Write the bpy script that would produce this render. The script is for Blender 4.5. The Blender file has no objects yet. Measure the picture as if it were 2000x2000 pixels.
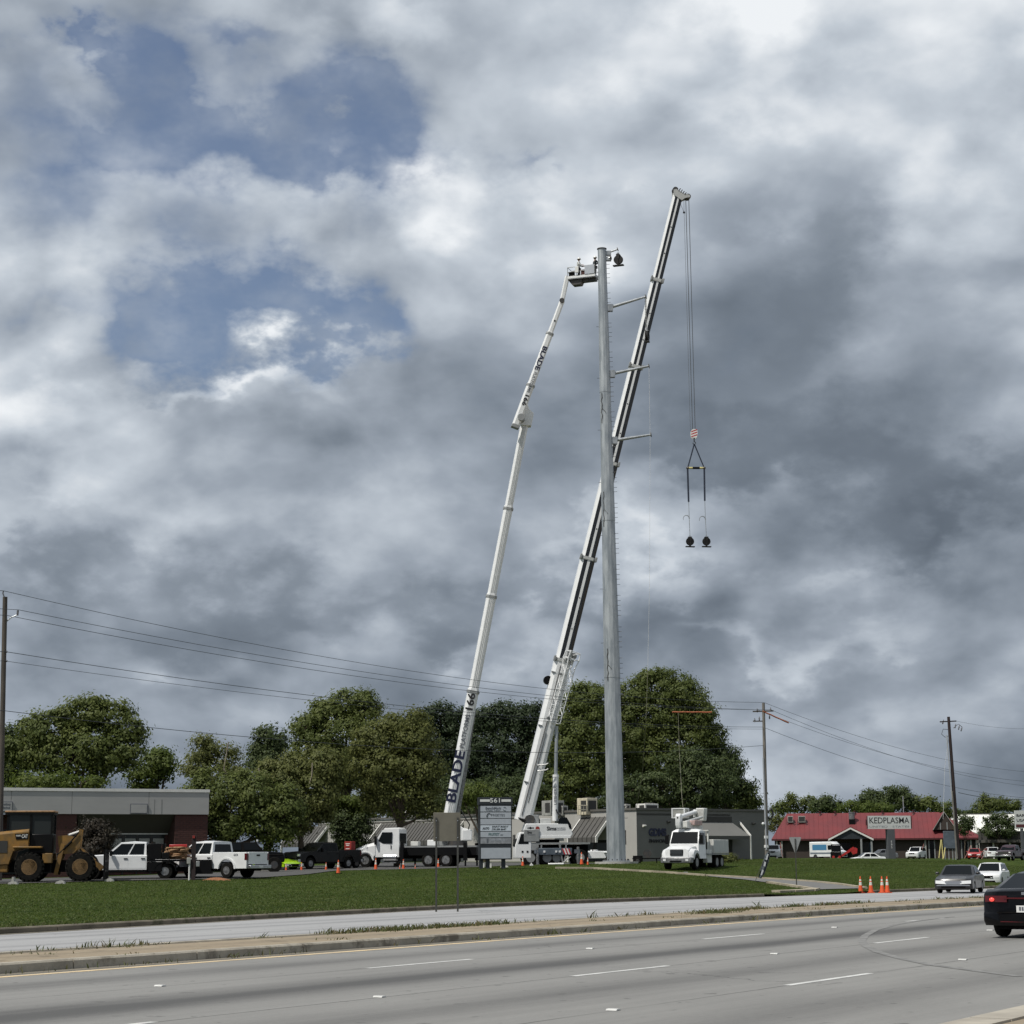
import bpy, bmesh, math, random
import numpy as np
from mathutils import Vector, Matrix

random.seed(7)
rng = np.random.default_rng(7)
SC = bpy.context.scene
COL = SC.collection
PI = math.pi
R = math.radians

# ------------------------------------------------------------------ camera
F_PX, YH, ROLL, CAM_H, PHI = 3700.0, 1675.0, 0.006, 1.74, 0.5606
TH = math.atan((YH - 1000) / F_PX)
FWD = Vector((0, math.cos(TH), math.sin(TH)))
_up0 = Vector((0, -math.sin(TH), math.cos(TH)))
RGT = math.cos(ROLL) * Vector((1, 0, 0)) - math.sin(ROLL) * _up0
UPV = math.sin(ROLL) * Vector((1, 0, 0)) + math.cos(ROLL) * _up0
CAM = Vector((0, 0, CAM_H))
cd = bpy.data.cameras.new('camera'); cam = bpy.data.objects.new('camera', cd); COL.objects.link(cam)
cd.sensor_fit = 'HORIZONTAL'; cd.sensor_width = 36.0; cd.lens = 36.0 * F_PX / 2000.0
cd.clip_start = 0.5; cd.clip_end = 9000.0
cam.matrix_world = Matrix(((RGT.x, UPV.x, -FWD.x, 0), (RGT.y, UPV.y, -FWD.y, 0), (RGT.z, UPV.z, -FWD.z, CAM_H), (0, 0, 0, 1)))
SC.camera = cam

def ray(px, py):
    return FWD + RGT * ((px - 1000) / F_PX) + UPV * ((1000 - py) / F_PX)
def at(px, py, Y):
    """point seen at photo pixel (px,py), Y metres in front of the camera"""
    d = ray(px, py); return CAM + d * (Y / d.y)
def Ys(s):
    """distance at which one metre spans s photo pixels"""
    return 3761.0 / s

# ------------------------------------------------------------------ light
VS = SC.view_settings
VS.view_transform = 'Standard'; VS.look = 'None'; VS.gamma = 1.0; VS.use_curve_mapping = False
VS.exposure = 0.0
SUN_EL, SUN_AZ = R(57), R(233)        # azimuth clockwise from +Y: the sun stands behind the camera on the left
sd = bpy.data.lights.new('sun', 'SUN'); sd.energy = 3.8; sd.angle = R(0.6); sd.color = (1.0, 0.955, 0.88)
sun = bpy.data.objects.new('sun', sd); COL.objects.link(sun)
SDIR = Vector((math.sin(SUN_AZ) * math.cos(SUN_EL), math.cos(SUN_AZ) * math.cos(SUN_EL), math.sin(SUN_EL)))
sun.rotation_euler = SDIR.to_track_quat('Z', 'Y').to_euler()

W = bpy.data.worlds.new('World'); SC.world = W; W.use_nodes = True
NT = W.node_tree; NT.nodes.clear()
class G:
    """tiny node-graph writer"""
    def __init__(s, nt): s.nt = nt
    def n(s, typ, **kw):
        nd = s.nt.nodes.new(typ)
        for k, v in kw.items(): setattr(nd, k, v)
        return nd
    def put(s, sock, v):
        if isinstance(v, bpy.types.NodeSocket): s.nt.links.new(v, sock)
        else: sock.default_value = v
    def m(s, op, a, b=0.0, c=0.0, clamp=False):
        nd = s.n('ShaderNodeMath', operation=op, use_clamp=clamp)
        s.put(nd.inputs[0], a); s.put(nd.inputs[1], b)
        if len(nd.inputs) > 2: s.put(nd.inputs[2], c)
        return nd.outputs[0]
    def add(s, a, b): return s.m('ADD', a, b)
    def sub(s, a, b): return s.m('SUBTRACT', a, b)
    def mul(s, a, b): return s.m('MULTIPLY', a, b)
    def div(s, a, b): return s.m('DIVIDE', a, b)
    def vm(s, op, a, b=(0, 0, 0)):
        nd = s.n('ShaderNodeVectorMath', operation=op)
        s.put(nd.inputs[0], a)
        if op == 'SCALE': s.put(nd.inputs[3], b)
        else: s.put(nd.inputs[1], b)
        return nd.outputs[0]
    def noise(s, vec, scale, detail=6, rough=0.55, dist=0.0, out=0):
        nd = s.n('ShaderNodeTexNoise'); s.put(nd.inputs['Vector'], vec)
        nd.inputs['Scale'].default_value = scale; nd.inputs['Detail'].default_value = detail
        nd.inputs['Roughness'].default_value = rough; nd.inputs['Distortion'].default_value = dist
        return nd.outputs[out]
    def ss(s, v, lo, hi):
        nd = s.n('ShaderNodeMapRange', interpolation_type='SMOOTHSTEP')
        s.put(nd.inputs[0], v); nd.inputs[1].default_value = lo; nd.inputs[2].default_value = hi
        return nd.outputs[0]
    def mix(s, f, a, b):
        nd = s.n('ShaderNodeMix', data_type='RGBA'); s.put(nd.inputs[0], f); s.put(nd.inputs[6], a); s.put(nd.inputs[7], b)
        return nd.outputs[2]
    def ramp(s, f, stops):
        nd = s.n('ShaderNodeValToRGB'); cr = nd.color_ramp
        while len(cr.elements) < len(stops): cr.elements.new(0.5)
        for e, (p, c) in zip(cr.elements, stops): e.position = p; e.color = (*c, 1)
        s.put(nd.inputs[0], f); return nd.outputs[0]

def build_sky():
    g = G(NT)
    tc = g.n('ShaderNodeTexCoord'); D = tc.outputs['Generated']
    sp = g.n('ShaderNodeSeparateXYZ'); g.put(sp.inputs[0], D); dx, dy, dz = sp.outputs
    zc = g.m('MAXIMUM', dz, 0.0)
    P = g.vm('SCALE', g.vm('MULTIPLY', D, (1.0, 1.0, 1.25)), g.div(2.5, g.add(zc, 0.8)))
    warp = g.noise(P, 1.6, 3, 0.5, out=1)
    warp = g.vm('SUBTRACT', warp, (0.5, 0.5, 0.5))
    PW = g.vm('ADD', P, g.vm('SCALE', warp, 0.16))
    def puff(vec, scale, detail):
        nd = g.n('ShaderNodeTexVoronoi', feature='F1'); g.put(nd.inputs['Vector'], vec)
        nd.inputs['Scale'].default_value = scale; nd.inputs['Detail'].default_value = detail; nd.inputs['Roughness'].default_value = 0.5
        nd.normalize = True; return nd.outputs['Distance']
    def dens(vec):
        a = g.noise(vec, 2.4, 6, 0.48)
        return g.sub(g.add(a, 0.13), g.mul(puff(vec, 4.2, 2.0), 0.26))
    n0 = dens(PW)
    # the same clouds a little nearer to the sun: what is thicker there is shaded here
    n1 = dens(g.vm('ADD', PW, (-0.040, -0.02, 0.070)))
    n2 = g.noise(g.vm('ADD', PW, (3.1, 1.7, 0.4)), 1.2, 4, 0.45)
    relief = g.sub(n0, n1)
    fine = g.sub(puff(g.vm('ADD', PW, (-0.018, -0.01, 0.032)), 8.5, 1.0), puff(PW, 8.5, 1.0))     # small bulging heads catch the light
    # where the big breaks and banks of this sky stand: bearing and height in the sky, edges broken up by noise
    A = g.m('ARCTAN2', dx, dy); E = g.m('ARCSINE', dz)
    wv = g.n('ShaderNodeSeparateXYZ'); g.put(wv.inputs[0], g.vm('SUBTRACT', g.noise(P, 6.0, 6, 0.55, out=1), (0.5, 0.5, 0.5)))
    A = g.add(A, g.mul(wv.outputs[0], 0.17)); E = g.add(E, g.mul(wv.outputs[1], 0.13))
    def blob(px, py, rx, ry, amp, rot=0.0):
        d = ray(px, py).normalized(); a0 = math.atan2(d.x, d.y); e0 = math.asin(d.z)
        u = g.sub(A, a0); v = g.sub(E, e0)
        if rot:
            c, sn = math.cos(R(rot)), math.sin(R(rot))
            u, v = g.add(g.mul(u, c), g.mul(v, sn)), g.sub(g.mul(v, c), g.mul(u, sn))
        u = g.div(u, rx / 3761.0); v = g.div(v, ry / 3761.0)
        q = g.add(g.mul(u, u), g.mul(v, v))
        return g.mul(g.m('EXPONENT', g.mul(q, -1.0)), amp)
    def total(lst):
        acc = 0.0
        for b in lst: acc = g.add(blob(*b), acc)
        return acc
    gaps = total([(330, 330, 450, 260, .30), (820, 250, 260, 130, .12), (440, 630, 210, 95, .84), (650, 660, 130, 60, .46, 0), (300, 150, 190, 50, .34, -25), (520, 270, 150, 70, .30),
                  (830, 270, 120, 45, .28, 8), (430, 60, 130, 45, .34, -15), (110, 25, 50, 25, .35), (230, 260, 170, 50, .26), (90, 620, 120, 35, .20),
                  (640, 330, 120, 40, .30), (1120, 215, 25, 25, .15), (1045, 285, 60, 25, .30), (720, 215, 120, 35, .25)])
    glow = total([(130, 110, 120, 75, .20), (720, 60, 170, 75, .26), (1400, 130, 330, 100, .26), (1880, 290, 150, 170, .16), (940, 380, 130, 95, .28), (660, 270, 60, 45, .18),
                  (610, 500, 110, 80, .14), (60, 500, 110, 90, .16), (470, 735, 150, 30, .40, 4), (240, 800, 260, 70, .14), (560, 790, 90, 40, .14), (40, 830, 110, 130, .20), (330, 960, 240, 90, .16), (620, 850, 180, 110, .12),
                  (1140, 450, 70, 70, .16), (1720, 400, 140, 110, .18), (1480, 420, 60, 40, .16), (1330, 1110, 120, 45, .24, -20), (1690, 1120, 170, 45, .18), (1650, 1230, 150, 35, .17), (1480, 1260, 150, 30, .16, -12), (1120, 1075, 90, 35, .20),
                  (870, 1250, 60, 30, .18), (420, 1330, 140, 35, .14), (1030, 1330, 70, 40, .12), (900, 1000, 120, 90, .05)])
    shade = total([(1590, 600, 130, 150, .40), (1470, 740, 280, 90, .24), (1640, 900, 360, 90, .52, -8), (1930, 1000, 190, 60, .42), (1330, 880, 170, 55, .20), (90, 1130, 200, 60, .30),
                   (520, 1185, 230, 60, .27), (880, 1180, 190, 50, .20), (1500, 430, 240, 60, .15, -8), (1130, 1195, 150, 40, .18), (1650, 1350, 420, 70, .10), (330, 1230, 200, 40, .10), (1250, 1190, 120, 50, .14), (1100, 940, 140, 40, .06), (1700, 1490, 300, 60, .04), (120, 1010, 160, 40, .10)])
    low = g.sub(1.0, g.ss(dz, 0.07, 0.24))
    cover = g.ss(g.add(g.sub(g.add(g.mul(g.sub(g.add(n0, g.mul(g.sub(g.noise(PW, 9.0, 4, 0.6), 0.5), 0.35)), 0.5), g.add(1.5, g.mul(gaps, 3.6))), 1.10), g.mul(gaps, 1.85)), g.mul(low, 0.6)), 0.0, 1.0)
    veil = g.add(0.06, g.mul(g.ss(g.noise(g.vm('ADD', P, (5.0, 2.0, 1.0)), 5.0, 5, 0.6), 0.38, 0.70), 0.50))      # thin high cloud drawn across the breaks
    cover = g.m('MAXIMUM', cover, veil)
    calm = g.m('MAXIMUM', g.sub(1.0, g.mul(shade, 1.9)), 0.25)      # the heavy banks are smooth
    lum = g.add(0.455, g.mul(g.mul(relief, 1.75), calm))
    lum = g.add(lum, g.mul(g.mul(fine, calm), g.add(0.22, g.mul(glow, 1.5))))
    lum = g.add(lum, g.mul(g.mul(g.sub(n0, 0.5), 0.40), calm))
    lum = g.add(lum, g.mul(g.mul(g.sub(n2, 0.5), 0.50), calm))
    lum = g.sub(g.add(lum, g.mul(glow, 0.98)), g.mul(shade, 0.72))
    # higher parts of the layer are thinner and lighter
    lum = g.add(lum, g.mul(g.sub(g.m('MINIMUM', zc, 0.42), 0.17), 0.40))
    cloud = g.ramp(lum, [(0.0, (.115, .141, .176)), (0.25, (.198, .234, .282)), (0.5, (.332, .378, .440)), (0.75, (.545, .598, .660)), (1.0, (.86, .89, .92))])
    sky = g.n('ShaderNodeTexSky', sky_type='NISHITA', sun_disc=False)
    sky.sun_elevation = SUN_EL; sky.sun_rotation = SUN_AZ; sky.air_density = 1.2; sky.dust_density = 0.6; sky.ozone_density = 2.0
    b1 = g.n('ShaderNodeBackground'); g.put(b1.inputs[0], g.mix(0.13, g.vm('MULTIPLY', sky.outputs[0], (0.98, 1.0, 1.14)), (6.0, 6.9, 8.0, 1))); b1.inputs[1].default_value = 0.064
    b2 = g.n('ShaderNodeBackground'); g.put(b2.inputs[0], cloud); b2.inputs[1].default_value = 1.0
    mx = g.n('ShaderNodeMixShader'); g.put(mx.inputs[0], cover); g.put(mx.inputs[1], b1.outputs[0]); g.put(mx.inputs[2], b2.outputs[0])
    out = g.n('ShaderNodeOutputWorld'); g.put(out.inputs[0], mx.outputs[0])
build_sky()
W.cycles.sampling_method = 'MANUAL'; W.cycles.sample_map_resolution = 256

# ------------------------------------------------------------------ materials
def mat(name, col, rough=0.6, metal=0.0, var=0.0, vscale=3.0, bump=0.0, bscale=20.0, coat=0.0, emit=None, alt=None, spec=0.5, stretch=None, detail=5):
    """principled material; var mixes the colour with a darker or ALT one by a noise on the object's own coordinates"""
    m = bpy.data.materials.new(name); m.use_nodes = True
    nt = m.node_tree; g = G(nt); b = nt.nodes['Principled BSDF']
    b.inputs['Base Color'].default_value = (*col, 1); b.inputs['Roughness'].default_value = rough
    b.inputs['Metallic'].default_value = metal; b.inputs['Coat Weight'].default_value = coat
    b.inputs['Specular IOR Level'].default_value = spec
    if var or bump:
        tc = g.n('ShaderNodeTexCoord'); vec = tc.outputs['Object']
        if stretch: vec = g.vm('MULTIPLY', vec, stretch)
    if var:
        f = g.ss(g.noise(vec, vscale, detail, 0.6), 0.32, 0.68)
        c2 = alt if alt else tuple(c * (1 - var) for c in col)
        g.put(b.inputs['Base Color'], g.mix(f, (*c2, 1), (*col, 1)))
        g.put(b.inputs['Roughness'], g.add(rough - 0.06, g.mul(f, 0.12)))
    if bump:
        bp = g.n('ShaderNodeBump'); bp.inputs['Strength'].default_value = bump; bp.inputs['Distance'].default_value = 0.05
        g.put(bp.inputs['Height'], g.noise(vec, bscale, 5, 0.6)); g.put(b.inputs['Normal'], bp.outputs[0])
    if emit:
        b.inputs['Emission Color'].default_value = (*emit[0], 1); b.inputs['Emission Strength'].default_value = emit[1]
    return m
M = {}
M['white'] = mat('white_paint', (.78, .79, .79), .35, coat=.3, var=.10, vscale=1.5)
M['white_dirty'] = mat('white_worn_paint', (.66, .66, .63), .5, var=.25, vscale=2.2)
M['cream'] = mat('cream_metal', (.62, .56, .42), .6, var=.2)
M['black'] = mat('black_paint', (.005, .005, .006), .4, var=.3, alt=(.008, .008, .008), spec=.14)
M['blackmatt'] = mat('black_matt', (.006, .006, .006), .85, var=.4, alt=(.010, .009, .009), spec=.06)
M['tyre'] = mat('tyre_rubber', (.008, .008, .008), .9, var=.5, alt=(.017, .016, .014), vscale=6, spec=.07)
M['chrome'] = mat('chrome', (.50, .51, .53), .32, 1.0)
M['alu'] = mat('aluminium', (.34, .345, .35), .45, .7, var=.35, alt=(.16, .16, .16), vscale=7)
M['galv'] = mat('galvanised_steel', (.46, .49, .51), .5, .5, var=.4, alt=(.29, .32, .345), vscale=2.4, stretch=(1, 1, .22), detail=7)
M['galv2'] = mat('galvanised_arm', (.40, .425, .445), .45, .6, var=.2)
M['darksteel'] = mat('dark_steel', (.06, .063, .068), .5, .5, var=.4, alt=(.10, .09, .08))
M['rubberdark'] = mat('dark_hose', (.006, .006, .007), .6)
M['glass'] = mat('tinted_glass', (.004, .0055, .0065), .08, spec=.18)
M['glass_lit'] = mat('window_glass', (.026, .03, .03), .10, spec=.25)
M['lamp'] = mat('lamp_glass', (.75, .76, .76), .12, coat=.5)
M['red_lamp'] = mat('red_lamp', (.075, .004, .006), .25, coat=.2)
M['red_lit'] = mat('red_lamp_lit', (.5, .02, .02), .3, emit=((1, .10, .08), 1.0))
M['yellow'] = mat('machine_yellow', (.25, .128, .022), .6, var=.4, alt=(.14, .085, .03), vscale=2.5)
M['yellow_pale'] = mat('pale_yellow_paint', (.62, .55, .22), .6, var=.2)
M['rust'] = mat('dusty_rim', (.22, .13, .05), .75, var=.4)
M['orange'] = mat('cone_orange', (.75, .10, .018), .55, var=.25, alt=(.55, .09, .03), vscale=9)
M['sleeve'] = mat('line_guard_orange', (.42, .13, .055), .7, var=.35, vscale=4)
M['conewhite'] = mat('cone_collar', (.72, .70, .62), .6, var=.3, vscale=8)
M['greypanel'] = mat('grey_panel', (.46, .49, .54), .5, var=.08)
M['lightpanel'] = mat('sign_panel', (.62, .67, .74), .5, var=.06)
M['panelworn'] = mat('worn_sign_panel', (.34, .35, .38), .6, var=.35, vscale=4)
M['signdark'] = mat('sign_frame', (.026, .031, .038), .5, var=.25)
M['signback'] = mat('sign_back', (.155, .145, .112), .6, .2, var=.12)
M['post'] = mat('sign_post', (.07, .07, .063), .6, .4, var=.2)
M['ink'] = mat('ink_black', (.015, .015, .018), .6)
M['navy'] = mat('ink_navy', (.012, .016, .05), .5)
M['inkgrey'] = mat('ink_grey', (.12, .13, .15), .6)
M['inkgreen'] = mat('ink_green', (.06, .14, .14), .6)
M['inkwhite'] = mat('ink_white', (.72, .72, .70), .6)
M['boom_shade'] = mat('boom_shade_paint', (.026, .030, .036), .3, .3, var=.25)  # shade and reflection on the crane boom, put into a dark colour
M['boomgrey'] = mat('boom_grey', (.50, .51, .50), .4, var=.10)
M['boomwhite'] = mat('boom_white', (.80, .81, .81), .35, coat=.2, var=.06)
M['carriergrey'] = mat('carrier_grey', (.30, .31, .31), .5, .2, var=.15)
M['bluegrey'] = mat('outrigger_bluegrey', (.11, .135, .165), .5, .2, var=.25)
M['redpaint'] = mat('red_paint', (.42, .02, .018), .4, coat=.3, var=.15)
M['redsign'] = mat('red_vinyl', (.30, .028, .02), .6, var=.2)
M['redchev'] = mat('red_reflective', (.42, .03, .04), .5)
M['maroon'] = mat('maroon_paint', (.030, .005, .010), .3, coat=.35)
M['lime'] = mat('lime_paint', (.36, .60, .015), .3, coat=.6, var=.08)
M['greycar'] = mat('grey_metallic', (.038, .038, .039), .36, .45, coat=.3, var=.06)
M['greycar2'] = mat('light_grey_metallic', (.20, .205, .215), .32, .4, coat=.5)
M['darkcar'] = mat('dark_grey_paint', (.010, .010, .010), .35, coat=.12, var=.2, spec=.2)
M['blackcar'] = mat('glossy_black', (.002, .0022, .0032), .16, coat=.12, spec=.2)
M['concrete'] = mat('concrete', (.42, .385, .32), .9, var=.3, alt=(.30, .27, .225), vscale=1.2, bump=.25, bscale=30)
M['concrete_light'] = mat('concrete_pad', (.46, .45, .42), .9, var=.2, bump=.2, bscale=25)
M['curb'] = mat('curb_concrete', (.40, .365, .30), .9, var=.40, alt=(.26, .235, .19), vscale=.9, bump=.3, bscale=22)
M['soil'] = mat('red_soil', (.30, .13, .055), .95, var=.35, bump=.6, bscale=8)
M['stone'] = mat('tan_slab', (.36, .215, .115), .9, var=.4, alt=(.22, .13, .07), vscale=5, bump=.3)
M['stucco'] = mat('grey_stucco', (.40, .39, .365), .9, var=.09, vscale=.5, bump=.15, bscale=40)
M['stucco_shaded'] = mat('grey_stucco_shaded', (.17, .168, .158), .9, var=.08, vscale=.5, bump=.15, bscale=40)  # same stucco with the right wing's shade put into the colour
M['parapet'] = mat('parapet_cap', (.115, .11, .10), .7, var=.15)
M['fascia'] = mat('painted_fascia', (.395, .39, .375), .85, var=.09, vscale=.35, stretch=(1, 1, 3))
M['awning'] = mat('awning_metal', (.10, .096, .088), .6, .2, var=.12)
M['seam'] = mat('awning_seam', (.045, .043, .04), .6, .2)
M['trim'] = mat('white_trim', (.72, .71, .67), .7, var=.08)
M['brick'] = mat('brick_red', (.088, .036, .029), .9, var=.4, alt=(.050, .024, .021), vscale=4)
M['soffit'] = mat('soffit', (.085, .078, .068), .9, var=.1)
M['darkwall'] = mat('dark_brown_wall', (.055, .042, .036), .9, var=.2)
M['redroof'] = mat('red_metal_roof', (.175, .030, .033), .6, .1, var=.18, alt=(.145, .028, .031), vscale=.4)
M['redroofdark'] = mat('red_roof_edge', (.07, .014, .016), .6)
M['postgrey'] = mat('dark_grey_pylon', (.085, .09, .10), .6, var=.08)
M['kedface'] = mat('sign_face_white', (.60, .61, .60), .5, var=.05)
M['kedside'] = mat('sign_side_red', (.09, .02, .025), .6)
M['hvac'] = mat('hvac_grey', (.40, .40, .37), .6, .3, var=.2)
M['hvacdark'] = mat('hvac_grille', (.045, .045, .043), .7, .3)
M['wood'] = mat('pole_wood', (.105, .090, .075), .9, var=.45, alt=(.055, .047, .042), vscale=3, stretch=(1, 1, .15), bump=.3)
M['wood_pale'] = mat('pole_wood_pale', (.21, .195, .175), .9, var=.4, vscale=3, stretch=(1, 1, .15))
M['wooddark'] = mat('pole_wood_dark', (.035, .022, .022), .85, var=.4, vscale=3, stretch=(1, 1, .15))
M['pipe'] = mat('grey_conduit', (.40, .42, .45), .5, .2)
M['porcelain'] = mat('insulator', (.13, .13, .14), .3)
M['polymer'] = mat('polymer_insulator', (.42, .43, .44), .5)
M['wire'] = mat('line_wire', (.055, .06, .065), .5, .4)
M['rope'] = mat('rope', (.17, .165, .115), .9)
M['ropepale'] = mat('pale_rope', (.62, .62, .60), .9)
M['steelrope'] = mat('steel_rope', (.13, .135, .14), .5, .6)
M['sling'] = mat('navy_sling', (.018, .026, .048), .8)
M['block'] = mat('sheave_block_steel', (.016, .016, .017), .55, .2, var=.4, alt=(.032, .03, .029), spec=.25)
M['skin'] = mat('skin', (.36, .20, .14), .6)
M['shirt'] = mat('pale_shirt', (.55, .56, .55), .85)
M['jacket'] = mat('dark_jacket', (.04, .05, .055), .85)
M['trousers'] = mat('dark_trousers', (.03, .035, .045), .85)
M['helmet'] = mat('white_helmet', (.80, .80, .78), .35)
M['bark'] = mat('bark', (.10, .078, .055), .95, var=.4, vscale=4, stretch=(1, 1, .3), bump=.5)
M['bark_pale'] = mat('pale_bark', (.30, .26, .20), .95, var=.4, vscale=4)
M['flag_navy'] = mat('flag_navy', (.02, .03, .045), .8, var=.4, alt=(.10, .12, .13), vscale=5)
M['flag_white'] = mat('flag_print', (.50, .52, .54), .8)
M['bluevinyl'] = mat('blue_vinyl', (.06, .20, .36), .4)
M['van_grey'] = mat('van_grey', (.16, .19, .22), .4)

def leafmat(name, a, b, c, tr=0.25):
    """three leaf greens in patches, a little light through the leaf"""
    m = bpy.data.materials.new(name); m.use_nodes = True; nt = m.node_tree; g = G(nt); bs = nt.nodes['Principled BSDF']
    tc = g.n('ShaderNodeTexCoord'); v = tc.outputs['Object']
    f1 = g.ss(g.noise(v, .45, 4, .6), .35, .65); f2 = g.ss(g.noise(v, 2.6, 3, .6), .42, .66)
    col = g.mix(f2, g.mix(f1, (*a, 1), (*b, 1)), (*c, 1))
    g.put(bs.inputs['Base Color'], col); bs.inputs['Roughness'].default_value = .6; bs.inputs['Specular IOR Level'].default_value = .3
    t = g.n('ShaderNodeBsdfTranslucent'); g.put(t.inputs[0], col)
    mx = g.n('ShaderNodeMixShader'); mx.inputs[0].default_value = tr
    g.put(mx.inputs[1], bs.outputs[0]); g.put(mx.inputs[2], t.outputs[0]); g.put(nt.nodes['Material Output'].inputs[0], mx.outputs[0])
    return m
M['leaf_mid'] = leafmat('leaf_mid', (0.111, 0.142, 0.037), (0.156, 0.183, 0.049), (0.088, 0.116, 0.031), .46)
M['leaf_bright'] = leafmat('leaf_bright', (0.101, 0.140, 0.026), (0.134, 0.168, 0.034), (0.073, 0.106, 0.020), .46)
M['leaf_olive'] = leafmat('leaf_olive', (0.141, 0.157, 0.046), (0.176, 0.189, 0.058), (0.106, 0.124, 0.039), .46)
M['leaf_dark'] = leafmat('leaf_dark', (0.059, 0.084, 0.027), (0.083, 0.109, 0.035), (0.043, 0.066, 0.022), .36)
M['leaf_pine'] = leafmat('leaf_pine', (0.032, 0.051, 0.021), (0.044, 0.065, 0.025), (0.024, 0.040, 0.015), .3)
M['leaf_wine'] = leafmat('leaf_wine', (.032, .024, .015), (.042, .035, .018), (.022, .018, .012))
M['weed'] = leafmat('weed', (.085, .105, .035), (.075, .095, .03), (.17, .135, .065), .25)

# ------------------------------------------------------------------ mesh writing
def T(x=0, y=0, z=0): return Matrix.Translation((x, y, z))
def RZ(a): return Matrix.Rotation(a, 4, 'Z')
def RX(a): return Matrix.Rotation(a, 4, 'X')
def RY(a): return Matrix.Rotation(a, 4, 'Y')
def frame(o, x, y, z):
    return Matrix(((x[0], y[0], z[0], o[0]), (x[1], y[1], z[1], o[1]), (x[2], y[2], z[2], o[2]), (0, 0, 0, 1)))

class MB:
    def __init__(s, M0=None): s.v = []; s.f = []; s.mi = []; s.M = M0 or Matrix(); s.cur = 0
    def add(s, vs, fs):
        b = len(s.v); s.v += [tuple(s.M @ Vector(p)) for p in vs]
        s.f += [tuple(i + b for i in f) for f in fs]; s.mi += [s.cur] * len(fs); return s
    def mat(s, i): s.cur = i; return s
    def box(s, x0, x1, y0, y1, z0, z1):
        vs = [(x, y, z) for x in (x0, x1) for y in (y0, y1) for z in (z0, z1)]
        return s.add(vs, [(0, 1, 3, 2), (4, 6, 7, 5), (0, 4, 5, 1), (2, 3, 7, 6), (0, 2, 6, 4), (1, 5, 7, 3)])
    def cbox(s, cx, cy, cz, sx, sy, sz): return s.box(cx - sx / 2, cx + sx / 2, cy - sy / 2, cy + sy / 2, cz - sz / 2, cz + sz / 2)
    def hexa(s, a, b):
        """solid between quad a and quad b (four points each, same order)"""
        return s.add(list(a) + list(b), [(3, 2, 1, 0), (4, 5, 6, 7), (0, 1, 5, 4), (1, 2, 6, 5), (2, 3, 7, 6), (3, 0, 4, 7)])
    def slab(s, q, th):
        q = [Vector(p) for p in q]; n = (q[1] - q[0]).cross(q[2] - q[0]).normalized() * th
        k = len(q)
        return s.add(q + [p + n for p in q], [tuple(range(k))[::-1], tuple(range(k, 2 * k))] + [(i, (i + 1) % k, (i + 1) % k + k, i + k) for i in range(k)])
    def prism(s, poly, y0, y1, ax='y'):
        """poly of (x,z) extruded along y (or (y,z) along x with ax='x', (x,y) along z with ax='z')"""
        k = len(poly)
        def P(p, t): return (p[0], t, p[1]) if ax == 'y' else ((t, p[0], p[1]) if ax == 'x' else (p[0], p[1], t))
        vs = [P(p, y0) for p in poly] + [P(p, y1) for p in poly]
        return s.add(vs, [tuple(range(k)), tuple(range(k, 2 * k))[::-1]] + [(i, i + k, (i + 1) % k + k, (i + 1) % k) for i in range(k)])
    def ring(s, c, ax, r, n, ph=0.0, up=None):
        ax = Vector(ax).normalized(); u = ax.cross(Vector(up) if up else (Vector((0, 0, 1)) if abs(ax.z) < .95 else Vector((0, 1, 0)))).normalized(); w = ax.cross(u)
        return [Vector(c) + (u * math.cos(2 * PI * i / n + ph) + w * math.sin(2 * PI * i / n + ph)) * r for i in range(n)]
    def cyl(s, p0, p1, r0, r1=None, n=12, ph=0.0, caps=True):
        r1 = r0 if r1 is None else r1; ax = Vector(p1) - Vector(p0)
        vs = s.ring(p0, ax, r0, n, ph) + s.ring(p1, ax, r1, n, ph)
        fs = [(i, (i + 1) % n, (i + 1) % n + n, i + n) for i in range(n)]
        if caps: fs += [tuple(range(n))[::-1], tuple(range(n, 2 * n))]
        return s.add(vs, fs)
    def tube(s, pts, r, n=6, r1=None):
        pts = [Vector(p) for p in pts]; k = len(pts); vs = []; u = None
        for i, p in enumerate(pts):
            ax = (pts[min(i + 1, k - 1)] - pts[max(i - 1, 0)]).normalized()
            if u is None: u = ax.cross(Vector((0, 0, 1)) if abs(ax.z) < .95 else Vector((0, 1, 0))).normalized()
            else: u = (u - ax * u.dot(ax)).normalized()
            w = ax.cross(u); rr = r if r1 is None else r + (r1 - r) * i / (k - 1)
            vs += [p + (u * math.cos(2 * PI * j / n) + w * math.sin(2 * PI * j / n)) * rr for j in range(n)]
        fs = [(i * n + j, i * n + (j + 1) % n, (i + 1) * n + (j + 1) % n, (i + 1) * n + j) for i in range(k - 1) for j in range(n)]
        fs += [tuple(range(n))[::-1], tuple(range((k - 1) * n, k * n))]
        return s.add(vs, fs)
    def lathe(s, prof, c, ax, n=20):
        """prof of (radius, distance along ax)"""
        ax = Vector(ax).normalized(); vs = []
        for r, h in prof: vs += s.ring(Vector(c) + ax * h, ax, max(r, 1e-4), n)
        k = len(prof)
        fs = [(i * n + j, i * n + (j + 1) % n, (i + 1) * n + (j + 1) % n, (i + 1) * n + j) for i in range(k - 1) for j in range(n)]
        fs += [tuple(range(n))[::-1], tuple(range((k - 1) * n, k * n))]
        return s.add(vs, fs)
    def loft(s, secs, close=True):
        """quads between equal-length loops"""
        n = len(secs[0]); vs = [p for q in secs for p in q]
        fs = [(i * n + j, i * n + (j + 1) % n, (i + 1) * n + (j + 1) % n, (i + 1) * n + j) for i in range(len(secs) - 1) for j in range(n)]
        if close: fs += [tuple(range(n))[::-1], tuple(range((len(secs) - 1) * n, len(secs) * n))]
        return s.add(vs, fs)
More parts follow.
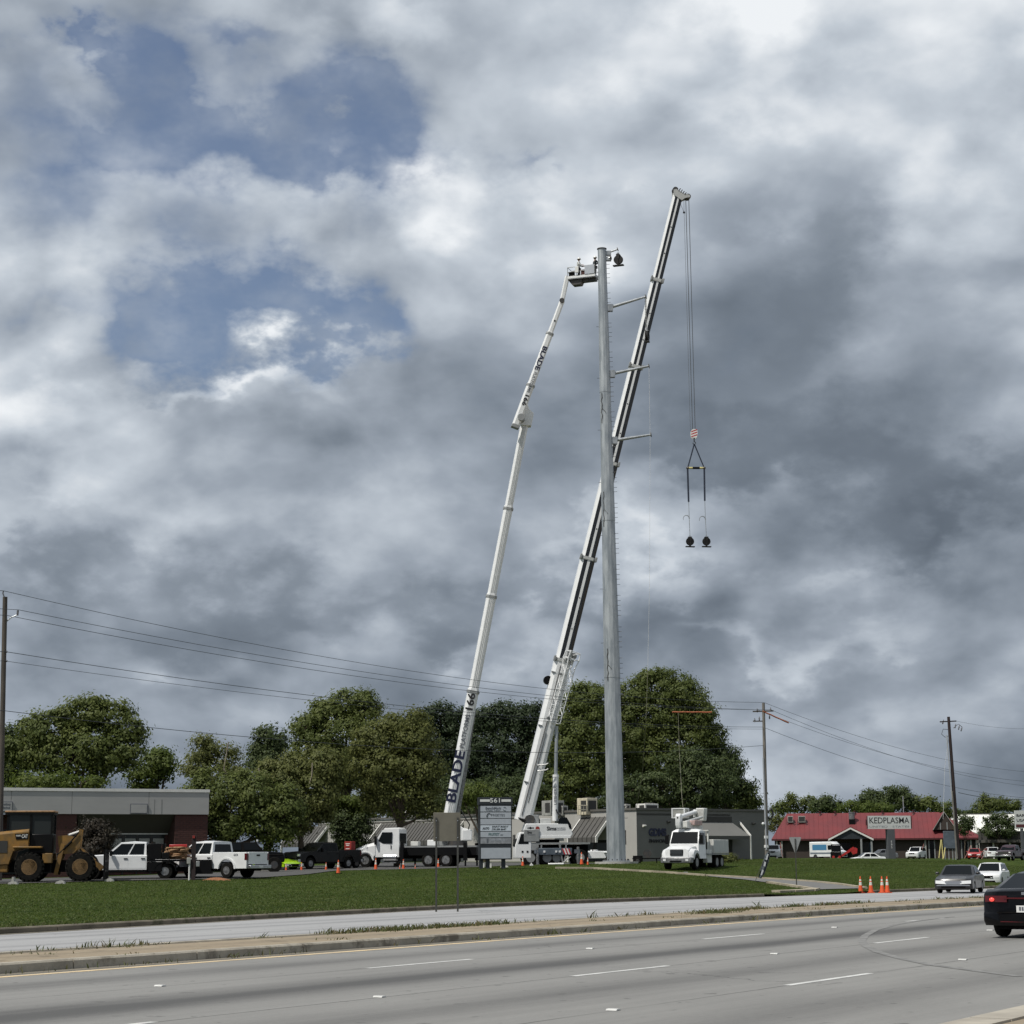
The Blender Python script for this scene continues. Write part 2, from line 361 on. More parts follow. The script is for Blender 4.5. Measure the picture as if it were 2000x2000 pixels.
    def ball(s, c, r, n=10, sq=(1, 1, 1)):
        prof = [(math.sin(PI * i / 8), -math.cos(PI * i / 8)) for i in range(9)]
        vs = [(c[0] + r * sq[0] * a * math.cos(2 * PI * j / n), c[1] + r * sq[1] * a * math.sin(2 * PI * j / n), c[2] + r * sq[2] * h) for a, h in prof for j in range(n)]
        return s.add(vs, [(i * n + j, i * n + (j + 1) % n, (i + 1) * n + (j + 1) % n, (i + 1) * n + j) for i in range(8) for j in range(n)])
    def build(s, name, mats, parent=None, smooth=35, bevel=0, fix=True, kind=None):
        me = bpy.data.meshes.new(name); me.from_pydata(s.v, [], s.f)
        mats = mats if isinstance(mats, (list, tuple)) else [mats]
        for q in mats: me.materials.append(M[q] if isinstance(q, str) else q)
        if len(mats) > 1: me.polygons.foreach_set('material_index', s.mi)
        if fix and len(s.f) < 6000:
            bm = bmesh.new(); bm.from_mesh(me); bmesh.ops.recalc_face_normals(bm, faces=bm.faces); bm.to_mesh(me); bm.free()
        if smooth:
            me.shade_smooth(); me.set_sharp_from_angle(angle=R(smooth))
        me.update()
        o = bpy.data.objects.new(name, me); COL.objects.link(o)
        if parent: o.parent = parent
        if bevel:
            md = o.modifiers.new('bevel', 'BEVEL'); md.width = bevel; md.segments = 2; md.limit_method = 'ANGLE'; md.angle_limit = R(40)
        if kind: o['kind'] = kind
        return o
def tag(o, label, cat, group=None):
    o['label'] = label; o['category'] = cat
    if group: o['group'] = group
    return o
def thing(name, label, cat, loc=(0, 0, 0), rz=0.0, group=None):
    o = bpy.data.objects.new(name, None); COL.objects.link(o); o.location = loc; o.rotation_euler = (0, 0, rz)
    o.empty_display_size = .2
    return tag(o, label, cat, group)
def struct(o): o['kind'] = 'structure'; return o
def dup(root, loc=None, rz=None, label=None, group=None):
    def cp(o, par):
        c = o.copy(); COL.objects.link(c)
        if par: c.parent = par
        for ch in list(o.children): cp(ch, c)
        return c
    r = cp(root, None)
    if loc is not None: r.location = loc
    if rz is not None: r.rotation_euler = (0, 0, rz)
    if label: r['label'] = label
    if group: r['group'] = group
    return r
_txt = {}
def text(s, size, m, parent, Mx, bold=0.0, name='lettering', align='CENTER', width=None, shear=0.0, ext=.004):
    """flat lettering standing in the x-y plane of matrix Mx, centred on its origin"""
    cu = bpy.data.curves.new('t', 'FONT'); cu.body = s; cu.size = size; cu.align_x = align; cu.align_y = 'CENTER'
    cu.extrude = ext; cu.offset = bold * size; cu.shear = shear; cu.resolution_u = 3
    ob = bpy.data.objects.new('t', cu)
    me = bpy.data.meshes.new_from_object(ob); bpy.data.objects.remove(ob); bpy.data.curves.remove(cu)
    if width:
        xs = [v.co.x for v in me.vertices]; k = width / max(max(xs) - min(xs), 1e-6)
        me.transform(Matrix.Scale(k, 4, (1, 0, 0)))
    me.transform(Mx); me.name = name; me.materials.clear(); me.materials.append(M[m])
    o = bpy.data.objects.new(name, me); COL.objects.link(o); o.parent = parent
    return o
def facing(p, right, up):
    """matrix whose x is RIGHT, y is UP and z comes out of the face"""
    r = Vector(right).normalized(); u = Vector(up); u = (u - r * u.dot(r)).normalized(); n = r.cross(u)
    return frame(p, r, u, n)

# ------------------------------------------------------------------ ground heights
RV = Vector((math.sin(PHI), math.cos(PHI), 0)); NV = Vector((-math.cos(PHI), math.sin(PHI), 0))
def td(x, y): return x * RV.x + y * RV.y, x * NV.x + y * NV.y
def xy(t, d): return t * RV.x + d * NV.x, t * RV.y + d * NV.y
def sstep(u):
    u = np.clip(u, 0, 1); return u * u * (3 - 2 * u)
def zr(t):
    """the carriageway: level near the camera, then falling away gently"""
    return -0.22 * sstep((np.asarray(t, float) - 50) / 55) - 0.22 * sstep((np.asarray(t, float) - 95) / 60)
_dc_t = np.array([-2000, -60, 10, 22, 33, 44, 61, 86, 100, 130, 180, 2500.]); _dc_d = np.array([33, 33, 33.2, 34.2, 35.3, 36.7, 38.2, 38.6, 38.2, 38.0, 38, 38.])
def dcurb(t): return np.interp(t, _dc_t, _dc_d)
_CP = [(160, 1719, 38), (65, 1724, 38), (318, 1714, 36.5), (450, 1711, 36), (540, 1703, 32), (725, 1698, 26.5), (880, 1692, 25.8), (1015, 1691.5, 24.4), (1170, 1690, 23.8),
       (1290, 1694, 29), (1203, 1686, 26.5), (1150, 1688, 22.5), (1350, 1683, 21), (1480, 1680, 20.5), (1000, 1686, 20), (760, 1690, 21), (600, 1692, 26), (1700, 1677, 20), (1900, 1680, 20), (1580, 1681, 20.5),
       (1790, 1677.5, 13), (1960, 1681, 15.8), (1500, 1677, 16.5), (1690, 1690, 16), (1560, 1677, 12), (1880, 1677, 12.2), (200, 1714, 30), (380, 1707, 30), (-200, 1722, 33),
       (300, 1692, 15), (1000, 1685, 12), (1700, 1676, 8), (-300, 1700, 15), (2300, 1676, 12), (2300, 1690, 20)]
_cp = np.array([tuple(at(*(a, b, Ys(s)))) for a, b, s in _CP])
def _tps(r2): return np.where(r2 > 1e-9, r2 * np.log(np.maximum(r2, 1e-9)), 0.0)
_n = len(_cp); _sc = 50.0
_q = _cp[:, :2] / _sc
_K = _tps(((_q[:, None] - _q[None]) ** 2).sum(-1)) + np.eye(_n) * 0.03
_Pm = np.c_[np.ones(_n), _q]
_Am = np.block([[_K, _Pm], [_Pm.T, np.zeros((3, 3))]])
_w = np.linalg.solve(_Am, np.r_[_cp[:, 2], np.zeros(3)])
_dl_t = np.array([-500, 50, 66, 80, 95, 110, 120, 130, 150, 190, 230, 600.]); _dl_d = np.array([74, 74, 75, 75, 70, 69, 66, 60, 60, 63, 66, 66.])
def Hgt(x, y):
    x = np.atleast_1d(np.asarray(x, float)); y = np.atleast_1d(np.asarray(y, float))
    q = np.stack([x, y], -1) / _sc
    z = _tps(((q[:, None] - _q[None]) ** 2).sum(-1)) @ _w[:_n] + _w[_n] + q @ _w[_n + 1:]
    z = np.clip(z, .2, 1.5)
    far = sstep((np.hypot(x, y) - 320) / 120); z = z * (1 - far) + 1.0 * far
    near = sstep((60 - y) / 40); z = z * (1 - near) + .4 * near
    t = x * RV.x + y * RV.y; d = x * NV.x + y * NV.y
    dc = dcurb(t); u = np.clip((d - dc) / (np.interp(t, _dl_t, _dl_d) - dc), 0, 1)
    S = .55 * u + .45 * sstep(u)
    z0 = zr(t) + .13 * (1 - np.exp(-((t - 90.5) / 5.5) ** 2 * 1.2))
    return z0 + (z - z0) * S
def H(x, y): return float(Hgt(x, y)[0])
def hit(px, py, dz=0.0):
    """where the line of sight through a photo pixel meets the ground beyond the far kerb, else the carriageway"""
    d = ray(px, py); ys = np.arange(18, 420, .25); k = ys / d.y
    X = d.x * k; Z = CAM_H + d.z * k
    t, dd = X * RV.x + ys * RV.y, X * NV.x + ys * NV.y
    g = np.where(dd > dcurb(t), Hgt(X, ys), zr(t)) + dz
    i = int(np.argmax(Z <= g)) if (Z <= g).any() else len(ys) - 1
    return Vector((X[i], ys[i], g[i]))
def on(px, s):
    """ground point below photo column px where one metre spans s pixels"""
    Y = Ys(s); z = 1.0
    for _ in range(6):
        # find the row whose ray is at ground height
        d0 = at(px, 1680, Y); x = d0.x; z = H(x, Y)
    return Vector((x, Y, z))

# ------------------------------------------------------------------ ground, roads
def asphalt(name, base, dark, lane_d, grain=1.0, joints=True, skid=False):
    """worn asphalt: grain, patches, darker oil tracks along the middle of each lane, fine cracks along the lane joints"""
    m = bpy.data.materials.new(name); m.use_nodes = True; nt = m.node_tree; g = G(nt); b = nt.nodes['Principled BSDF']
    tc = g.n('ShaderNodeTexCoord'); v = tc.outputs['Object']
    vx = g.n('ShaderNodeVectorMath', operation='DOT_PRODUCT'); g.put(vx.inputs[0], v); vx.inputs[1].default_value = RV; t = vx.outputs['Value']
    vd = g.n('ShaderNodeVectorMath', operation='DOT_PRODUCT'); g.put(vd.inputs[0], v); vd.inputs[1].default_value = NV; d = vd.outputs['Value']
    cx = g.n('ShaderNodeCombineXYZ'); g.put(cx.inputs[0], g.mul(t, .06)); g.put(cx.inputs[1], d); tdv = cx.outputs[0]
    dw = g.add(d, g.mul(g.sub(g.noise(tdv, .5, 3), .5), .9))
    tr = 0.0
    for c, w, a in lane_d:
        u = g.div(g.sub(dw, c), w); tr = g.add(g.mul(g.m('EXPONENT', g.mul(g.mul(u, u), -1)), a), tr)
    tr = g.mul(tr, g.add(.55, g.mul(g.noise(tdv, .8, 4), .9)))
    patch = g.ss(g.noise(v, .12, 4, .6), .35, .65); grain_n = g.add(g.mul(g.noise(v, 9, 6, .85), .6), g.mul(g.noise(v, 30, 3, .8), .4)); streak = g.noise(tdv, 3.5, 5, .6)
    f = g.add(g.add(g.mul(tr, 1.0), g.mul(g.sub(patch, .5), .12)), g.add(g.mul(g.sub(grain_n, .5), .9 * grain), g.mul(g.sub(streak, .5), .45)))
    f = g.m('ADD', f, .18, clamp=True)
    col = g.mix(f, (*base, 1), (*dark, 1))
    if joints:
        for jd in joints:
            j = g.m('ABSOLUTE', g.sub(g.add(d, g.mul(g.sub(g.noise(v, .9, 4), .5), .12)), jd))
            jf = g.mul(g.sub(1.0, g.ss(j, .008, .035)), g.ss(g.noise(tdv, 1.6, 3), .35, .55))
            col = g.mix(g.mul(jf, .75), col, (.05, .05, .048, 1))
    # small tar spots and pale scuffs
    sp = g.ss(g.noise(v, 2.6, 3, .55), .66, .70); col = g.mix(g.mul(sp, .5), col, (.06, .06, .058, 1))
    cr = g.n('ShaderNodeTexVoronoi', feature='DISTANCE_TO_EDGE'); g.put(cr.inputs['Vector'], g.vm('ADD', v, g.vm('SCALE', g.noise(v, .8, 4, .6, out=1), 1.6))); cr.inputs['Scale'].default_value = .16
    ck = g.mul(g.sub(1.0, g.ss(cr.outputs[0], .001, .006)), g.ss(g.noise(v, .10, 2, .5), .5, .6)); col = g.mix(g.mul(ck, .6), col, (.06, .06, .058, 1))
    g.put(b.inputs['Base Color'], col); b.inputs['Roughness'].default_value = .85; b.inputs['Specular IOR Level'].default_value = .3
    bp = g.n('ShaderNodeBump'); bp.inputs['Strength'].default_value = .35; bp.inputs['Distance'].default_value = .02
    g.put(bp.inputs['Height'], grain_n); g.put(b.inputs['Normal'], bp.outputs[0])
    return m
MA = asphalt('main_road_asphalt', (.250, .246, .234), (.088, .087, .085), [(20.4, .55, .50), (16.6, .75, .85), (12.9, .7, .45), (9.1, .7, .36)], joints=(18.65, 14.65, 11.0))
FA = asphalt('far_road_asphalt', (.36, .36, .36), (.17, .17, .175), [(28.6, .35, .45), (30.0, .3, .4), (32.6, .35, .45), (34.2, .3, .35)], joints=(30.9,))
LA = asphalt('lot_asphalt', (.085, .083, .08), (.045, .044, .043), [], joints=())
DA = asphalt('driveway_asphalt', (.17, .167, .16), (.09, .088, .085), [], joints=())

def grassmat():
    m = bpy.data.materials.new('mown_grass'); m.use_nodes = True; nt = m.node_tree; g = G(nt); b = nt.nodes['Principled BSDF']
    tc = g.n('ShaderNodeTexCoord'); v = tc.outputs['Object']
    vd = g.n('ShaderNodeVectorMath', operation='DOT_PRODUCT'); g.put(vd.inputs[0], v); vd.inputs[1].default_value = NV; d = vd.outputs['Value']
    vt = g.n('ShaderNodeVectorMath', operation='DOT_PRODUCT'); g.put(vt.inputs[0], v); vt.inputs[1].default_value = RV; t = vt.outputs['Value']
    cx = g.n('ShaderNodeCombineXYZ'); g.put(cx.inputs[0], g.mul(t, .10)); g.put(cx.inputs[1], g.mul(d, .45)); tdv = cx.outputs[0]
    big = g.ss(g.noise(v, .07, 4, .6), .3, .7); band = g.ss(g.noise(tdv, 1.0, 5, .65), .35, .65); fine = g.noise(v, 3.2, 7, .85); mid = g.noise(v, 1.1, 5, .7)
    c = g.mix(big, (.034, .058, .0100, 1), (.066, .095, .018, 1)); c = g.mix(g.mul(band, .8), c, (.024, .040, .007, 1))
    c = g.mix(g.mul(g.ss(mid, .48, .70), .55), c, (.060, .078, .017, 1)); c = g.mix(g.mul(g.sub(1.0, g.ss(mid, .30, .5)), .6), c, (.018, .030, .006, 1))
    c = g.mix(g.mul(g.ss(fine, .5, .75), .6), c, (.070, .088, .022, 1)); c = g.mix(g.mul(g.sub(1.0, g.ss(fine, .28, .5)), .7), c, (.014, .024, .005, 1))
    dry = g.ss(g.noise(v, .35, 3, .6), .60, .74); c = g.mix(g.mul(dry, .35), c, (.085, .080, .030, 1))
    g.put(b.inputs['Base Color'], c); b.inputs['Roughness'].default_value = .9; b.inputs['Specular IOR Level'].default_value = .05
    bp = g.n('ShaderNodeBump'); bp.inputs['Strength'].default_value = .9; bp.inputs['Distance'].default_value = .12
    g.put(bp.inputs['Height'], g.add(g.noise(v, 5, 6, .8), g.mul(g.noise(v, .6, 3), .8))); g.put(b.inputs['Normal'], bp.outputs[0])
    return m
M['grass'] = grassmat()

def grid_mesh(name, P, m, kind='structure', parent=None):
    """P: array rows x cols x 3"""
    r, c, _ = P.shape; me = bpy.data.meshes.new(name)
    i = np.arange((r - 1) * c).reshape(r - 1, c)[:, :-1]
    fs = np.stack([i, i + 1, i + 1 + c, i + c], -1).reshape(-1, 4)
    me.from_pydata(P.reshape(-1, 3).tolist(), [], fs.tolist()); me.materials.append(m if not isinstance(m, str) else M[m]); me.shade_smooth(); me.update()
    o = bpy.data.objects.new(name, me); COL.objects.link(o)
    if parent: o.parent = parent
    elif kind: o['kind'] = kind
    return o
def tgrid(ts, ds, zf, name, m, parent=None, dsf=None):
    P = np.zeros((len(ds), len(ts), 3))
    for a, dd in enumerate(ds):
        dv = dd if dsf is None else dsf(ts, dd)
        x = ts * RV.x + dv * NV.x; y = ts * RV.y + dv * NV.y
        P[a, :, 0] = x; P[a, :, 1] = y; P[a, :, 2] = zf(x, y, ts)
    return grid_mesh(name, P, m, parent=parent)
TS = np.concatenate([[-1500, -600, -200, -80], np.arange(-30, 14, 4), np.arange(14, 130, 1.5), np.arange(130, 330, 4), [345, 380, 450, 600, 900, 1500, 2500]]).astype(float)
# everything lies on one wide base sheet
g0 = MB(); g0.add([(-4000, -1500, -1.2), (4000, -1500, -1.2), (4000, 5000, -1.2), (-4000, 5000, -1.2)], [(0, 1, 2, 3)])
struct(g0.build('ground', 'soil', smooth=0))
WS = np.concatenate([np.arange(0, 46, 1.5), np.arange(46, 140, 4), np.arange(140, 300, 12), [330, 400, 600, 1000, 2200]]).astype(float)
tgrid(TS, WS, lambda x, y, t: Hgt(x, y), 'lawn', 'grass', dsf=lambda t, w: dcurb(t) + .16 + w)
tgrid(TS, [6.85, 9, 12, 15, 18, 20.5, 22.55], lambda x, y, t: zr(t), 'main_road', MA)
far_road = tgrid(TS, [0, .25, .5, .75, 1], lambda x, y, t: zr(t), 'far_road', FA, dsf=lambda t, w: 25.75 + (dcurb(t) - .25 - 25.75) * w)
GUT = asphalt('gutter_concrete', (.20, .18, .145), (.10, .09, .075), [], joints=())
tgrid(TS, [22.55, 22.90], lambda x, y, t: zr(t) + .004, 'gutter', GUT)
def dirty(m, dirt, lo=.52, hi=.62, scale=.9, amount=.8):
    nt = m.node_tree; g = G(nt); b = nt.nodes['Principled BSDF']; old = b.inputs['Base Color'].links[0].from_socket
    tc = g.n('ShaderNodeTexCoord'); f = g.mul(g.ss(g.noise(tc.outputs['Object'], scale, 7, .68), lo, hi), amount); g.put(b.inputs['Base Color'], g.mix(f, old, (*dirt, 1))); return m
MED = asphalt('median_concrete', (.31, .25, .175), (.13, .11, .08), [(25.45, .22, .9), (23.2, .15, .35), (24.3, .3, .25)], grain=1.0, joints=())
dirty(MED, (.085, .066, .042), .55, .68, .8, .75); dirty(MED, (.36, .31, .22), .56, .62, 2.2, .5)
tgrid(TS, [23.14, 23.6, 24.4, 25.2, 25.58], lambda x, y, t: zr(t) + .152, 'median', MED)
NEARV = asphalt('near_verge_dirt', (.30, .245, .175), (.14, .115, .08), [], joints=())
tgrid(TS, [-1500, -300, -40, -6, 0, 3, 6.5], lambda x, y, t: zr(t) + .03, 'near_verge', NEARV)
road = bpy.data.objects['main_road']
def zroad(x, y, t): return zr(t) + .004
PAINTW = mat('road_paint_white', (.62, .62, .60), .7, var=.35, alt=(.45, .45, .43), vscale=3)
PAINTY = mat('road_paint_yellow', (.68, .52, .30), .7, var=.3, alt=(.50, .40, .26), vscale=1.5)
tgrid(TS, [6.98, 7.12], zroad, 'edge_line', PAINTW, parent=road)
tgrid(TS, [22.20, 22.42], zroad, 'edge_line', PAINTY, parent=road)
def dash(d, t0, L=3.05, w=.13, nm='lane_dash', m=PAINTW):
    ts = np.linspace(t0, t0 + L, 4); return tgrid(ts, [d - w / 2, d + w / 2], zroad, nm, m, parent=road)
for k in range(-2, 12):
    for d, off in ((18.65, 25.25), (14.65, 24.95), (11.0, 24.5)):
        dash(d, off + 12.05 * k)
        # raised pavement markers between the dashes
        t0 = off + 12.05 * k + 7.2
        a = xy(t0, d); mk = MB(T(a[0], a[1], float(zr(t0)) + .004) @ RZ(PI / 2 - PHI))
        mk.prism([(-.055, 0), (.055, 0), (.035, .018), (-.035, .018)], -.07, .07)
        if -1 <= k < 8: mk.build('pavement_marker', PAINTW, road, smooth=0)
# curved skid mark left on the carriageway
SKID = mat('skid_mark_rubber', (.150, .148, .144), .9, var=.9, alt=(.232, .229, .219), vscale=3)
def ribbon(pix, w, name, m):
    pts = [hit(*p) for p in pix]; P = np.zeros((2, len(pts), 3))
    for i, p in enumerate(pts):
        tg = (pts[min(i + 1, len(pts) - 1)] - pts[max(i - 1, 0)]); nn = Vector((-tg.y, tg.x, 0)).normalized() * w / 2
        for j, q in enumerate((p - nn, p + nn)): P[j, i] = (q.x, q.y, float(zr(td(q.x, q.y)[0])) + .006)
    grid_mesh(name, P, m, parent=road)
ribbon([(1860, 1791), (1800, 1798), (1750, 1806), (1710, 1817), (1690, 1828), (1683, 1838), (1690, 1848), (1715, 1860), (1760, 1873), (1820, 1886), (1900, 1897), (1990, 1908)], .17, 'skid_mark', SKID)
# kerbs: cast lengths, each stone its own piece
def kerb(name, d0f, d1f, zlo, zhi, t0, t1, L=3.0, m='curb'):
    root = struct(bpy.data.objects.new(name, None)); COL.objects.link(root)
    t = t0; i = 0
    while t < t1:
        step = L if t < 130 else 25.0
        e = min(t + step, t1); b = MB(); g_ = .012
        secs = []
        for q in (t + g_, (t + e) / 2, e - g_):
            a0, a1 = float(d0f(q)), float(d1f(q)); z = float(zr(q)); jit = .006 * math.sin(i * 12.9)
            pr = [(a0, zlo), (a0 + .03, zhi - .03 + jit), (a0 + .06, zhi + jit), (a1, zhi + jit), (a1, zlo)]
            secs.append([(*xy(q, dd), z + zz) for dd, zz in pr])
        b.loft(secs); b.build('curb_stone', m, root, smooth=0); t = e; i += 1
    return root
dirty(M['curb'], (.085, .07, .05), .50, .66, 1.6, .7)
M['curb_dark'] = dirty(mat('stained_curb', (.185, .160, .120), .9, var=.45, alt=(.10, .085, .062), vscale=1.1), (.05, .055, .025), .5, .65, 1.3, .8)
kerb('median_curb', lambda t: 22.90, lambda t: 23.15, -.3, .157, 8, 330)
kerb('median_far_curb', lambda t: 25.78, lambda t: 25.57, -.3, .157, 8, 330, m='curb')
kerb('far_curb', lambda t: dcurb(t) - .10, lambda t: dcurb(t) + .2, -.3, .14, 8, 83.5, m='curb_dark')
kerb('far_curb', lambda t: dcurb(t) - .10, lambda t: dcurb(t) + .2, -.3, .14, 96.5, 330, m='curb_dark')
kerb('near_curb', lambda t: 6.85, lambda t: 6.45, -.3, .05, 8, 60, m='concrete')
GUT2 = tgrid(TS, [0, 1], lambda x, y, t: zr(t) + .005, 'far_gutter', GUT, dsf=lambda t, w: dcurb(t) - .42 + .36 * w)
# parking lot and driveway, draped on the slope
def drape(name, near, far_, m, n=40, k=60, dz=.04):
    a = np.array([tuple(p)[:2] for p in near]); b = np.array([tuple(p)[:2] for p in far_])
    def res(q, nn):
        s = np.r_[0, np.cumsum(np.hypot(*np.diff(q, axis=0).T))]; u = np.linspace(0, s[-1], nn)
        return np.c_[np.interp(u, s, q[:, 0]), np.interp(u, s, q[:, 1])]
    a, b = res(a, k), res(b, k); P = np.zeros((n, k, 3))
    for i in range(n):
        q = a + (b - a) * i / (n - 1); P[i, :, :2] = q; P[i, :, 2] = Hgt(q[:, 0], q[:, 1]) + dz
    return grid_mesh(name, P, m)
def pt(px, s): p = at(px, 1690, Ys(s)); return p
drape('parking_lot', [pt(-300, 40), pt(0, 39.5), pt(330, 37.5), pt(480, 36.6), pt(600, 34.2), pt(690, 31), pt(930, 27.6), pt(1080, 25.6), pt(1165, 24.4)],
      [pt(-300, 33), pt(0, 32), pt(430, 29), pt(500, 26.5), pt(600, 22.5), pt(700, 18.5), pt(900, 18.8), pt(1080, 20.3), pt(1170, 21.5)], LA)
drv_r = [hit(1690, 1736.5), hit(1640, 1729), hit(1588, 1723.5), hit(1520, 1719), hit(1450, 1715), hit(1380, 1711.5)]
drv_l = [hit(1592, 1739.0), hit(1570, 1735.5), hit(1540, 1731), hit(1500, 1725), hit(1455, 1719), hit(1385, 1712.6)]
drape('driveway', drv_l, drv_r, DA, n=10, k=30, dz=.045)
def curbline(pts, name, w=.28, h=.12):
    root = struct(bpy.data.objects.new(name, None)); COL.objects.link(root)
    for a, b in zip(pts[:-1], pts[1:]):
        n = max(1, int((b - a).length / 3.0))
        for i in range(n):
            p, q = a.lerp(b, i / n), a.lerp(b, (i + 1) / n); tg = (q - p).normalized(); nn = Vector((-tg.y, tg.x, 0)).normalized() * w / 2
            p, q = p + tg * .012, q - tg * .012
            lo = [(e.x, e.y, H(e.x, e.y) - .25) for e in (p - nn, q - nn, q + nn, p + nn)]; hi = [(e[0], e[1], e[2] + .25 + h) for e in lo]
            MB().hexa(lo, hi).build('curb_stone', 'curb_pale', root, smooth=0)
M['curb_pale'] = mat('driveway_curb', (.40, .35, .26), .9, var=.35, vscale=1.2)
curbline([Vector(p) for p in drv_r] + [hit(1300, 1705.5), hit(1220, 1701), hit(1160, 1697.5), hit(1085, 1697)], 'driveway_curb')
curbline([Vector(p) for p in drv_l[:4]], 'driveway_curb')
ct = hit(1592, 1739.5); curbline([drv_l[0] + Vector((0, .2, 0)), hit(1582, 1741), hit(1545, 1743), hit(1515, 1743.8)], 'driveway_curb', w=.6)

# ------------------------------------------------------------------ vehicles
def wheel(root, x, y, r, w, side, rim='alu', rr=.58, n=22, spokes=0, dual=False):
    """tyre with a dished rim; SIDE is +1 when its outer face looks to +y"""
    b = MB(); k = side
    ww = w * (2.15 if dual else 1)
    b.lathe([(rr * r, -ww / 2), (r * .93, -ww / 2), (r, -ww / 2 + .05), (r, ww / 2 - .05), (r * .93, ww / 2), (rr * r, ww / 2)], (0, 0, 0), (0, 1, 0), n)
    o = b.build('wheel', 'tyre', root); o.location = (x, y - k * (ww - w) / 2, r)
    q = MB(); f = k * ww / 2; dp = .10 if dual else .035
    prof = [(rr * r, f + .006 * k), (rr * r * .93, f + .006 * k), (rr * r * .80, f - dp * k), (rr * r * .35, f - dp * .8 * k), (rr * r * .25, f - .01 * k), (.01, f - .008 * k)]
    q.lathe(prof, (0, 0, 0), (0, 1, 0), n)
    for i in range(spokes):
        a = 2 * PI * i / spokes; c, s = math.cos(a), math.sin(a); t1 = .035
        q.hexa([(c * rr * r * .2 - s * t1, f - dp * k, s * rr * r * .2 + c * t1), (c * rr * r * .2 + s * t1, f - dp * k, s * rr * r * .2 - c * t1), (c * rr * r * .9 + s * t1, f - dp * k, s * rr * r * .9 - c * t1), (c * rr * r * .9 - s * t1, f - dp * k, s * rr * r * .9 + c * t1)],
               [(c * rr * r * .2 - s * t1, f, s * rr * r * .2 + c * t1), (c * rr * r * .2 + s * t1, f, s * rr * r * .2 - c * t1), (c * rr * r * .9 + s * t1, f, s * rr * r * .9 - c * t1), (c * rr * r * .9 - s * t1, f, s * rr * r * .9 + c * t1)])
    q.build('rim', rim, o)
    return o
def arch(cx, r, z0, n=8):
    """underside points over a wheel, from front to rear"""
    pts = []
    for i in range(n + 1):
        a = PI * i / n; pts.append((cx + r * math.cos(a), max(z0, z0 + r * math.sin(a) - .0)))
    return pts
def bil(q, u, v):
    a = Vector(q[0]).lerp(Vector(q[3]), u); b = Vector(q[1]).lerp(Vector(q[2]), u); return a.lerp(b, v)
def pane(root, name, q, u0, u1, v0, v1, m, out=.006, th=.01, u0t=None, u1t=None):
    """thin panel proud of quad q = (bottom a, top a, top b, bottom b)"""
    p = [bil(q, u0, v0), bil(q, u1, v0), bil(q, u1 if u1t is None else u1t, v1), bil(q, u0 if u0t is None else u0t, v1)]
    n = (Vector(q[3]) - Vector(q[0])).cross(Vector(q[1]) - Vector(q[0])).normalized()
    b = MB(); b.hexa([x - n * .02 for x in p], [x + n * out for x in p]); return b.build(name, m, root, smooth=0)
CARS = {
 # kind: zb belt, zh nose, zt tail, greenhouse rear base / roof rear / roof front / screen base (fractions of L from centre), roof half-width inset
 'sedan': dict(zb=.95, zh=.72, zt=.93, g=(-.36, -.20, .05, .21), ins=.24, side=((.10, .48), (.52, .88))),
 'fastback': dict(zb=.98, zh=.74, zt=1.02, g=(-.44, -.20, .06, .22), ins=.26, side=((.12, .48), (.52, .88))),
 'hatch': dict(zb=1.0, zh=.80, zt=1.02, g=(-.45, -.36, .08, .27), ins=.22, side=((.06, .30), (.33, .60), (.64, .9))),
 'suv': dict(zb=1.12, zh=.98, zt=1.10, g=(-.47, -.42, .06, .20), ins=.18, side=((.04, .28), (.31, .60), (.64, .92))),
 'sports': dict(zb=.80, zh=.52, zt=.86, g=(-.34, -.10, .02, .24), ins=.30, side=((.35, .9),)),
}
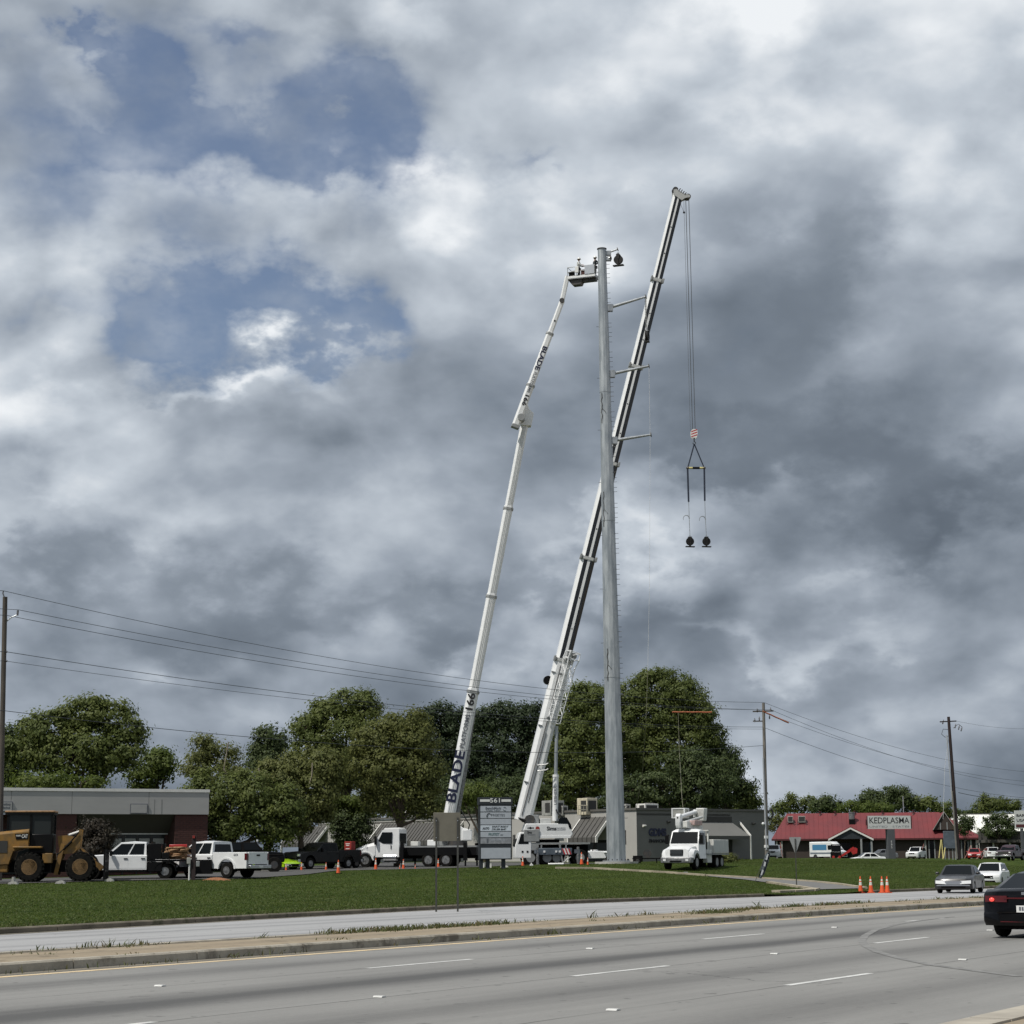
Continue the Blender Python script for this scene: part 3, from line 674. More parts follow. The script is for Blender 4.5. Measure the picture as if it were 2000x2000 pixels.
def car(name, label, cat, loc, rz, paint, kind, L, W, Hh, group=None, rim='alu', wr=.33, front='plain', rear='plain'):
    K = CARS[kind]; root = thing(name, label, cat, loc, rz, group)
    zb, zh, zt = K['zb'], K['zh'], K['zt']; gx = [f * L for f in K['g']]
    ax = L * .29; ra = wr + .06; gc = .20
    top = [(-L / 2 + .10, gc + .06), (-L / 2 - .015, .36), (-L / 2 - .015, .50), (-L / 2 + .02, .54), (-L / 2 + .02, zt - .20), (-L / 2 + .07, zt - .06), (-L / 2 + .20, zt), (gx[0] - .02, max(zb, zt)), (gx[0] + .1, zb), (0, zb), (gx[3], zb - .01), (L / 2 - .55, (zb + zh * 2) / 3 + .02), (L / 2 - .12, zh), (L / 2 - .02, zh - .14), (L / 2, .44), (L / 2 - .08, gc + .02)]
    prof = top + arch(ax, ra, gc + .06)[0:] + arch(-ax, ra, gc + .06)
    secs = []
    for s, sx, dz in ((-1, .945, -.05), (-.95, .965, -.012), (-.6, .99, .01), (0, 1.0, .02), (.6, .99, .01), (.95, .965, -.012), (1, .945, -.05)):
        q = []
        for i, (x, z) in enumerate(prof):
            xx = x * sx if abs(x) > ax + ra + .02 else x
            q.append((xx, s * W / 2, z + (dz if i < len(top) and z > .6 else 0)))
        secs.append(q)
    MB().loft(secs).build('body', paint, root, smooth=40)
    u = MB(); u.box(-L / 2 + .25, L / 2 - .25, -W / 2 + .24, W / 2 - .24, gc - .02, zh - .1); u.build('underbody', 'blackmatt', root, smooth=0)
    wb, wt = W / 2 - .05, W / 2 - K['ins']
    def cc(x, w, z): return [(x, -w, z), (x, w, z)]
    z0 = zb - .06
    a, b_, c, d = (gx[0], z0), (gx[1], Hh - .03), (gx[2], Hh - .02), (gx[3], z0)
    mid = ((gx[1] + gx[2]) / 2, Hh + .015)
    secs = []
    for s in (-1, -.8, 0, .8, 1):
        drop = -.035 if abs(s) == 1 else (-.01 if abs(s) == .8 else 0)
        secs.append([(a[0], s * wb, a[1]), (b_[0], s * wt, b_[1] + drop), (mid[0], s * wt, mid[1] + drop), (c[0], s * wt, c[1] + drop), (d[0], s * wb, d[1])])
    MB().loft(secs).build('roof', paint, root, smooth=40)
    dr = -.035
    ql = [(a[0], wb, a[1]), (b_[0], wt, b_[1] + dr), (c[0], wt, c[1] + dr), (d[0], wb, d[1])]
    qr = [(d[0], -wb, d[1]), (c[0], -wt, c[1] + dr), (b_[0], -wt, b_[1] + dr), (a[0], -wb, a[1])]
    for (u0, u1) in K['side']:
        pane(root, 'side_window', ql[::-1] if False else ql, u0, u1, .16, .90, 'glass', out=-.006 + .014)
        pane(root, 'side_window', qr, 1 - u1, 1 - u0, .16, .90, 'glass', out=.008)
    qf = [(d[0], wb, d[1]), (c[0], wt, c[1]), (c[0], -wt, c[1]), (d[0], -wb, d[1])]
    pane(root, 'windscreen', qf, .07, .93, .10, .93, 'glass', out=.012)
    qb = [(a[0], -wb, a[1]), (b_[0], -wt, b_[1]), (b_[0], wt, b_[1]), (a[0], wb, a[1])]
    pane(root, 'rear_window', qb, .08, .92, .14, .92, 'glass', out=.012)
    for sx in (1, -1):
        for sy in (1, -1): wheel(root, sx * ax, sy * (W / 2 - .12), wr, .22, sy, rim, spokes=5 if kind != 'sedan' else 0)
    for sy in (1, -1):
        h = MB(); hw = .20 if kind != 'sedan' else .24
        zl0, zl1 = zh - .25, zh - .09
        h.hexa([(L / 2 - .25, sy * (W / 2 - .60), zl0), (L / 2 - .40, sy * (W / 2 - .10), zl0 + .03), (L / 2 - .44, sy * (W / 2 - .10), zl1 + .03), (L / 2 - .30, sy * (W / 2 - .60), zl1)],
               [(L / 2 + .022, sy * (W / 2 - .60), zl0), (L / 2 - .055, sy * (W / 2 - .06), zl0 + .03), (L / 2 - .085, sy * (W / 2 - .06), zl1 + .03), (L / 2 - .015, sy * (W / 2 - .60), zl1)])
        h.build('headlight', 'lamp', root, smooth=0)
        t = MB(); t.hexa([(-L / 2 + .2, sy * (W / 2 - .55), zt - .27), (-L / 2 + .3, sy * (W / 2 - .06), zt - .27), (-L / 2 + .3, sy * (W / 2 - .06), zt - .14), (-L / 2 + .2, sy * (W / 2 - .55), zt - .14)],
                         [(-L / 2 - .008, sy * (W / 2 - .55), zt - .27), (-L / 2 + .07, sy * (W / 2 - .055), zt - .27), (-L / 2 + .09, sy * (W / 2 - .055), zt - .14), (-L / 2 + .0, sy * (W / 2 - .55), zt - .14)])
        t.build('tail_light', 'red_lamp', root, smooth=0)
        if rear == 'bar': MB().ball((-L / 2 + .02, sy * (W / 2 - .22), zt - .22), .042, 8, (.6, 1.3, 1)).build('lit_bulb', 'red_lit', root)
        mm = MB(); mm.ball((gx[3] - .30, sy * (W / 2 + .08), zb + .06), .11, 8, (.6, 1, .7)); mm.build('mirror', paint, root)
    g = MB(); g.box(L / 2 - .1, L / 2 + .008, -.42, .42, zh - .27, zh - .10)
    g.build('grille', 'chrome' if front == 'chrome' else 'blackmatt', root, smooth=0)
    lo = MB(); lo.box(L / 2 - .15, L / 2 + .006, -W / 2 + .35, W / 2 - .35, .26, .38); lo.build('air_intake', 'blackmatt', root, smooth=0)
    if front == 'chrome':
        bb = MB(); bb.box(L / 2 - .06, L / 2 + .03, -W / 2 + .12, W / 2 - .12, zh - .34, zh - .29); bb.build('bumper_strip', 'chrome', root, smooth=0)
    pl = MB(); pl.box(-L / 2 - .012, -L / 2 + .1, -.19, .19, zt - .48, zt - .34); pl.build('licence_plate', 'inkwhite', root, smooth=0)
    return root

def pickup(name, label, cat, loc, rz, paint, group=None, bed='box', L=6.2, W=2.02, Hh=1.98, wr=.41):
    root = thing(name, label, cat, loc, rz, group)
    xf, xr = 2.05, -1.75; ra = wr + .10; z0 = .50; cb = -.78
    front = [(cb, z0), (cb, 1.26), (1.25, 1.26), (1.30, 1.30), (2.7, 1.22), (3.02, 1.10), (3.08, .75), (3.05, z0)] + arch(xf, ra, z0)
    secs = []
    for s, sx, dz in ((-1, .975, -.04), (-.94, .985, 0), (0, 1.0, .02), (.94, .985, 0), (1, .975, -.04)):
        secs.append([(x * (sx if x > 2.6 else 1), s * W / 2, z + (dz if z > 1 and i < 8 else 0)) for i, (x, z) in enumerate(front)])
    MB().loft(secs).build('body', paint, root, smooth=40)
    # cab above the belt line
    wb, wt = W / 2 - .04, W / 2 - .20; gx = (cb + .02, cb + .06, .62, 1.42); zb = 1.22
    secs = []
    for s in (-1, -.8, 0, .8, 1):
        dr = -.05 if abs(s) == 1 else (-.012 if abs(s) == .8 else 0)
        secs.append([(gx[0], s * wb, zb), (gx[1], s * wt, Hh - .03 + dr), ((gx[1] + gx[2]) / 2, s * wt, Hh + .01 + dr), (gx[2], s * wt, Hh - .04 + dr), (gx[3], s * wb, zb)])
    MB().loft(secs).build('roof', paint, root, smooth=40)
    a, b_, c, d = (gx[0], zb), (gx[1], Hh - .08), (gx[2], Hh - .09), (gx[3], zb)
    ql = [(a[0], wb, a[1]), (b_[0], wt, b_[1]), (c[0], wt, c[1]), (d[0], wb, d[1])]
    qr = [(d[0], -wb, d[1]), (c[0], -wt, c[1]), (b_[0], -wt, b_[1]), (a[0], -wb, a[1])]
    for u0, u1 in ((.07, .43), (.48, .93)):
        pane(root, 'side_window', ql, u0, u1, .12, .93, 'glass', out=.01, u0t=u0, u1t=min(u1, .95)); pane(root, 'side_window', qr, 1 - u1, 1 - u0, .12, .93, 'glass', out=.01)
    pane(root, 'windscreen', [(d[0], wb, d[1]), (c[0], wt, c[1]), (c[0], -wt, c[1]), (d[0], -wb, d[1])], .06, .94, .10, .94, 'glass', out=.012)
    pane(root, 'rear_window', [(a[0], -wb, a[1]), (b_[0], -wt, b_[1]), (b_[0], wt, b_[1]), (a[0], wb, a[1])], .10, .90, .25, .85, 'glass', out=.012)
    for sy in (1, -1):
        for x0, x1 in ((cb + .05, .14), (.18, 1.22)):
            dq = MB(); y = sy * W / 2
            dq.hexa([(x0, y - sy * .02, .56), (x1, y - sy * .02, .56), (x1, y - sy * .02, 1.19), (x0, y - sy * .02, 1.19)], [(x0, y + sy * .008, .56), (x1, y + sy * .008, .56), (x1, y + sy * .004, 1.19), (x0, y + sy * .004, 1.19)])
            dd = dq.build('door', paint, root, smooth=0)
            MB().cbox(x0 + .14, y + sy * .022, 1.08, .20, .03, .05).build('handle', 'black', dd, smooth=0)
        MB().box(cb, 1.4, sy * (W / 2 - .12), sy * (W / 2 + .04), .40, .45).build('running_board', 'black', root, smooth=0)
        m_ = MB(); m_.box(1.0, 1.14, sy * (W / 2 + .04), sy * (W / 2 + .26), 1.22, 1.5); m_.build('mirror', 'black', root, bevel=.03)
        h = MB(); h.box(2.86, 3.085, sy * (W / 2 - .08) - (.24 if sy > 0 else 0), sy * (W / 2 - .08) + (.24 if sy < 0 else 0), .92, 1.08); h.build('headlight', 'lamp', root, smooth=0)
    MB().box(2.95, 3.10, -.62, .62, .78, 1.10).build('grille', 'darksteel', root, smooth=0)
    MB().box(2.9, 3.20, -W / 2 + .03, W / 2 - .03, .46, .70).build('bumper', 'chrome', root, bevel=.03)
    MB().box(-2.9, 2.8, -.55, .55, .38, .62).build('chassis', 'blackmatt', root, smooth=0)
    if bed == 'box':
        for sy in (1, -1):
            side = [(-3.05, z0), (-3.05, 1.38), (cb - .03, 1.38), (cb - .03, z0)]
            pr = [(-3.05, 1.36), (cb - .04, 1.36), (cb - .04, z0)] + arch(xr, ra, z0) + [(-3.05, z0)]
            b = MB(); b.prism(pr, sy * (W / 2 - .10), sy * (W / 2)); b.build('bed_side', paint, root, smooth=40, bevel=.02)
            fl = MB(); a_ = [(xr + (ra + .09) * math.cos(PI * i / 10), z0 + (ra + .09) * math.sin(PI * i / 10)) for i in range(11)]; i_ = [(xr + ra * math.cos(PI * i / 10), z0 + ra * math.sin(PI * i / 10)) for i in range(11)][::-1]
            fl.prism(a_ + i_, sy * (W / 2 - .04), sy * (W / 2 + .035)); fl.build('wheel_arch', paint, root, smooth=50)
            t = MB(); t.box(-3.075, -2.93, sy * (W / 2 - .15) if sy > 0 else -W / 2 - .008, W / 2 + .008 if sy > 0 else -(W / 2 - .15), .95, 1.30); t.build('tail_light', 'red_lamp', root, smooth=0)
        MB().box(-3.0, cb - .05, -W / 2 + .12, W / 2 - .12, .80, .86).build('bed_floor', 'blackmatt', root, smooth=0)
        tg = MB().box(-3.085, -3.0, -W / 2 + .16, W / 2 - .16, .72, 1.37).build('tailgate', paint, root, bevel=.02)
        MB().box(-3.11, -3.084, -.14, .14, 1.16, 1.24).build('handle', 'black', tg, smooth=0)
        MB().box(-3.28, -3.08, -W / 2 + .05, W / 2 - .05, .50, .68).build('rear_bumper', 'chrome', root, bevel=.02)
        MB().box(-3.295, -3.279, -.17, .17, .54, .66).build('licence_plate', 'inkwhite', root, smooth=0)
    for sx, xx in ((1, xf), (-1, xr)):
        for sy in (1, -1): wheel(root, xx, sy * (W / 2 - .14), wr, .27, sy, 'alu', .54, spokes=6)
    return root

GROUP_LOT = 'vehicles parked in the work lot'
# ---- white flatbed pickup in front of the left building, facing left
p = on(262, 36.6)
fb = pickup('flatbed_pickup', 'white crew cab pickup with black flatbed, nose beside the yellow loader', 'pickup truck', p, R(184), 'white', bed=None)
b = MB(); b.box(-3.1, -.82, -1.1, 1.1, .92, 1.02); b.box(-3.1, -3.02, -1.1, 1.1, .78, 1.02); b.build('flatbed_deck', 'black', fb, smooth=0)
b = MB()
for y in (-1.05, -.35, .35, 1.05): b.box(-.98, -.90, y - .04, y + .04, 1.0, 1.95)
for z in (1.28, 1.55, 1.9): b.box(-.985, -.895, -1.09, 1.09, z, z + .07)
b.build('headache_rack', 'black', fb, smooth=0)
MB().box(-.96, -.92, -1.05, 1.05, 1.05, 1.88).build('rack_mesh', 'blackmatt', fb, smooth=0)
for sy in (1, -1): MB().box(-1.55, -.84, sy * .72 if sy > 0 else -1.10, 1.10 if sy > 0 else -.72, 1.035, 1.86).build('tall_toolbox', 'black', fb, bevel=.02)
for sy in (1, -1):
    bx = MB().box(-1.95, -1.57, sy * .62 if sy > 0 else -1.12, 1.12 if sy > 0 else -.62, 1.03, 1.38).build('toolbox', 'black', fb, bevel=.02)
    MB().box(-1.60, -.86, sy * .80 if sy > 0 else -1.08, 1.08 if sy > 0 else -.80, .40, .90).build('toolbox', 'black', fb, bevel=.02)
    a_ = [(-1.75 + .62 * math.cos(PI * i / 8), .42 + .52 * math.sin(PI * i / 8)) for i in range(9)]; i_ = [(-1.75 + .57 * math.cos(PI * i / 8), .42 + .47 * math.sin(PI * i / 8)) for i in range(9)][::-1]
    MB().prism(a_ + i_, sy * .78, sy * 1.1).build('mudguard', 'black', fb, smooth=50)
    MB().cbox(-3.13, sy * .85, .86, .04, .22, .10).build('tail_light', 'red_lamp', fb, smooth=0)
# load: a stack of tan slabs with a red load bar behind
st = thing('slab_stack', 'tan broken slabs stacked on the black flatbed behind the white cab', 'slab stack', (p.x, p.y, p.z), R(184))
for k in range(6):
    for j in range(3):
        b = MB(T(-1.95 - j * .32 + random.uniform(-.06, .06), random.uniform(-.12, .12), 1.06 + k * .105) @ RZ(random.uniform(-.25, .25)) @ RX(random.uniform(-.05, .05)))
        b.hexa([(-.24, -.62, 0), (.22, -.58, 0), (.25, .60, 0), (-.21, .56, 0)], [(-.20, -.58, .085), (.25, -.63, .09), (.22, .57, .085), (-.24, .61, .09)])
        b.build('slab', 'stone', st, smooth=0)
cr = tag(MB(T(p.x, p.y, p.z) @ RZ(R(184))).box(-2.7, -1.75, -1.02, -.78, 1.03, 1.82).build('red_crate', 'redpaint', bevel=.03), 'red crate standing behind the tan slabs on the flatbed', 'crate')
# ---- white pickup seen from its rear corner
p2 = on(413, 36.0)
pk = pickup('white_pickup', 'white crew cab four by four pickup showing its tailgate and red tail lamp', 'pickup truck', p2, R(152), 'white')
text('4X4', .17, 'inkgrey', pk, facing((-2.35, 1.018, 1.22), (-1, 0, 0), (0, 0, 1)), bold=.01)
text('4X4', .17, 'inkgrey', pk, facing((-2.35, -1.018, 1.22), (1, 0, 0), (0, 0, 1)), bold=.01)
# ---- dark lifted off-roader behind it
p3 = on(495, 32.0)
jp = thing('black_offroader', 'lifted black off-road vehicle with a row of roof lamps behind the white tailgate', 'off-roader', p3, R(8))
b = MB(); b.loft([[(-1.9, y, .62), (-1.9, y, 1.28), (.55, y, 1.30), (1.75, y, 1.22), (1.9, y, .9), (1.85, y, .62)] for y in (-.82, .82)]); b.build('body', 'blackcar', jp, bevel=.05)
b = MB(); b.hexa([(-1.85, -.78, 1.28), (.6, -.78, 1.28), (.6, .78, 1.28), (-1.85, .78, 1.28)], [(-1.6, -.66, 1.84), (.15, -.66, 1.84), (.15, .66, 1.84), (-1.6, .66, 1.84)]); b.build('roof', 'blackmatt', jp, bevel=.04)
for sy in (1, -1):
    q = [(-1.85, sy * .78, 1.28), (-1.6, sy * .66, 1.84), (.15, sy * .66, 1.84), (.6, sy * .78, 1.28)]
    if sy < 0: q = q[::-1]
    pane(jp, 'side_window', q, .06, .46, .15, .88, 'glass', out=.012); pane(jp, 'side_window', q, .54, .92, .15, .88, 'glass', out=.012)
    for x in (1.25, -1.25):
        MB().box(x - .55, x + .55, sy * .78, sy * 1.0, 1.02, 1.10).build('mudguard', 'blackmatt', jp, bevel=.03); wheel(jp, x, sy * .86, .47, .32, sy, 'darksteel', .5)
for i in range(8):
    MB().cbox(.2, -.56 + i * .16, 1.93, .10, .13, .12).build('roof_lamp', 'lamp', jp, smooth=0)
MB().box(.15, .2, -.66, .66, 1.84, 1.88).build('lamp_bar', 'blackmatt', jp, smooth=0)
# ---- lime sports car
car('lime_sports_car', 'bright lime green low sports car parked behind the black off-roader', 'sports car', on(531, 27.5), R(-36), 'lime', 'sports', 4.5, 1.95, 1.17, rim='darksteel', wr=.36)
# ---- dark pickup facing the camera with a red banner
p4 = on(628, 27.0)
dk = pickup('dark_pickup', 'dark grey pickup facing forward with chrome grille, under the vine covered tree', 'pickup truck', p4, R(230), 'darkcar', bed='box', Hh=1.92)
dk.scale = (1, 1, 1)
bn = thing('red_banner_box', 'red box with white print standing in the bed of the dark pickup', 'box', on(683, 26.4), R(230))
MB().box(-.22, .22, -.36, .36, 1.25, 1.95).build('panel', 'redsign', bn, bevel=.02)
for k, (zz, wd) in enumerate(((1.78, .45), (1.66, .34), (1.42, .40))):
    for fx, dx in ((.224, 1), (-.224, -1)):
        MB().cbox(fx, 0, zz, .006, wd, .05).build('print_line', 'inkwhite', bn, smooth=0)
b = MB(); b.box(-.5, .5, -.6, .6, .75, 1.24); b.build('base', 'blackmatt', bn, smooth=0)
for sy in (1, -1): wheel(bn, 0, sy * .62, .36, .22, sy, 'darksteel')
# ---- white jeep behind the pylon
p5 = on(1166, 22.8)
wj = thing('white_jeep', 'small white open jeep parked between the crane and the steel pole', 'jeep', p5, R(176))
b = MB(); b.loft([[(-1.8, y, .5), (-1.8, y, 1.12), (.4, y, 1.14), (.5, y, 1.16), (1.7, y, 1.08), (1.85, y, .8), (1.8, y, .5)] for y in (-.78, .78)]); b.build('body', 'white', wj, bevel=.05)
b = MB(); b.box(-.1, .55, -.5, .5, 1.15, 1.24); b.build('bonnet_bulge', 'white', wj, bevel=.04)
b = MB(); b.tube([(.35, -.72, 1.14), (.2, -.7, 1.75), (.2, .7, 1.75), (.35, .72, 1.14)], .04); b.tube([(-1.2, -.72, 1.12), (-1.15, -.68, 1.78), (-1.15, .68, 1.78), (-1.2, .72, 1.12)], .045); b.build('roll_bar', 'blackmatt', wj)
for sy in (1, -1):
    for x in (1.15, -1.1):
        MB().box(x - .5, x + .5, sy * .74, sy * .98, .98, 1.05).build('mudguard', 'white', wj, bevel=.03); wheel(wj, x, sy * .82, .38, .26, sy, 'darksteel')
    MB().cbox(1.84, sy * .45, .9, .05, .2, .2).build('headlight', 'lamp', wj, smooth=0)
# ---- cars on the road
def onroad(px, py, s):
    q = at(px, py, Ys(s)); t = td(q.x, q.y)[0]; return Vector((q.x, q.y, float(zr(t)) + .006))
lc = car('grey_sedan', 'grey older sedan with chrome grille driving toward the camera in front of the white hatchback', 'car', onroad(1876, 1741, 37.0), R(249), 'greycar', 'sedan', 5.1, 1.92, 1.43, front='chrome', wr=.33)
car('white_hatchback', 'white hatchback following right behind the grey sedan on the far road', 'car', onroad(1938, 1732, 28.6), R(247), 'white', 'hatch', 4.4, 1.78, 1.55, wr=.32, rim='darksteel')
bc0 = xy(42.5, 12.52)
bc = car('black_car', 'glossy black car with lit red tail lamp driving away at the right edge', 'car', (bc0[0], bc0[1], .004), PI / 2 - PHI, 'blackcar', 'fastback', 4.75, 1.88, 1.38, rear='bar', wr=.36, rim='darksteel')
MB().box(-2.385, -2.33, -.45, .45, .815, .845).build('light_bar', 'red_lamp', bc, smooth=0)
MB().box(-2.372, -2.3, -.55, .55, .335, .355).build('reflector_strip', 'red_lamp', bc, smooth=0)
for sx, ch in ((.45, 'light_bar'),): pass
MB().cbox(-2.37, .02, .93, .02, .10, .06).build('badge', 'chrome', bc, smooth=0)
for i_ in range(5): MB().box(-2.39, -2.386, -.14 + i_ * .058, -.10 + i_ * .058, .575, .655).build('plate_mark', 'inkgrey', bc, smooth=0)
MB().box(-2.378, -2.36, -.62, .62, .52, .545).build('bumper_crease', 'blackmatt', bc, smooth=0)
# ---- cars around the plasma centre
GK = 'vehicles parked by the red roofed centre'
car('white_suv', 'white sport utility vehicle parked right of the dark sign pylon under the red roof', 'car', on(1790, 13.0), R(-118), 'white', 'suv', 4.75, 1.92, 1.78, GK, wr=.37, rim='darksteel')
car('red_car', 'red car parked with its bonnet toward the camera behind thin leaning stakes', 'car', on(1904, 13.6), R(-105), 'redpaint', 'hatch', 4.4, 1.82, 1.52, GK)
car('small_white_suv', 'white vehicle seen from behind between the red car and the maroon pickup', 'car', on(1937, 13.2), R(84), 'white', 'suv', 4.4, 1.82, 1.68, GK)
pickup('maroon_pickup', 'dark maroon pickup facing the camera at the right edge of the lot', 'pickup truck', on(1975, 15.6), R(-122), 'maroon', GK, Hh=1.94)
car('low_white_sedan', 'white sedan of which only the roof shows above the grass crest', 'car', on(1692, 16.0), R(182), 'white', 'sedan', 4.7, 1.82, 1.44, GK)
car('silver_grey_sedan', 'grey sedan half hidden behind the dark sign pylon', 'car', on(1722, 13.2), R(190), 'greycar2', 'sedan', 4.7, 1.84, 1.46, GK)
car('parked_white_hatchback', 'white car parked between the left corner of the red roofed centre and the grey pole', 'car', on(1511, 16.6), R(-103), 'white', 'suv', 4.4, 1.82, 1.62, GK)
# ---- van
pv = on(1618, 12.5)
vn = thing('shuttle_van', 'tall white shuttle van with blue window print by the entrance gable', 'van', pv, R(-38), GK)
b = MB(); b.loft([[(-2.7, y * k, .35), (-2.7, y * k, 2.62 - z), (1.1, y * k, 2.66 - z), (1.75, y * k, 2.1 - z), (2.2, y * k, 1.35), (2.75, y * k, 1.1), (2.8, y * k, .35)] for y, k, z in ((-1.02, 1, .12), (-.85, 1, 0), (.85, 1, 0), (1.02, 1, .12))]); b.build('body', 'white', vn, smooth=40)
q = [(2.2, .92, 1.38), (1.28, .86, 2.52), (1.28, -.86, 2.52), (2.2, -.92, 1.38)]; pane(vn, 'windscreen', q, .04, .96, .04, .88, 'glass', out=.05)
MB().box(-2.2, .3, -1.035, -1.0, 1.35, 2.2).build('window_print', 'bluevinyl', vn, smooth=0)
MB().box(.5, 1.5, -1.035, -1.0, 1.4, 2.1).build('side_window', 'glass', vn, smooth=0)
MB().box(-2.6, 2.2, -1.03, -1.0, .75, 1.0).build('stripe', 'van_grey', vn, smooth=0)
MB().box(-2.712, -2.69, -.8, .8, 1.35, 2.2).build('rear_window', 'bluevinyl', vn, smooth=0)
for x in (1.85, -1.7):
    for sy in (1, -1): wheel(vn, x, sy * .9, .36, .24, sy, 'darksteel')
for sy in (1, -1): MB().cbox(2.78, sy * .7, .9, .08, .3, .2).build('headlight', 'lamp', vn, smooth=0)
MB().cbox(2.8, 0, .55, .06, 1.7, .25).build('bumper', 'blackmatt', vn, smooth=0)
# ---- red skid loader with raised arm
ps = on(1641, 13.0)
sk = thing('red_skid_loader', 'red and black compact loader with its arm slanting up beside the white van', 'compact loader', ps, R(-8))
MB().box(-1.4, .2, -.7, .7, .3, 1.1).build('body', 'blackmatt', sk, bevel=.05)
for x, y in ((-1.2, -.6), (-1.2, .6), (.1, -.6), (.1, .6)): MB().box(x - .05, x + .05, y - .05, y + .05, 1.1, 2.15).build('cab_pillar', 'black', sk, smooth=0)
MB().box(-1.3, .25, -.7, .7, 2.15, 2.25).build('cab_roof', 'black', sk, smooth=0)
MB().box(-1.15, .05, -.62, .62, 1.12, 2.1).build('cab_glass', 'glass', sk, smooth=0)
for sy in (1, -1):
    b = MB(); b.hexa([(.0, sy * .78, .55), (.25, sy * .78, .35), (.25, sy * .92, .35), (.0, sy * .92, .55)], [(2.0, sy * .78, 1.85), (2.25, sy * .78, 1.6), (2.25, sy * .92, 1.6), (2.0, sy * .92, 1.85)]); b.build('lift_arm', 'redpaint', sk, smooth=0)
    for x in (-1.0, -.1): wheel(sk, x, sy * .82, .36, .26, sy, 'redpaint')
b = MB(); b.prism([(1.6, 1.2), (2.3, 1.75), (2.6, 1.55), (2.5, .9), (1.9, .7)], -.9, .9); b.build('bucket', 'redpaint', sk, smooth=0)

# ------------------------------------------------------------------ wheel loader
pl_ = on(112, 38.0)
ld = thing('wheel_loader', 'yellow wheel loader with black cab and chunky tyres at the left edge', 'wheel loader', pl_, R(7))
b = MB(); b.loft([[(-4.7, y * k, .78), (-4.7, y * k, 2.30), (-3.2, y * k, 2.50 - z), (-1.35, y * k, 2.68 - z), (-1.35, y * k, 1.75), (-2.1, y * k, 1.55), (-2.3, y * k, .9)] for y, k, z in ((-.98, 1, .12), (-.80, 1, 0), (.80, 1, 0), (.98, 1, .12))]); b.build('engine_hood', 'yellow', ld, smooth=30, bevel=.03)
for sy in (1, -1): MB().box(-2.92, -2.4, sy * .96 if sy > 0 else -1.0, 1.0 if sy > 0 else -.96, 1.48, 2.08).build('grille', 'hvacdark', ld, smooth=0)
for sy in (1, -1):
    dcl = MB(); dcl.prism([(-2.05, 2.42), (-1.38, 2.46), (-1.38, 2.16), (-1.98, 2.14)], sy * .975, sy * 1.002); dcl.build('decal_panel', 'black', ld, smooth=0)
text('CAT', .25, 'inkwhite', ld, facing((-1.56, -1.006, 2.30), (1, 0, 0), (0, 0, 1)), bold=.02, width=.30)
text('930K', .12, 'inkwhite', ld, facing((-1.87, -1.006, 2.33), (1, 0, 0), (0, 0, 1)), bold=.01)
MB().box(-2.4, 2.0, -.45, .45, .5, 1.1).build('chassis', 'blackmatt', ld, smooth=0)
MB().box(-4.65, -2.35, -.9, .9, .5, .95).build('counterweight', 'yellow', ld, bevel=.05)
# cab
b = MB()
for x in (-2.45, -1.3, -.25):
    for y in (-.72, .72): MB().box(x - .05, x + .05, y - .05, y + .05, 1.6, 3.4).build('cab_pillar', 'black', ld, smooth=0)
MB().box(-2.4, -.25, -.70, .70, 1.7, 3.48).build('cab_glass', 'glass_lit', ld, smooth=0)
MB().box(-2.62, -.12, -.82, .82, 3.50, 3.60).build('cab_roof', 'stone', ld, bevel=.04)
MB().box(-2.6, -.14, -.81, .81, 3.40, 3.498).build('roof_edge', 'black', ld, smooth=0)
MB().box(-1.32, -.18, -.78, .78, 1.45, 2.42).build('cab_base', 'black', ld, bevel=.04)
MB().box(-2.35, -1.8, -.3, .3, 1.8, 3.2).build('seat', 'van_grey', ld, bevel=.1)
for sy in (1, -1):
    MB().box(-2.1, -.65, sy * .7 if sy > 0 else -1.25, 1.25 if sy > 0 else -.7, 1.70, 1.80).build('mudguard', 'yellow', ld, bevel=.03)
    MB().box(-.62, -.14, sy * .75 if sy > 0 else -1.15, 1.15 if sy > 0 else -.75, .95, 1.45).build('battery_box', 'yellow', ld, bevel=.03)
    st_ = MB(); st_.box(-.60, -.18, sy * .9 if sy > 0 else -1.12, 1.12 if sy > 0 else -.9, .45, .5); st_.box(-.6, -.56, sy * 1.0 - .02, sy * 1.0 + .02, .45, .95); st_.box(-.22, -.18, sy * 1.0 - .02, sy * 1.0 + .02, .45, .95); st_.build('step', 'black', ld, smooth=0)
def lug_wheel(root, x, y, r, w, side):
    b = MB(); b.lathe([(.5 * r, -w / 2), (.84 * r, -w / 2), (.93 * r, -w / 2 + .08), (.93 * r, w / 2 - .08), (.84 * r, w / 2), (.5 * r, w / 2)], (0, 0, 0), (0, 1, 0), 28)
    o = b.build('wheel', 'tyre', root); o.location = (x, y, r)
    for i in range(20):
        for sg in (-1, 1):
            a = 2 * PI * (i + (.5 if sg > 0 else 0)) / 20; q = MB(RY(-a))
            q.hexa([(r * .90, sg * .02, -.07), (r * .90, sg * .02, .06), (r * .86, sg * w / 2, .20), (r * .86, sg * w / 2, .07)], [(r, sg * .02, -.06), (r, sg * .02, .05), (r * .965, sg * w / 2, .18), (r * .965, sg * w / 2, .08)])
            q.build('tread_lug', 'tyre', o, smooth=0)
    k = side; f = k * w / 2
    q = MB(); q.lathe([(.52 * r, f), (.50 * r, f + .01 * k), (.46 * r, f - .02 * k), (.40 * r, f - .20 * k), (.2 * r, f - .18 * k), (.16 * r, f - .10 * k), (.01, f - .10 * k)], (0, 0, 0), (0, 1, 0), 24); q.build('rim', 'rust', o)
for x in (-1.25, 1.28):
    for sy in (1, -1): lug_wheel(ld, x, sy * .98, .76, .56, sy)
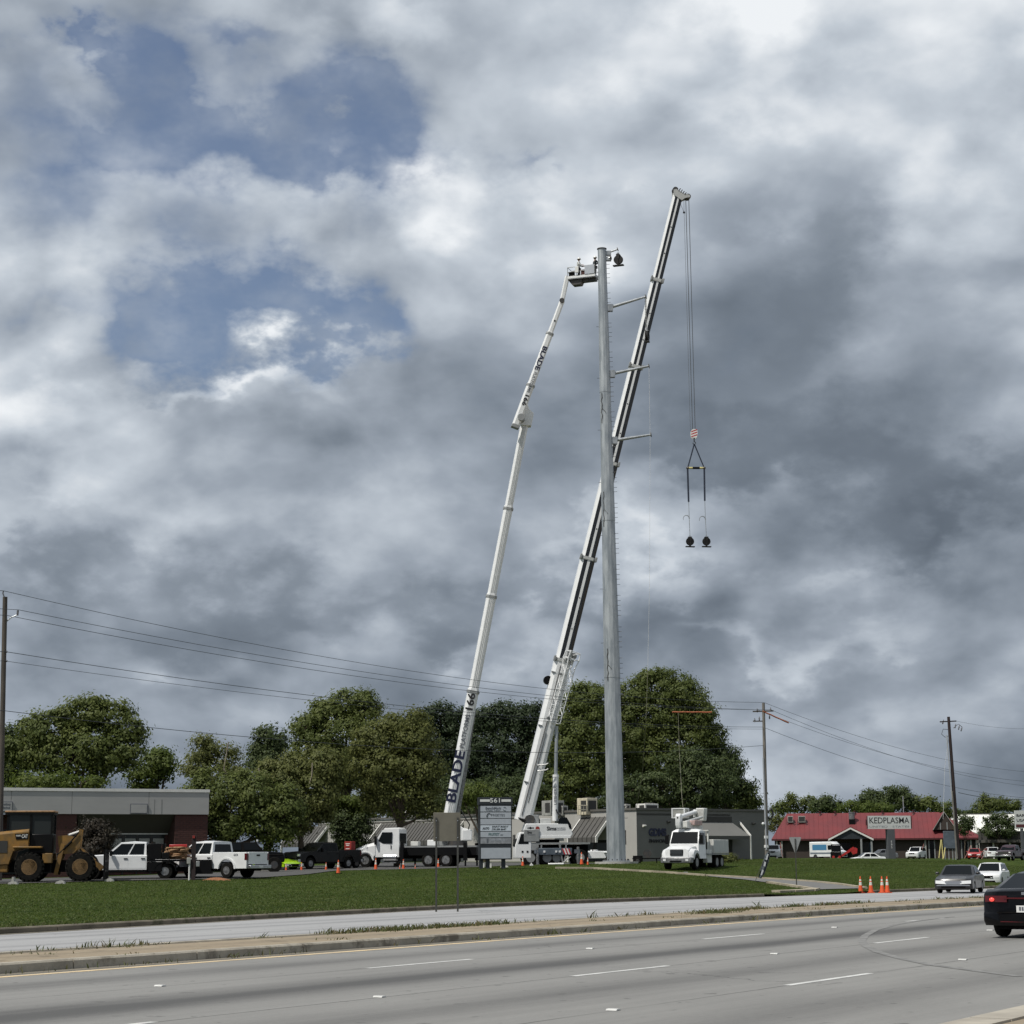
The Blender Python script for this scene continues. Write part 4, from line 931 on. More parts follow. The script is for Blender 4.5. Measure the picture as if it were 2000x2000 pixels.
# front frame, arms and linkage
for sy in (1, -1):
    b = MB(); b.prism([(.02, 2.32), (.5, 2.36), (.95, 2.22), (1.12, 2.66), (1.22, 2.64), (1.16, 1.75), (.85, 1.45), (.35, 1.40), (.1, 1.75)], sy * .36, sy * .50); b.build('lift_arm', 'yellow', ld, smooth=0)
    b = MB(); b.prism([(.22, 1.95), (.42, 1.90), (.10, .35), (-.10, .38)], sy * .52, sy * .62); b.build('tower_plate', 'yellow', ld, smooth=0)
    b = MB(); b.tube([(.05, sy * .57, 1.35), (.75, sy * .57, 2.05)], .06, 8); b.tube([(.6, sy * .57, 1.9), (1.08, sy * .57, 2.5)], .035, 8); b.build('hydraulic_cylinder', 'black', ld)
    b = MB(); b.prism([(1.0, 1.9), (1.15, 1.75), (2.35, .75), (2.2, .55)], sy * .36, sy * .48); b.build('lift_arm', 'yellow', ld, smooth=0)
b = MB(); b.tube([(.5, 0, 2.35), (1.1, 0, 2.55)], .07, 8); b.build('tilt_cylinder', 'trim', ld)
b = MB()
for y in (-1.0, -.3, .3, 1.0): b.box(2.42, 2.52, y - .05, y + .05, .12, 1.62)
for z in (.5, 1.0, 1.5): b.box(2.44, 2.50, -1.05, 1.05, z, z + .09)
b.build('fork_carriage', 'black', ld, smooth=0)
for y in (-.62, .62): MB().box(2.40, 3.7, y - .08, y + .08, .06, .13).build('fork', 'darksteel', ld, smooth=0)

# ------------------------------------------------------------------ booms
def boomframe(a, b, face):
    """x across (left to right as seen), y toward the viewer, z along the boom"""
    z = (Vector(b) - Vector(a)).normalized(); y = Vector(face) - z * Vector(face).dot(z); y.normalize(); x = z.cross(y)
    return frame(a, x, y, z)
def octa(w, d, c):
    return [(-w / 2, -d / 2 + c), (-w / 2, d / 2 - c), (-w / 2 + c, d / 2), (w / 2 - c, d / 2), (w / 2, d / 2 - c), (w / 2, -d / 2 + c), (w / 2 - c, -d / 2), (-w / 2 + c, -d / 2)]
def section(root, name, F, z0, z1, w, d, c, m):
    b = MB(F); b.prism(octa(w, d, c), z0, z1, ax='z'); return b.build(name, m, root, smooth=20)
FACE = Vector((.12, -1, 0))

# ------------------------------------------------------------------ aerial platform truck
pa = on(812, 26.0); pa.z = on(880, 25.8).z - .02
atk = thing('aerial_platform_truck', 'white truck mounted work platform, its lettered boom rising to the basket at the pole top', 'platform truck', pa, 0)
A0 = RZ(R(167))
def AM(): return MB(A0)
b = AM(); b.loft([[(4.55, y * k, .55), (4.62, y * k, 1.0), (4.4, y * k, 1.42 - z), (3.6, y * k, 1.72 - z), (2.85, y * k, 1.90 - z), (2.85, y * k, .9), (3.0, y * k, .75), (3.05, y * k, .60)] + [] for y, k, z in ((-1.12, 1, .28), (-.85, 1, .04), (0, 1, 0), (.85, 1, .04), (1.12, 1, .28))]); b.build('hood', 'white', atk, smooth=45)
b = AM(); b.loft([[(2.87, y, .75), (2.90, y, 1.85), (2.35, y * .93, 2.72), (2.2, y * .9, 2.90 - z), (1.15, y * .9, 2.93 - z), (1.02, y * .93, 2.8), (1.0, y, .75)] for y, z in ((-1.08, .10), (-.85, 0), (.85, 0), (1.08, .10))]); b.build('cab', 'white', atk, smooth=40)
for sy in (1, -1):
    b = AM(); y = sy * 1.085
    b.prism([(2.62, 1.95), (2.30, 2.58), (1.55, 2.58), (1.55, 1.75), (2.25, 1.75)], sy * 1.0, sy * 1.09); b.build('side_window', 'glass', atk, smooth=0)
    AM().cbox(1.62, y + sy * .01, 1.5, .05, .03, .3).build('handle', 'black', atk, smooth=0)
    b = AM(); b.box(2.70, 2.85, sy * 1.12, sy * 1.38, 1.65, 2.3); b.build('mirror', 'black', atk, bevel=.03)
    b = AM(); a_ = [(3.6 + .66 * math.cos(PI * i / 10), .52 + .66 * math.sin(PI * i / 10)) for i in range(11)]; i_ = [(3.6 + .58 * math.cos(PI * i / 10), .52 + .58 * math.sin(PI * i / 10)) for i in range(11)][::-1]
    b.prism(a_ + i_, sy * .8, sy * 1.16); b.build('mudguard', 'white', atk, smooth=50)
    b = AM(); b.cyl((1.2, sy * .9, .72), (2.2, sy * .9, .72), .28, n=16); b.build('fuel_tank', 'chrome', atk)
    b = AM(); b.box(1.2, 2.3, sy * .85, sy * 1.2, .30, .38); b.build('step', 'alu', atk, smooth=0)
    AM().cbox(4.56, sy * .8, .98, .10, .36, .2).build('headlight', 'lamp', atk, smooth=0)
b = AM(); b.box(.985, 1.02, -.82, .82, 1.75, 2.5); b.build('rear_window', 'glass', atk, smooth=0)
b = AM(); b.box(2.88, 2.93, -.95, .95, 1.95, 2.05); b.hexa([(2.895, -.98, 1.92), (2.895, .98, 1.92), (2.42, .9, 2.66), (2.42, -.9, 2.66)], [(2.925, -.98, 1.94), (2.925, .98, 1.94), (2.45, .9, 2.68), (2.45, -.9, 2.68)]); b.build('windscreen', 'glass', atk, smooth=0)
AM().box(4.45, 4.72, -1.12, 1.12, .38, .68).build('bumper', 'darksteel', atk, bevel=.04)
AM().box(4.5, 4.64, -.6, .6, .8, 1.3).build('grille', 'black', atk, smooth=0)
AM().box(-5.0, 4.2, -.5, .5, .62, .98).build('chassis', 'blackmatt', atk, smooth=0)
AM().box(-5.0, .85, -1.2, 1.2, 1.44, 1.56).build('deck', 'carriergrey', atk, smooth=0)
AM().box(-5.0, .80, -1.18, 1.18, .86, 1.43).build('body_side', 'black', atk, smooth=0)
for x, dl in ((3.6, 0), (-1.3, 1), (-2.65, 1)):
    for sy in (1, -1):
        w_ = wheel(atk, 0, 0, .52, .29, sy, 'alu', .6, dual=bool(dl)); yy = sy * (1.02 if not dl else .86)
        w_.matrix_local = A0 @ T(x, yy, .52)
for x in (.55, -4.3):
    for sy in (1, -1):
        b = AM(); b.box(x - .16, x + .16, sy * .3, sy * 1.75, 1.05, 1.35); b.build('outrigger_beam', 'black', atk, smooth=0)
        b = AM(); b.box(x - .13, x + .13, sy * 1.62, sy * 1.88, .45, 1.75); b.cyl((x, sy * 1.75, .06), (x, sy * 1.75, .5), .07, n=10); b.build('outrigger_leg', 'black', atk, smooth=30)
        b = AM(); b.cyl((x, sy * 1.75, .0), (x, sy * 1.75, .07), .28, n=16); b.build('outrigger_pad', 'darksteel', atk)
for x0, x1, z1, m in ((-.1, .5, 1.9, 'white_dirty'), (-1.6, -.8, 2.0, 'white'), (-2.3, -1.75, 2.2, 'carriergrey')): AM().box(x0, x1, -1.0, -.3, 1.57, z1).build('deck_box', m, atk, bevel=.03)
# turret
yb = pa.y - .75
def loc(p): return Vector(p) - pa
tp = loc(at(893, 1650, yb)); foot = loc(at(870, 1632, yb)); kn = loc(at(1027, 815, yb))
b = MB(); b.cyl((tp.x, tp.y, 1.56), (tp.x, tp.y, 1.9), .75, n=20); b.build('slew_ring', 'darksteel', atk)
b = MB(); b.prism([(tp.x - 1.25, 1.9), (tp.x - 1.25, 2.9), (tp.x - .3, 3.3), (tp.x + .5, 2.85), (tp.x + 1.05, 2.75), (tp.x + 1.1, 1.9)], tp.y - .55, tp.y + .55); b.build('turret', 'white', atk, bevel=.05)
b = MB(); b.box(tp.x + .42, tp.x + 1.12, tp.y - .75, tp.y + .75, 1.95, 2.72); b.build('counterweight', 'white', atk, bevel=.04)
b = MB()
for i in range(3): b.tube([(tp.x + .30, tp.y - .7 - .08 * i, 4.2), (tp.x + .62, tp.y - .75 - .08 * i, 3.6), (tp.x + .95, tp.y - .75 - .08 * i, 3.1), (tp.x + .85, tp.y - .7, 2.75)], .045, 6)
b.build('hydraulic_hose', 'rubberdark', atk)
FB = boomframe(foot, kn, FACE); LB = (kn - foot).length
ys_ = [1632, 1357, 1172, 998, 818]; ws_ = [.86, .75, .68, .60]
cut = [(1632 - y) / (1632 - 815) * LB for y in ys_]
for i in range(4):
    section(atk, 'boom_section', FB, cut[i] - (.1 if i else .4), cut[i + 1] + .15, ws_[i], ws_[i] * .95, ws_[i] * .24, 'boomwhite')
    if i:
        b = MB(FB); b.prism(octa(ws_[i - 1] + .10, ws_[i - 1] * .95 + .10, .2), cut[i] - .16, cut[i] + .02, ax='z'); b.build('boom_collar', 'carriergrey', atk, smooth=20)
# raised ribs along the boom sides
b = MB(FB)
for i in range(4):
    w_ = ws_[i]; 
    for xx in (-.16, .0, .16): b.box(xx * w_ - .018, xx * w_ + .018, w_ * .475 - .01, w_ * .475 + .018, cut[i] + .2, cut[i + 1] - .25)
b.build('boom_rib', 'boomgrey', atk, smooth=0)
b = MB(FB); b.tube([(.62, .05, -.4), (.50, .05, 6.8)], .16, 10); b.tube([(.50, .05, 6.6), (.40, .05, 9.6)], .09, 10); b.build('lift_cylinder', 'alu', atk)
ob = FB @ Matrix(((1, 0, 0, 0), (0, 0, 1, 0), (0, 1, 0, 0), (0, 0, 0, 1)))
def boomtext(F, s, size, z, m, depth, up, width=None, bold=.01, x=0.0):
    """lettering lying along a boom; UP=-1 reads from foot to tip with its tops to the left"""
    o = F @ Vector((x, depth, z)); zx = (F.to_3x3() @ Vector((0, 0, 1))); xx = (F.to_3x3() @ Vector((1, 0, 0)))
    return text(s, size, m, atk, facing(o, zx if up < 0 else -zx, -xx if up < 0 else xx), bold=bold, width=width)
zpx = lambda y: (1632 - y) / (1632 - 815) * LB
boomtext(FB, 'BLADE', 1.0, (zpx(1570) + zpx(1473)) / 2, 'navy', .437, -1, width=(zpx(1473) - zpx(1570)), bold=.03, x=-.08)
boomtext(FB, 'PLATFORMS', .50, (zpx(1468) + zpx(1402)) / 2, 'inkgrey', .437, -1, width=(zpx(1403) - zpx(1466)), x=-.06)
boomtext(FB, '166', .78, (zpx(1397) + zpx(1363)) / 2, 'ink', .437, -1, width=(zpx(1364) - zpx(1396)), bold=.025, x=-.06)
# knuckle and upper boom
yj = yb
j0 = loc(at(1009, 826, yj - .9)); j1 = loc(at(1097, 590, yj - .9)); FJ = boomframe(j0, j1, FACE); LJ = (j1 - j0).length
b = MB(boomframe(kn, kn + Vector((0, 0, 1)), FACE)); b.prism([(-.45, -.45), (.42, -.55), (.55, -.1), (.30, .55), (-.15, .75), (-.5, .3)], -.45, .45, ax='y'); 
b2 = MB(frame(kn, (1, 0, 0), (0, 1, 0), (0, 0, 1))); b2.prism([(-.42, -.75), (.40, -.75), (.62, .25), (.30, .55), (.10, 1.1), (-.45, 1.0), (-.30, .2)], -.42, .42); b2.build('knuckle', 'boomwhite', atk, bevel=.05)
b = MB(); c_ = kn.lerp(j0, .5); b.cyl((c_.x, kn.y - 1.35, c_.z + .05), (c_.x, kn.y + .3, c_.z + .05), .27, n=18); b.build('knuckle_pin', 'carriergrey', atk)
zj = lambda y: (826 - y) / (826 - 590) * LJ
jc = [0, zj(753), zj(652), LJ]; jw = [.60, .53, .40]
for i in range(3):
    section(atk, 'upper_boom_section', FJ, jc[i] - (.15 if i == 0 else .1), jc[i + 1] + .1, jw[i], jw[i] * .95, jw[i] * .24, 'boomwhite')
    if i:
        b = MB(FJ); b.prism(octa(jw[i - 1] + .09, jw[i - 1] * .95 + .09, .16), jc[i] - .12, jc[i] + .03, ax='z'); b.build('boom_collar', 'carriergrey', atk, smooth=20)
b = MB(FJ); b.box(-.31, .31, -.32, .32, -.45, -.16); b.build('boom_end_cap', 'carriergrey', atk, bevel=.04)
boomtext(FJ, 'BLADE', .52, (zj(678) + zj(725)) / 2, 'navy', .262, 1, width=zj(678) - zj(724), bold=.03)
boomtext(FJ, 'PLATFORMS', .32, (zj(729) + zj(768)) / 2, 'inkgrey', .304, 1, width=zj(729) - zj(768))
boomtext(FJ, '166', .44, (zj(772) + zj(792)) / 2, 'ink', .304, 1, width=zj(772) - zj(792), bold=.025)
for i, (u, r_) in enumerate(((zj(628), .07),)):
    b = MB(FJ); b.cyl((0.0, .17, u), (0, .22, u), r_, n=10); b.build('boom_bolt', 'black', atk)
k0 = loc(at(1098, 586, yj - .9)); k1 = loc(at(1108, 540, yj - .9)); FK = boomframe(k0, k1, FACE)
b = MB(); b.cyl((k0.x - .02, k0.y - .28, k0.z - .1), (k0.x - .02, k0.y + .28, k0.z - .1), .20, n=14); b.build('jib_pin', 'darksteel', atk)
section(atk, 'jib', FK, .05, (k1 - k0).length, .36, .34, .07, 'boomwhite')
# basket: right end nearer to the camera
bk = loc(at(1139, 549, yj - 1.0)); FBK = frame(bk, (math.cos(R(-20)), math.sin(R(-20)), 0), (math.sin(R(20)), math.cos(R(20)), 0), (0, 0, 1))
hl, hw_, hh = 1.12, .48, 1.08
b = MB(FBK); b.box(-hl, hl, -hw_, hw_, .10, .16); b.build('basket_floor', 'alu', atk, smooth=0)
b = MB(FBK); b.box(-hl * .8, hl, -.2, .2, -.12, .09); b.prism([(-hl, .08), (-hl * .72, -.32), (-.15, -.32), (.05, .08)], -.32, .32); b.build('basket_mount', 'darksteel', atk, smooth=0)
for y in (-hw_, hw_): MB(FBK).box(-hl, hl, y - .02, y + .02, .165, .36).build('toe_board', 'boomwhite', atk, smooth=0)
for x in (-hl, hl): MB(FBK).box(x - .02, x + .02, -hw_ + .03, hw_ - .03, .165, .36).build('toe_board', 'boomwhite', atk, smooth=0)
for z in (.70, hh):
    b = MB(FBK); b.tube([(-hl, -hw_, z), (hl, -hw_, z), (hl, hw_, z), (-hl, hw_, z), (-hl, -hw_, z)], .025, 6); b.build('basket_rail', 'carriergrey', atk)
for x in (-hl, -.4, .35, hl):
    for y in (-hw_, hw_):
        b = MB(FBK); b.tube([(x, y, .36), (x, y, hh)], .024, 6); b.build('basket_post', 'carriergrey', atk)
MB(FBK).box(.30, 1.08, -hw_ - .06, -hw_ - .025, .38, 1.10).build('basket_panel', 'greypanel', atk, smooth=0)
MB(FBK).box(-.46, -.18, -hw_ - .16, -hw_ - .03, .55, 1.06).build('control_box', 'inkwhite', atk, bevel=.02)
MB(FBK).box(-1.05, -.6, -hw_ + .05, -hw_ + .3, .17, .75).build('tool_bag', 'blackmatt', atk, bevel=.05)
MB(FBK).box(-.05, .35, -hw_ + .03, -hw_ + .25, .37, .8).build('tool_bag', 'brick', atk, bevel=.05)

# ------------------------------------------------------------------ people
def person(label, loc, rz, shirt, pose=0, group=None):
    root = thing('person', label, 'person', loc, rz, group)
    def skin(name, pts, edges, rad, m, rootv=0, sub=1):
        me = bpy.data.meshes.new(name); me.from_pydata(pts, edges, []); o = bpy.data.objects.new(name, me); COL.objects.link(o); o.parent = root
        me.materials.append(M[m]); md = o.modifiers.new('skin', 'SKIN'); md.use_smooth_shade = True
        for i, r_ in enumerate(rad): me.skin_vertices[0].data[i].radius = r_ if isinstance(r_, tuple) else (r_, r_)
        me.skin_vertices[0].data[rootv].use_root = True
        o.modifiers.new('sub', 'SUBSURF').levels = sub; o.modifiers['sub'].render_levels = sub
        return o
    # x forward, y left
    J = dict(pel=(0, 0, .95), ch=(.02, 0, 1.25), nk=(.03, 0, 1.48), hd=(.05, 0, 1.60), tp=(.05, 0, 1.72))
    pts = list(J.values()); ed = [(0, 1), (1, 2), (2, 3), (3, 4)]; rad = [(.15, .11), (.17, .12), .055, .085, .06]
    for s in (1, -1):
        b = len(pts)
        arm = [(.03, s * .19, 1.42), (.12, s * .26, 1.16), (.36, s * .20, 1.10), (.44, s * .18, 1.10)] if pose == 0 else [(.03, s * .19, 1.42), (.18, s * .24, 1.22), (.42, s * .14, 1.34), (.50, s * .12, 1.37)]
        pts += arm; ed += [(1, b), (b, b + 1), (b + 1, b + 2), (b + 2, b + 3)]; rad += [.065, .05, .034, (.02, .04)]
        h = pts[-1]
        for i in range(5):
            f = len(pts); dy = (i - 1.8) * .02 * s; ln = (.05, .075, .082, .075, .055)[i]
            if i == 0: q1, q2 = (h[0] + .0, h[1] - s * .045, h[2] + .015), (h[0] + .04, h[1] - s * .055, h[2] + .02)
            else: q1, q2 = (h[0] + ln * .6, h[1] + dy, h[2] - .005), (h[0] + ln, h[1] + dy, h[2] - .035)
            pts += [q1, q2]; ed += [(b + 3, f), (f, f + 1)]; rad += [.010, .008]
        l = len(pts); pts += [(0, s * .10, .90), (.03, s * .11, .50), (-.02, s * .12, .10), (.12, s * .13, .04)]
        ed += [(0, l), (l, l + 1), (l + 1, l + 2), (l + 2, l + 3)]; rad += [.095, .062, .042, .045]
    skin('body', pts, ed, rad, 'skin')
    # clothing a little outside the body
    cp = [(0, 0, .93), (.02, 0, 1.25), (.03, 0, 1.44)]; ce = [(0, 1), (1, 2)]; cr = [(.17, .13), (.19, .14), (.10, .09)]
    for s in (1, -1):
        b = len(cp); cp += [(.03, s * .19, 1.42), (.12, s * .26, 1.16), (.34, s * .20, 1.10)] if pose == 0 else [(.03, s * .19, 1.42), (.18, s * .24, 1.22), (.40, s * .15, 1.33)]
        ce += [(1, b), (b, b + 1), (b + 1, b + 2)]; cr += [.082, .066, .05]
    skin('shirt', cp, ce, cr, shirt)
    tp_ = [(0, 0, .96)]; te = []; tr_ = [(.17, .13)]
    for s in (1, -1):
        b = len(tp_); tp_ += [(0, s * .10, .88), (.03, s * .11, .50), (-.02, s * .12, .10)]; te += [(0, b), (b, b + 1), (b + 1, b + 2)]; tr_ += [.112, .082, .066]
    skin('trousers', tp_, te, tr_, 'trousers')
    for s in (1, -1): MB().box(-.10, .19, s * .125 - .05, s * .125 + .05, .0, .10).build('boot', 'black', root, bevel=.03)
    b = MB(); b.lathe([(.165, 0), (.17, .012), (.125, .02), (.122, .07), (.09, .13), (.03, .155)], (.05, 0, 1.66), (0, 0, 1), 16); b.build('hard_hat', 'helmet', root)
    b = MB(); b.ball((.128, 0, 1.60), .016, 6); b.build('nose', 'skin', root)
    for s in (1, -1):
        MB().ball((.125, s * .03, 1.625), .009, 6).build('eye', 'black', root); MB().ball((.05, s * .085, 1.605), .022, 6, (.6, .4, 1)).build('ear', 'skin', root)
    MB().cbox(.128, 0, 1.56, .012, .045, .010).build('mouth', 'brick', root, smooth=0)
    b = MB(); b.lathe([(.088, 0), (.092, .04), (.088, .08)], (.035, 0, 1.585), (0, 0, 1), 12); b.build('hair', 'bark', root)
    return root
w1 = pa + (FBK @ Vector((-.38, .02, .165))); w2 = pa + (FBK @ Vector((.92, .12, .165)))
person('worker in pale shirt and white hard hat at the left end of the high basket', w1, R(-18), 'shirt', 0)
person('worker in dark jacket and white hard hat nearest the pole in the high basket', w2, R(20), 'jacket', 1)

# ------------------------------------------------------------------ mobile crane
ck = on(1075, 24.2); ck.z = at(1075, 1691.5, ck.y).z
mc = thing('mobile_crane', 'large white mobile crane with shade-banded telescopic boom leaning past the steel pole', 'mobile crane', ck, 0)
C0 = RZ(R(184))
def CM(): return MB(C0)
S = 24.2
def cx_(px): return -(px - 1075) / S      # carrier runs along the picture, its cab to the left
CM().box(-3.1, 2.05, -1.25, 1.25, 1.72, 1.86).build('deck', 'carriergrey', mc, smooth=0)
CM().box(-3.0, 2.6, -.6, .6, .8, 1.70).build('chassis', 'blackmatt', mc, smooth=0)
b = CM(); b.loft([[(1.62, y, .62), (1.62, y, 1.78), (1.72, y, 2.66), (2.55, y, 2.68), (2.92, y, 1.7), (2.95, y, .62)] for y in (-1.28, 1.28)]); b.build('carrier_cab', 'boomwhite', mc, bevel=.06)
for sy in (1, -1):
    b = CM(); b.prism([(1.85, 1.75), (1.9, 2.55), (2.45, 2.55), (2.7, 1.75)], sy * 1.25, sy * 1.29); b.build('side_window', 'glass', mc, smooth=0)
    for xx in (1.95, 2.35):
        CM().cbox(xx, sy * 1.29, 1.15, .14, .03, .14).build('marker_lamp', 'black', mc, smooth=0)
b = CM(); b.box(2.9, 2.97, -1.15, 1.15, 1.6, 2.5); b.build('windscreen', 'glass', mc, smooth=0)
for px in (1034, 1066, 1085, 1130):
    for sy in (1, -1):
        w_ = wheel(mc, 0, 0, .66, .38, sy, 'carriergrey', .56); w_.matrix_local = C0 @ T(cx_(px), sy * 1.08, .66)
CM().box(1.05, 1.62, -1.26, 1.26, 1.25, 1.72).build('mudguard', 'carriergrey', mc, smooth=0)
for px in (1047, 1055, 1092, 1103):
    for sy in (1, -1):
        CM().box(cx_(px) - .05, cx_(px) + .05, sy * 1.2 - .04, sy * 1.2 + .04, .9, 1.72).build('deck_strut', 'carriergrey', mc, smooth=0)
for sy in (1, -1):
    b = CM(); b.box(cx_(1114), cx_(1049), sy * 1.30 if sy > 0 else -1.55, 1.55 if sy > 0 else -1.30, .88, 1.42); b.build('outrigger_box', 'bluegrey', mc, bevel=.03)
    for i, m in enumerate(('redchev', 'inkwhite', 'redchev', 'inkwhite', 'redchev')):
        x1 = cx_(1114) + .05 + i * .12; b = CM(); y = sy * 1.556
        b.hexa([(x1, y - sy * .01, .92), (x1 + .12, y - sy * .01, .92), (x1 + .30, y - sy * .01, 1.38), (x1 + .18, y - sy * .01, 1.38)], [(x1, y + sy * .004, .92), (x1 + .12, y + sy * .004, .92), (x1 + .30, y + sy * .004, 1.38), (x1 + .18, y + sy * .004, 1.38)])
        b.build('chevron', m, mc, smooth=0)
    for px in (1060, 1083, 1090):
        CM().cbox(cx_(px), sy * 1.57, 1.15, .16, .06, .16).build('lamp', 'lamp', mc, smooth=0)
    b = CM(); yq = sy * 1.45
    b.tube([(cx_(1090), yq, 1.7), (cx_(1096), yq, .25)], .06); b.tube([(cx_(1096), yq, .25), (cx_(1112), yq, .75)], .05); b.tube([(cx_(1101), yq, .9), (cx_(1098), yq, .2)], .04); b.build('ladder_frame', 'carriergrey', mc)
    for px in (1044, 1122):
        b = CM(); b.box(cx_(px) - .14, cx_(px) + .14, sy * 1.2, sy * 3.1, 1.0, 1.3); b.build('outrigger_beam', 'bluegrey', mc, smooth=0)
        b = CM(); b.cyl((cx_(px), sy * 3.0, .1), (cx_(px), sy * 3.0, 1.5), .11, n=12); b.build('outrigger_leg', 'alu', mc)
        b = CM(); b.cyl((cx_(px), sy * 3.0, 0), (cx_(px), sy * 3.0, .1), .35, n=16); b.build('outrigger_pad', 'darksteel', mc)
# superstructure
zz = lambda y: (1691.5 - y) / S
b = CM(); b.cyl((cx_(1070), 0, 1.86), (cx_(1070), 0, 2.12), .95, n=24); b.build('slew_ring', 'blackmatt', mc)
b = CM(); b.prism([(cx_(1021), zz(1622)), (cx_(1025), zz(1610)), (cx_(1109), zz(1610)), (cx_(1117), zz(1630)), (cx_(1112), zz(1637.5)), (cx_(1021), zz(1637.5))], -1.2, 1.2); b.build('superstructure', 'white', mc, bevel=.05)
CM().box(cx_(1112), cx_(1052), -1.24, 1.24, zz(1638), zz(1633.5)).build('catwalk_edge', 'boomwhite', mc, smooth=0)
b = CM(); b.box(cx_(1051.5), cx_(1021), -1.32, 1.32, zz(1645), zz(1621)); b.build('counterweight', 'carriergrey', mc, bevel=.05)
for sgn in (1,):
    yy = 1.205; r_ = C0.to_3x3() @ Vector((-1, 0, 0))
    def cf(px, y, yy): return facing(C0 @ Vector((cx_(px), yy, zz(y))), r_, (0, 0, 1))
    text('Sims', .42, 'ink', mc, cf(1075, 1620, 1.206), bold=.035, width=.75)
    for yq, wd in ((1619, .75), (1622.3, .82)): text('CRANE & EQUIPMENT' if yq > 1620 else 'CRANE SERVICE', .12, 'inkgrey', mc, cf(1093, yq, 1.206), width=wd)
    text('Sims', .26, 'ink', mc, cf(1032, 1627, 1.326), bold=.03, width=.36)
    text('CRANE & EQUIPMENT', .08, 'inkgrey', mc, cf(1036, 1631.5, 1.326), width=.6)
    b = CM(); b.cyl((cx_(1048), 1.19, zz(1619.5)), (cx_(1048), 1.212, zz(1619.5)), .17, n=18); b.build('round_badge', 'redsign', mc)
    b = CM(); b.cyl((cx_(1034), 1.19, zz(1618.5)), (cx_(1034), 1.21, zz(1618.5)), .10, n=14); b.box(cx_(1041), cx_(1028), 1.195, 1.211, zz(1619.5), zz(1617.5)); b.build('emblem', 'ink', mc, smooth=0)
# operator cab on the right, dark glass
b = CM(); b.prism([(cx_(1088), zz(1610)), (cx_(1090), zz(1601)), (cx_(1095), zz(1598.5)), (cx_(1105), zz(1598.5)), (cx_(1113), zz(1612)), (cx_(1115), zz(1621)), (cx_(1110), zz(1620)), (cx_(1107), zz(1610.3))], .35, 1.22); b.build('operator_cab', 'glass', mc, smooth=0)
for px, y0, y1, w_, m in ((1040, 1593, 1608, 1.0, 'carriergrey'), (1065, 1600, 1610, .9, 'boomgrey')): CM().box(cx_(px) - w_ / 2, cx_(px) + w_ / 2, -.9, .6, zz(1610) + .01, zz(y0)).build('winch_housing', m, mc, bevel=.04)
b = CM(); b.cyl((cx_(1034), -.7, zz(1603)), (cx_(1034), .7, zz(1603)), .42, n=20); b.build('winch_drum', 'darksteel', mc)
b = CM()
for i in range(4): b.tube([(cx_(1012 + i * 3), .5 + i * .1, zz(1598 + i)), (cx_(1020 + i * 3), .6, zz(1606)), (cx_(1030), .6, zz(1610) + .1)], .05, 6)
b.build('hydraulic_hose', 'rubberdark', mc)
# boom
yc = ck.y
def lc_(p): return Vector(p) - ck
f0 = lc_(at(1021, 1603, yc)); t0 = lc_(at(1324, 381, yc)); FC = boomframe(f0, t0, FACE); LC = (t0 - f0).length
zc_ = lambda y: (1603 - y) / (1603 - 381) * LC
cy = [1603, 1305, 1110, 925, 733, 558, 381]; cw = [1.36, 1.20, 1.10, 1.00, .92, .82]
for i in range(6):
    w_ = cw[i]; d_ = w_ * .9; c_ = w_ * .20
    z0_, z1_ = zc_(cy[i]) - (.3 if i else .0), zc_(cy[i + 1]) + .1
    section(mc, 'boom_section', FC, z0_, z1_, w_, d_, c_, 'boomwhite')
    if i:
        # underside shade and reflection painted as dark bands along the telescopic sections, a millimetre-thin raised strip
        b = MB(FC); b.box(-w_ * .29, -w_ * .03, d_ / 2 - .01, d_ / 2 + .004, z0_ + .35, z1_ - .25); b.build('boom_shade_band', 'boom_shade', mc, smooth=0)
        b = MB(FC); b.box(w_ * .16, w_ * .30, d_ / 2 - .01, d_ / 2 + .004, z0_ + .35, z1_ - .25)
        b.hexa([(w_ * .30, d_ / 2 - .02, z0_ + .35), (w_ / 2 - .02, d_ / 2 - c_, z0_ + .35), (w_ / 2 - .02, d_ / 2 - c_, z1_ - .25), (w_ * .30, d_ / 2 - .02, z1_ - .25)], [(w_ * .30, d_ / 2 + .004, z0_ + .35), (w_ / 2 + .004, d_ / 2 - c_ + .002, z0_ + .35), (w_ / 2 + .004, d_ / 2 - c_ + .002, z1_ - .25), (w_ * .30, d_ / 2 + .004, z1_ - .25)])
        b.build('boom_shade_band', 'boom_shade', mc, smooth=0)
        wp = cw[i - 1]; b = MB(FC); b.prism(octa(wp + .12, wp * .9 + .12, wp * .22), zc_(cy[i]) - .1, zc_(cy[i]) + .14, ax='z'); b.build('boom_collar', 'boomgrey', mc, smooth=20)
        for sx in (-1, 1):
            b = MB(FC); b.box(sx * (wp / 2 + .04) - .08, sx * (wp / 2 + .04) + .08, wp * .2, wp * .52, zc_(cy[i]) - .15, zc_(cy[i]) + .25); b.build('collar_lug', 'carriergrey', mc, bevel=.02)
        for q in (.33, .62):
            zq = z0_ + (z1_ - z0_) * q; b = MB(FC); b.cyl((w_ * .06, d_ / 2 - .02, zq), (w_ * .06, d_ / 2 + .012, zq), .055, n=8); b.build('pin_hole', 'black', mc)
b = MB(FC); b.tube([(-.25, .63, .4), (-.2, .66, 3.5), (-.1, .66, 8), (-.12, .66, zc_(1315))], .03, 6); b.tube([(.0, .63, 1.5), (.06, .65, zc_(1440))], .022, 6); b.build('boom_cable', 'darksteel', mc)
for y in (1330, 1430, 1535): MB(FC).box(-.70, -.40, .2, .66, zc_(y), zc_(y) + .07).build('cable_clip', 'carriergrey', mc, smooth=0)
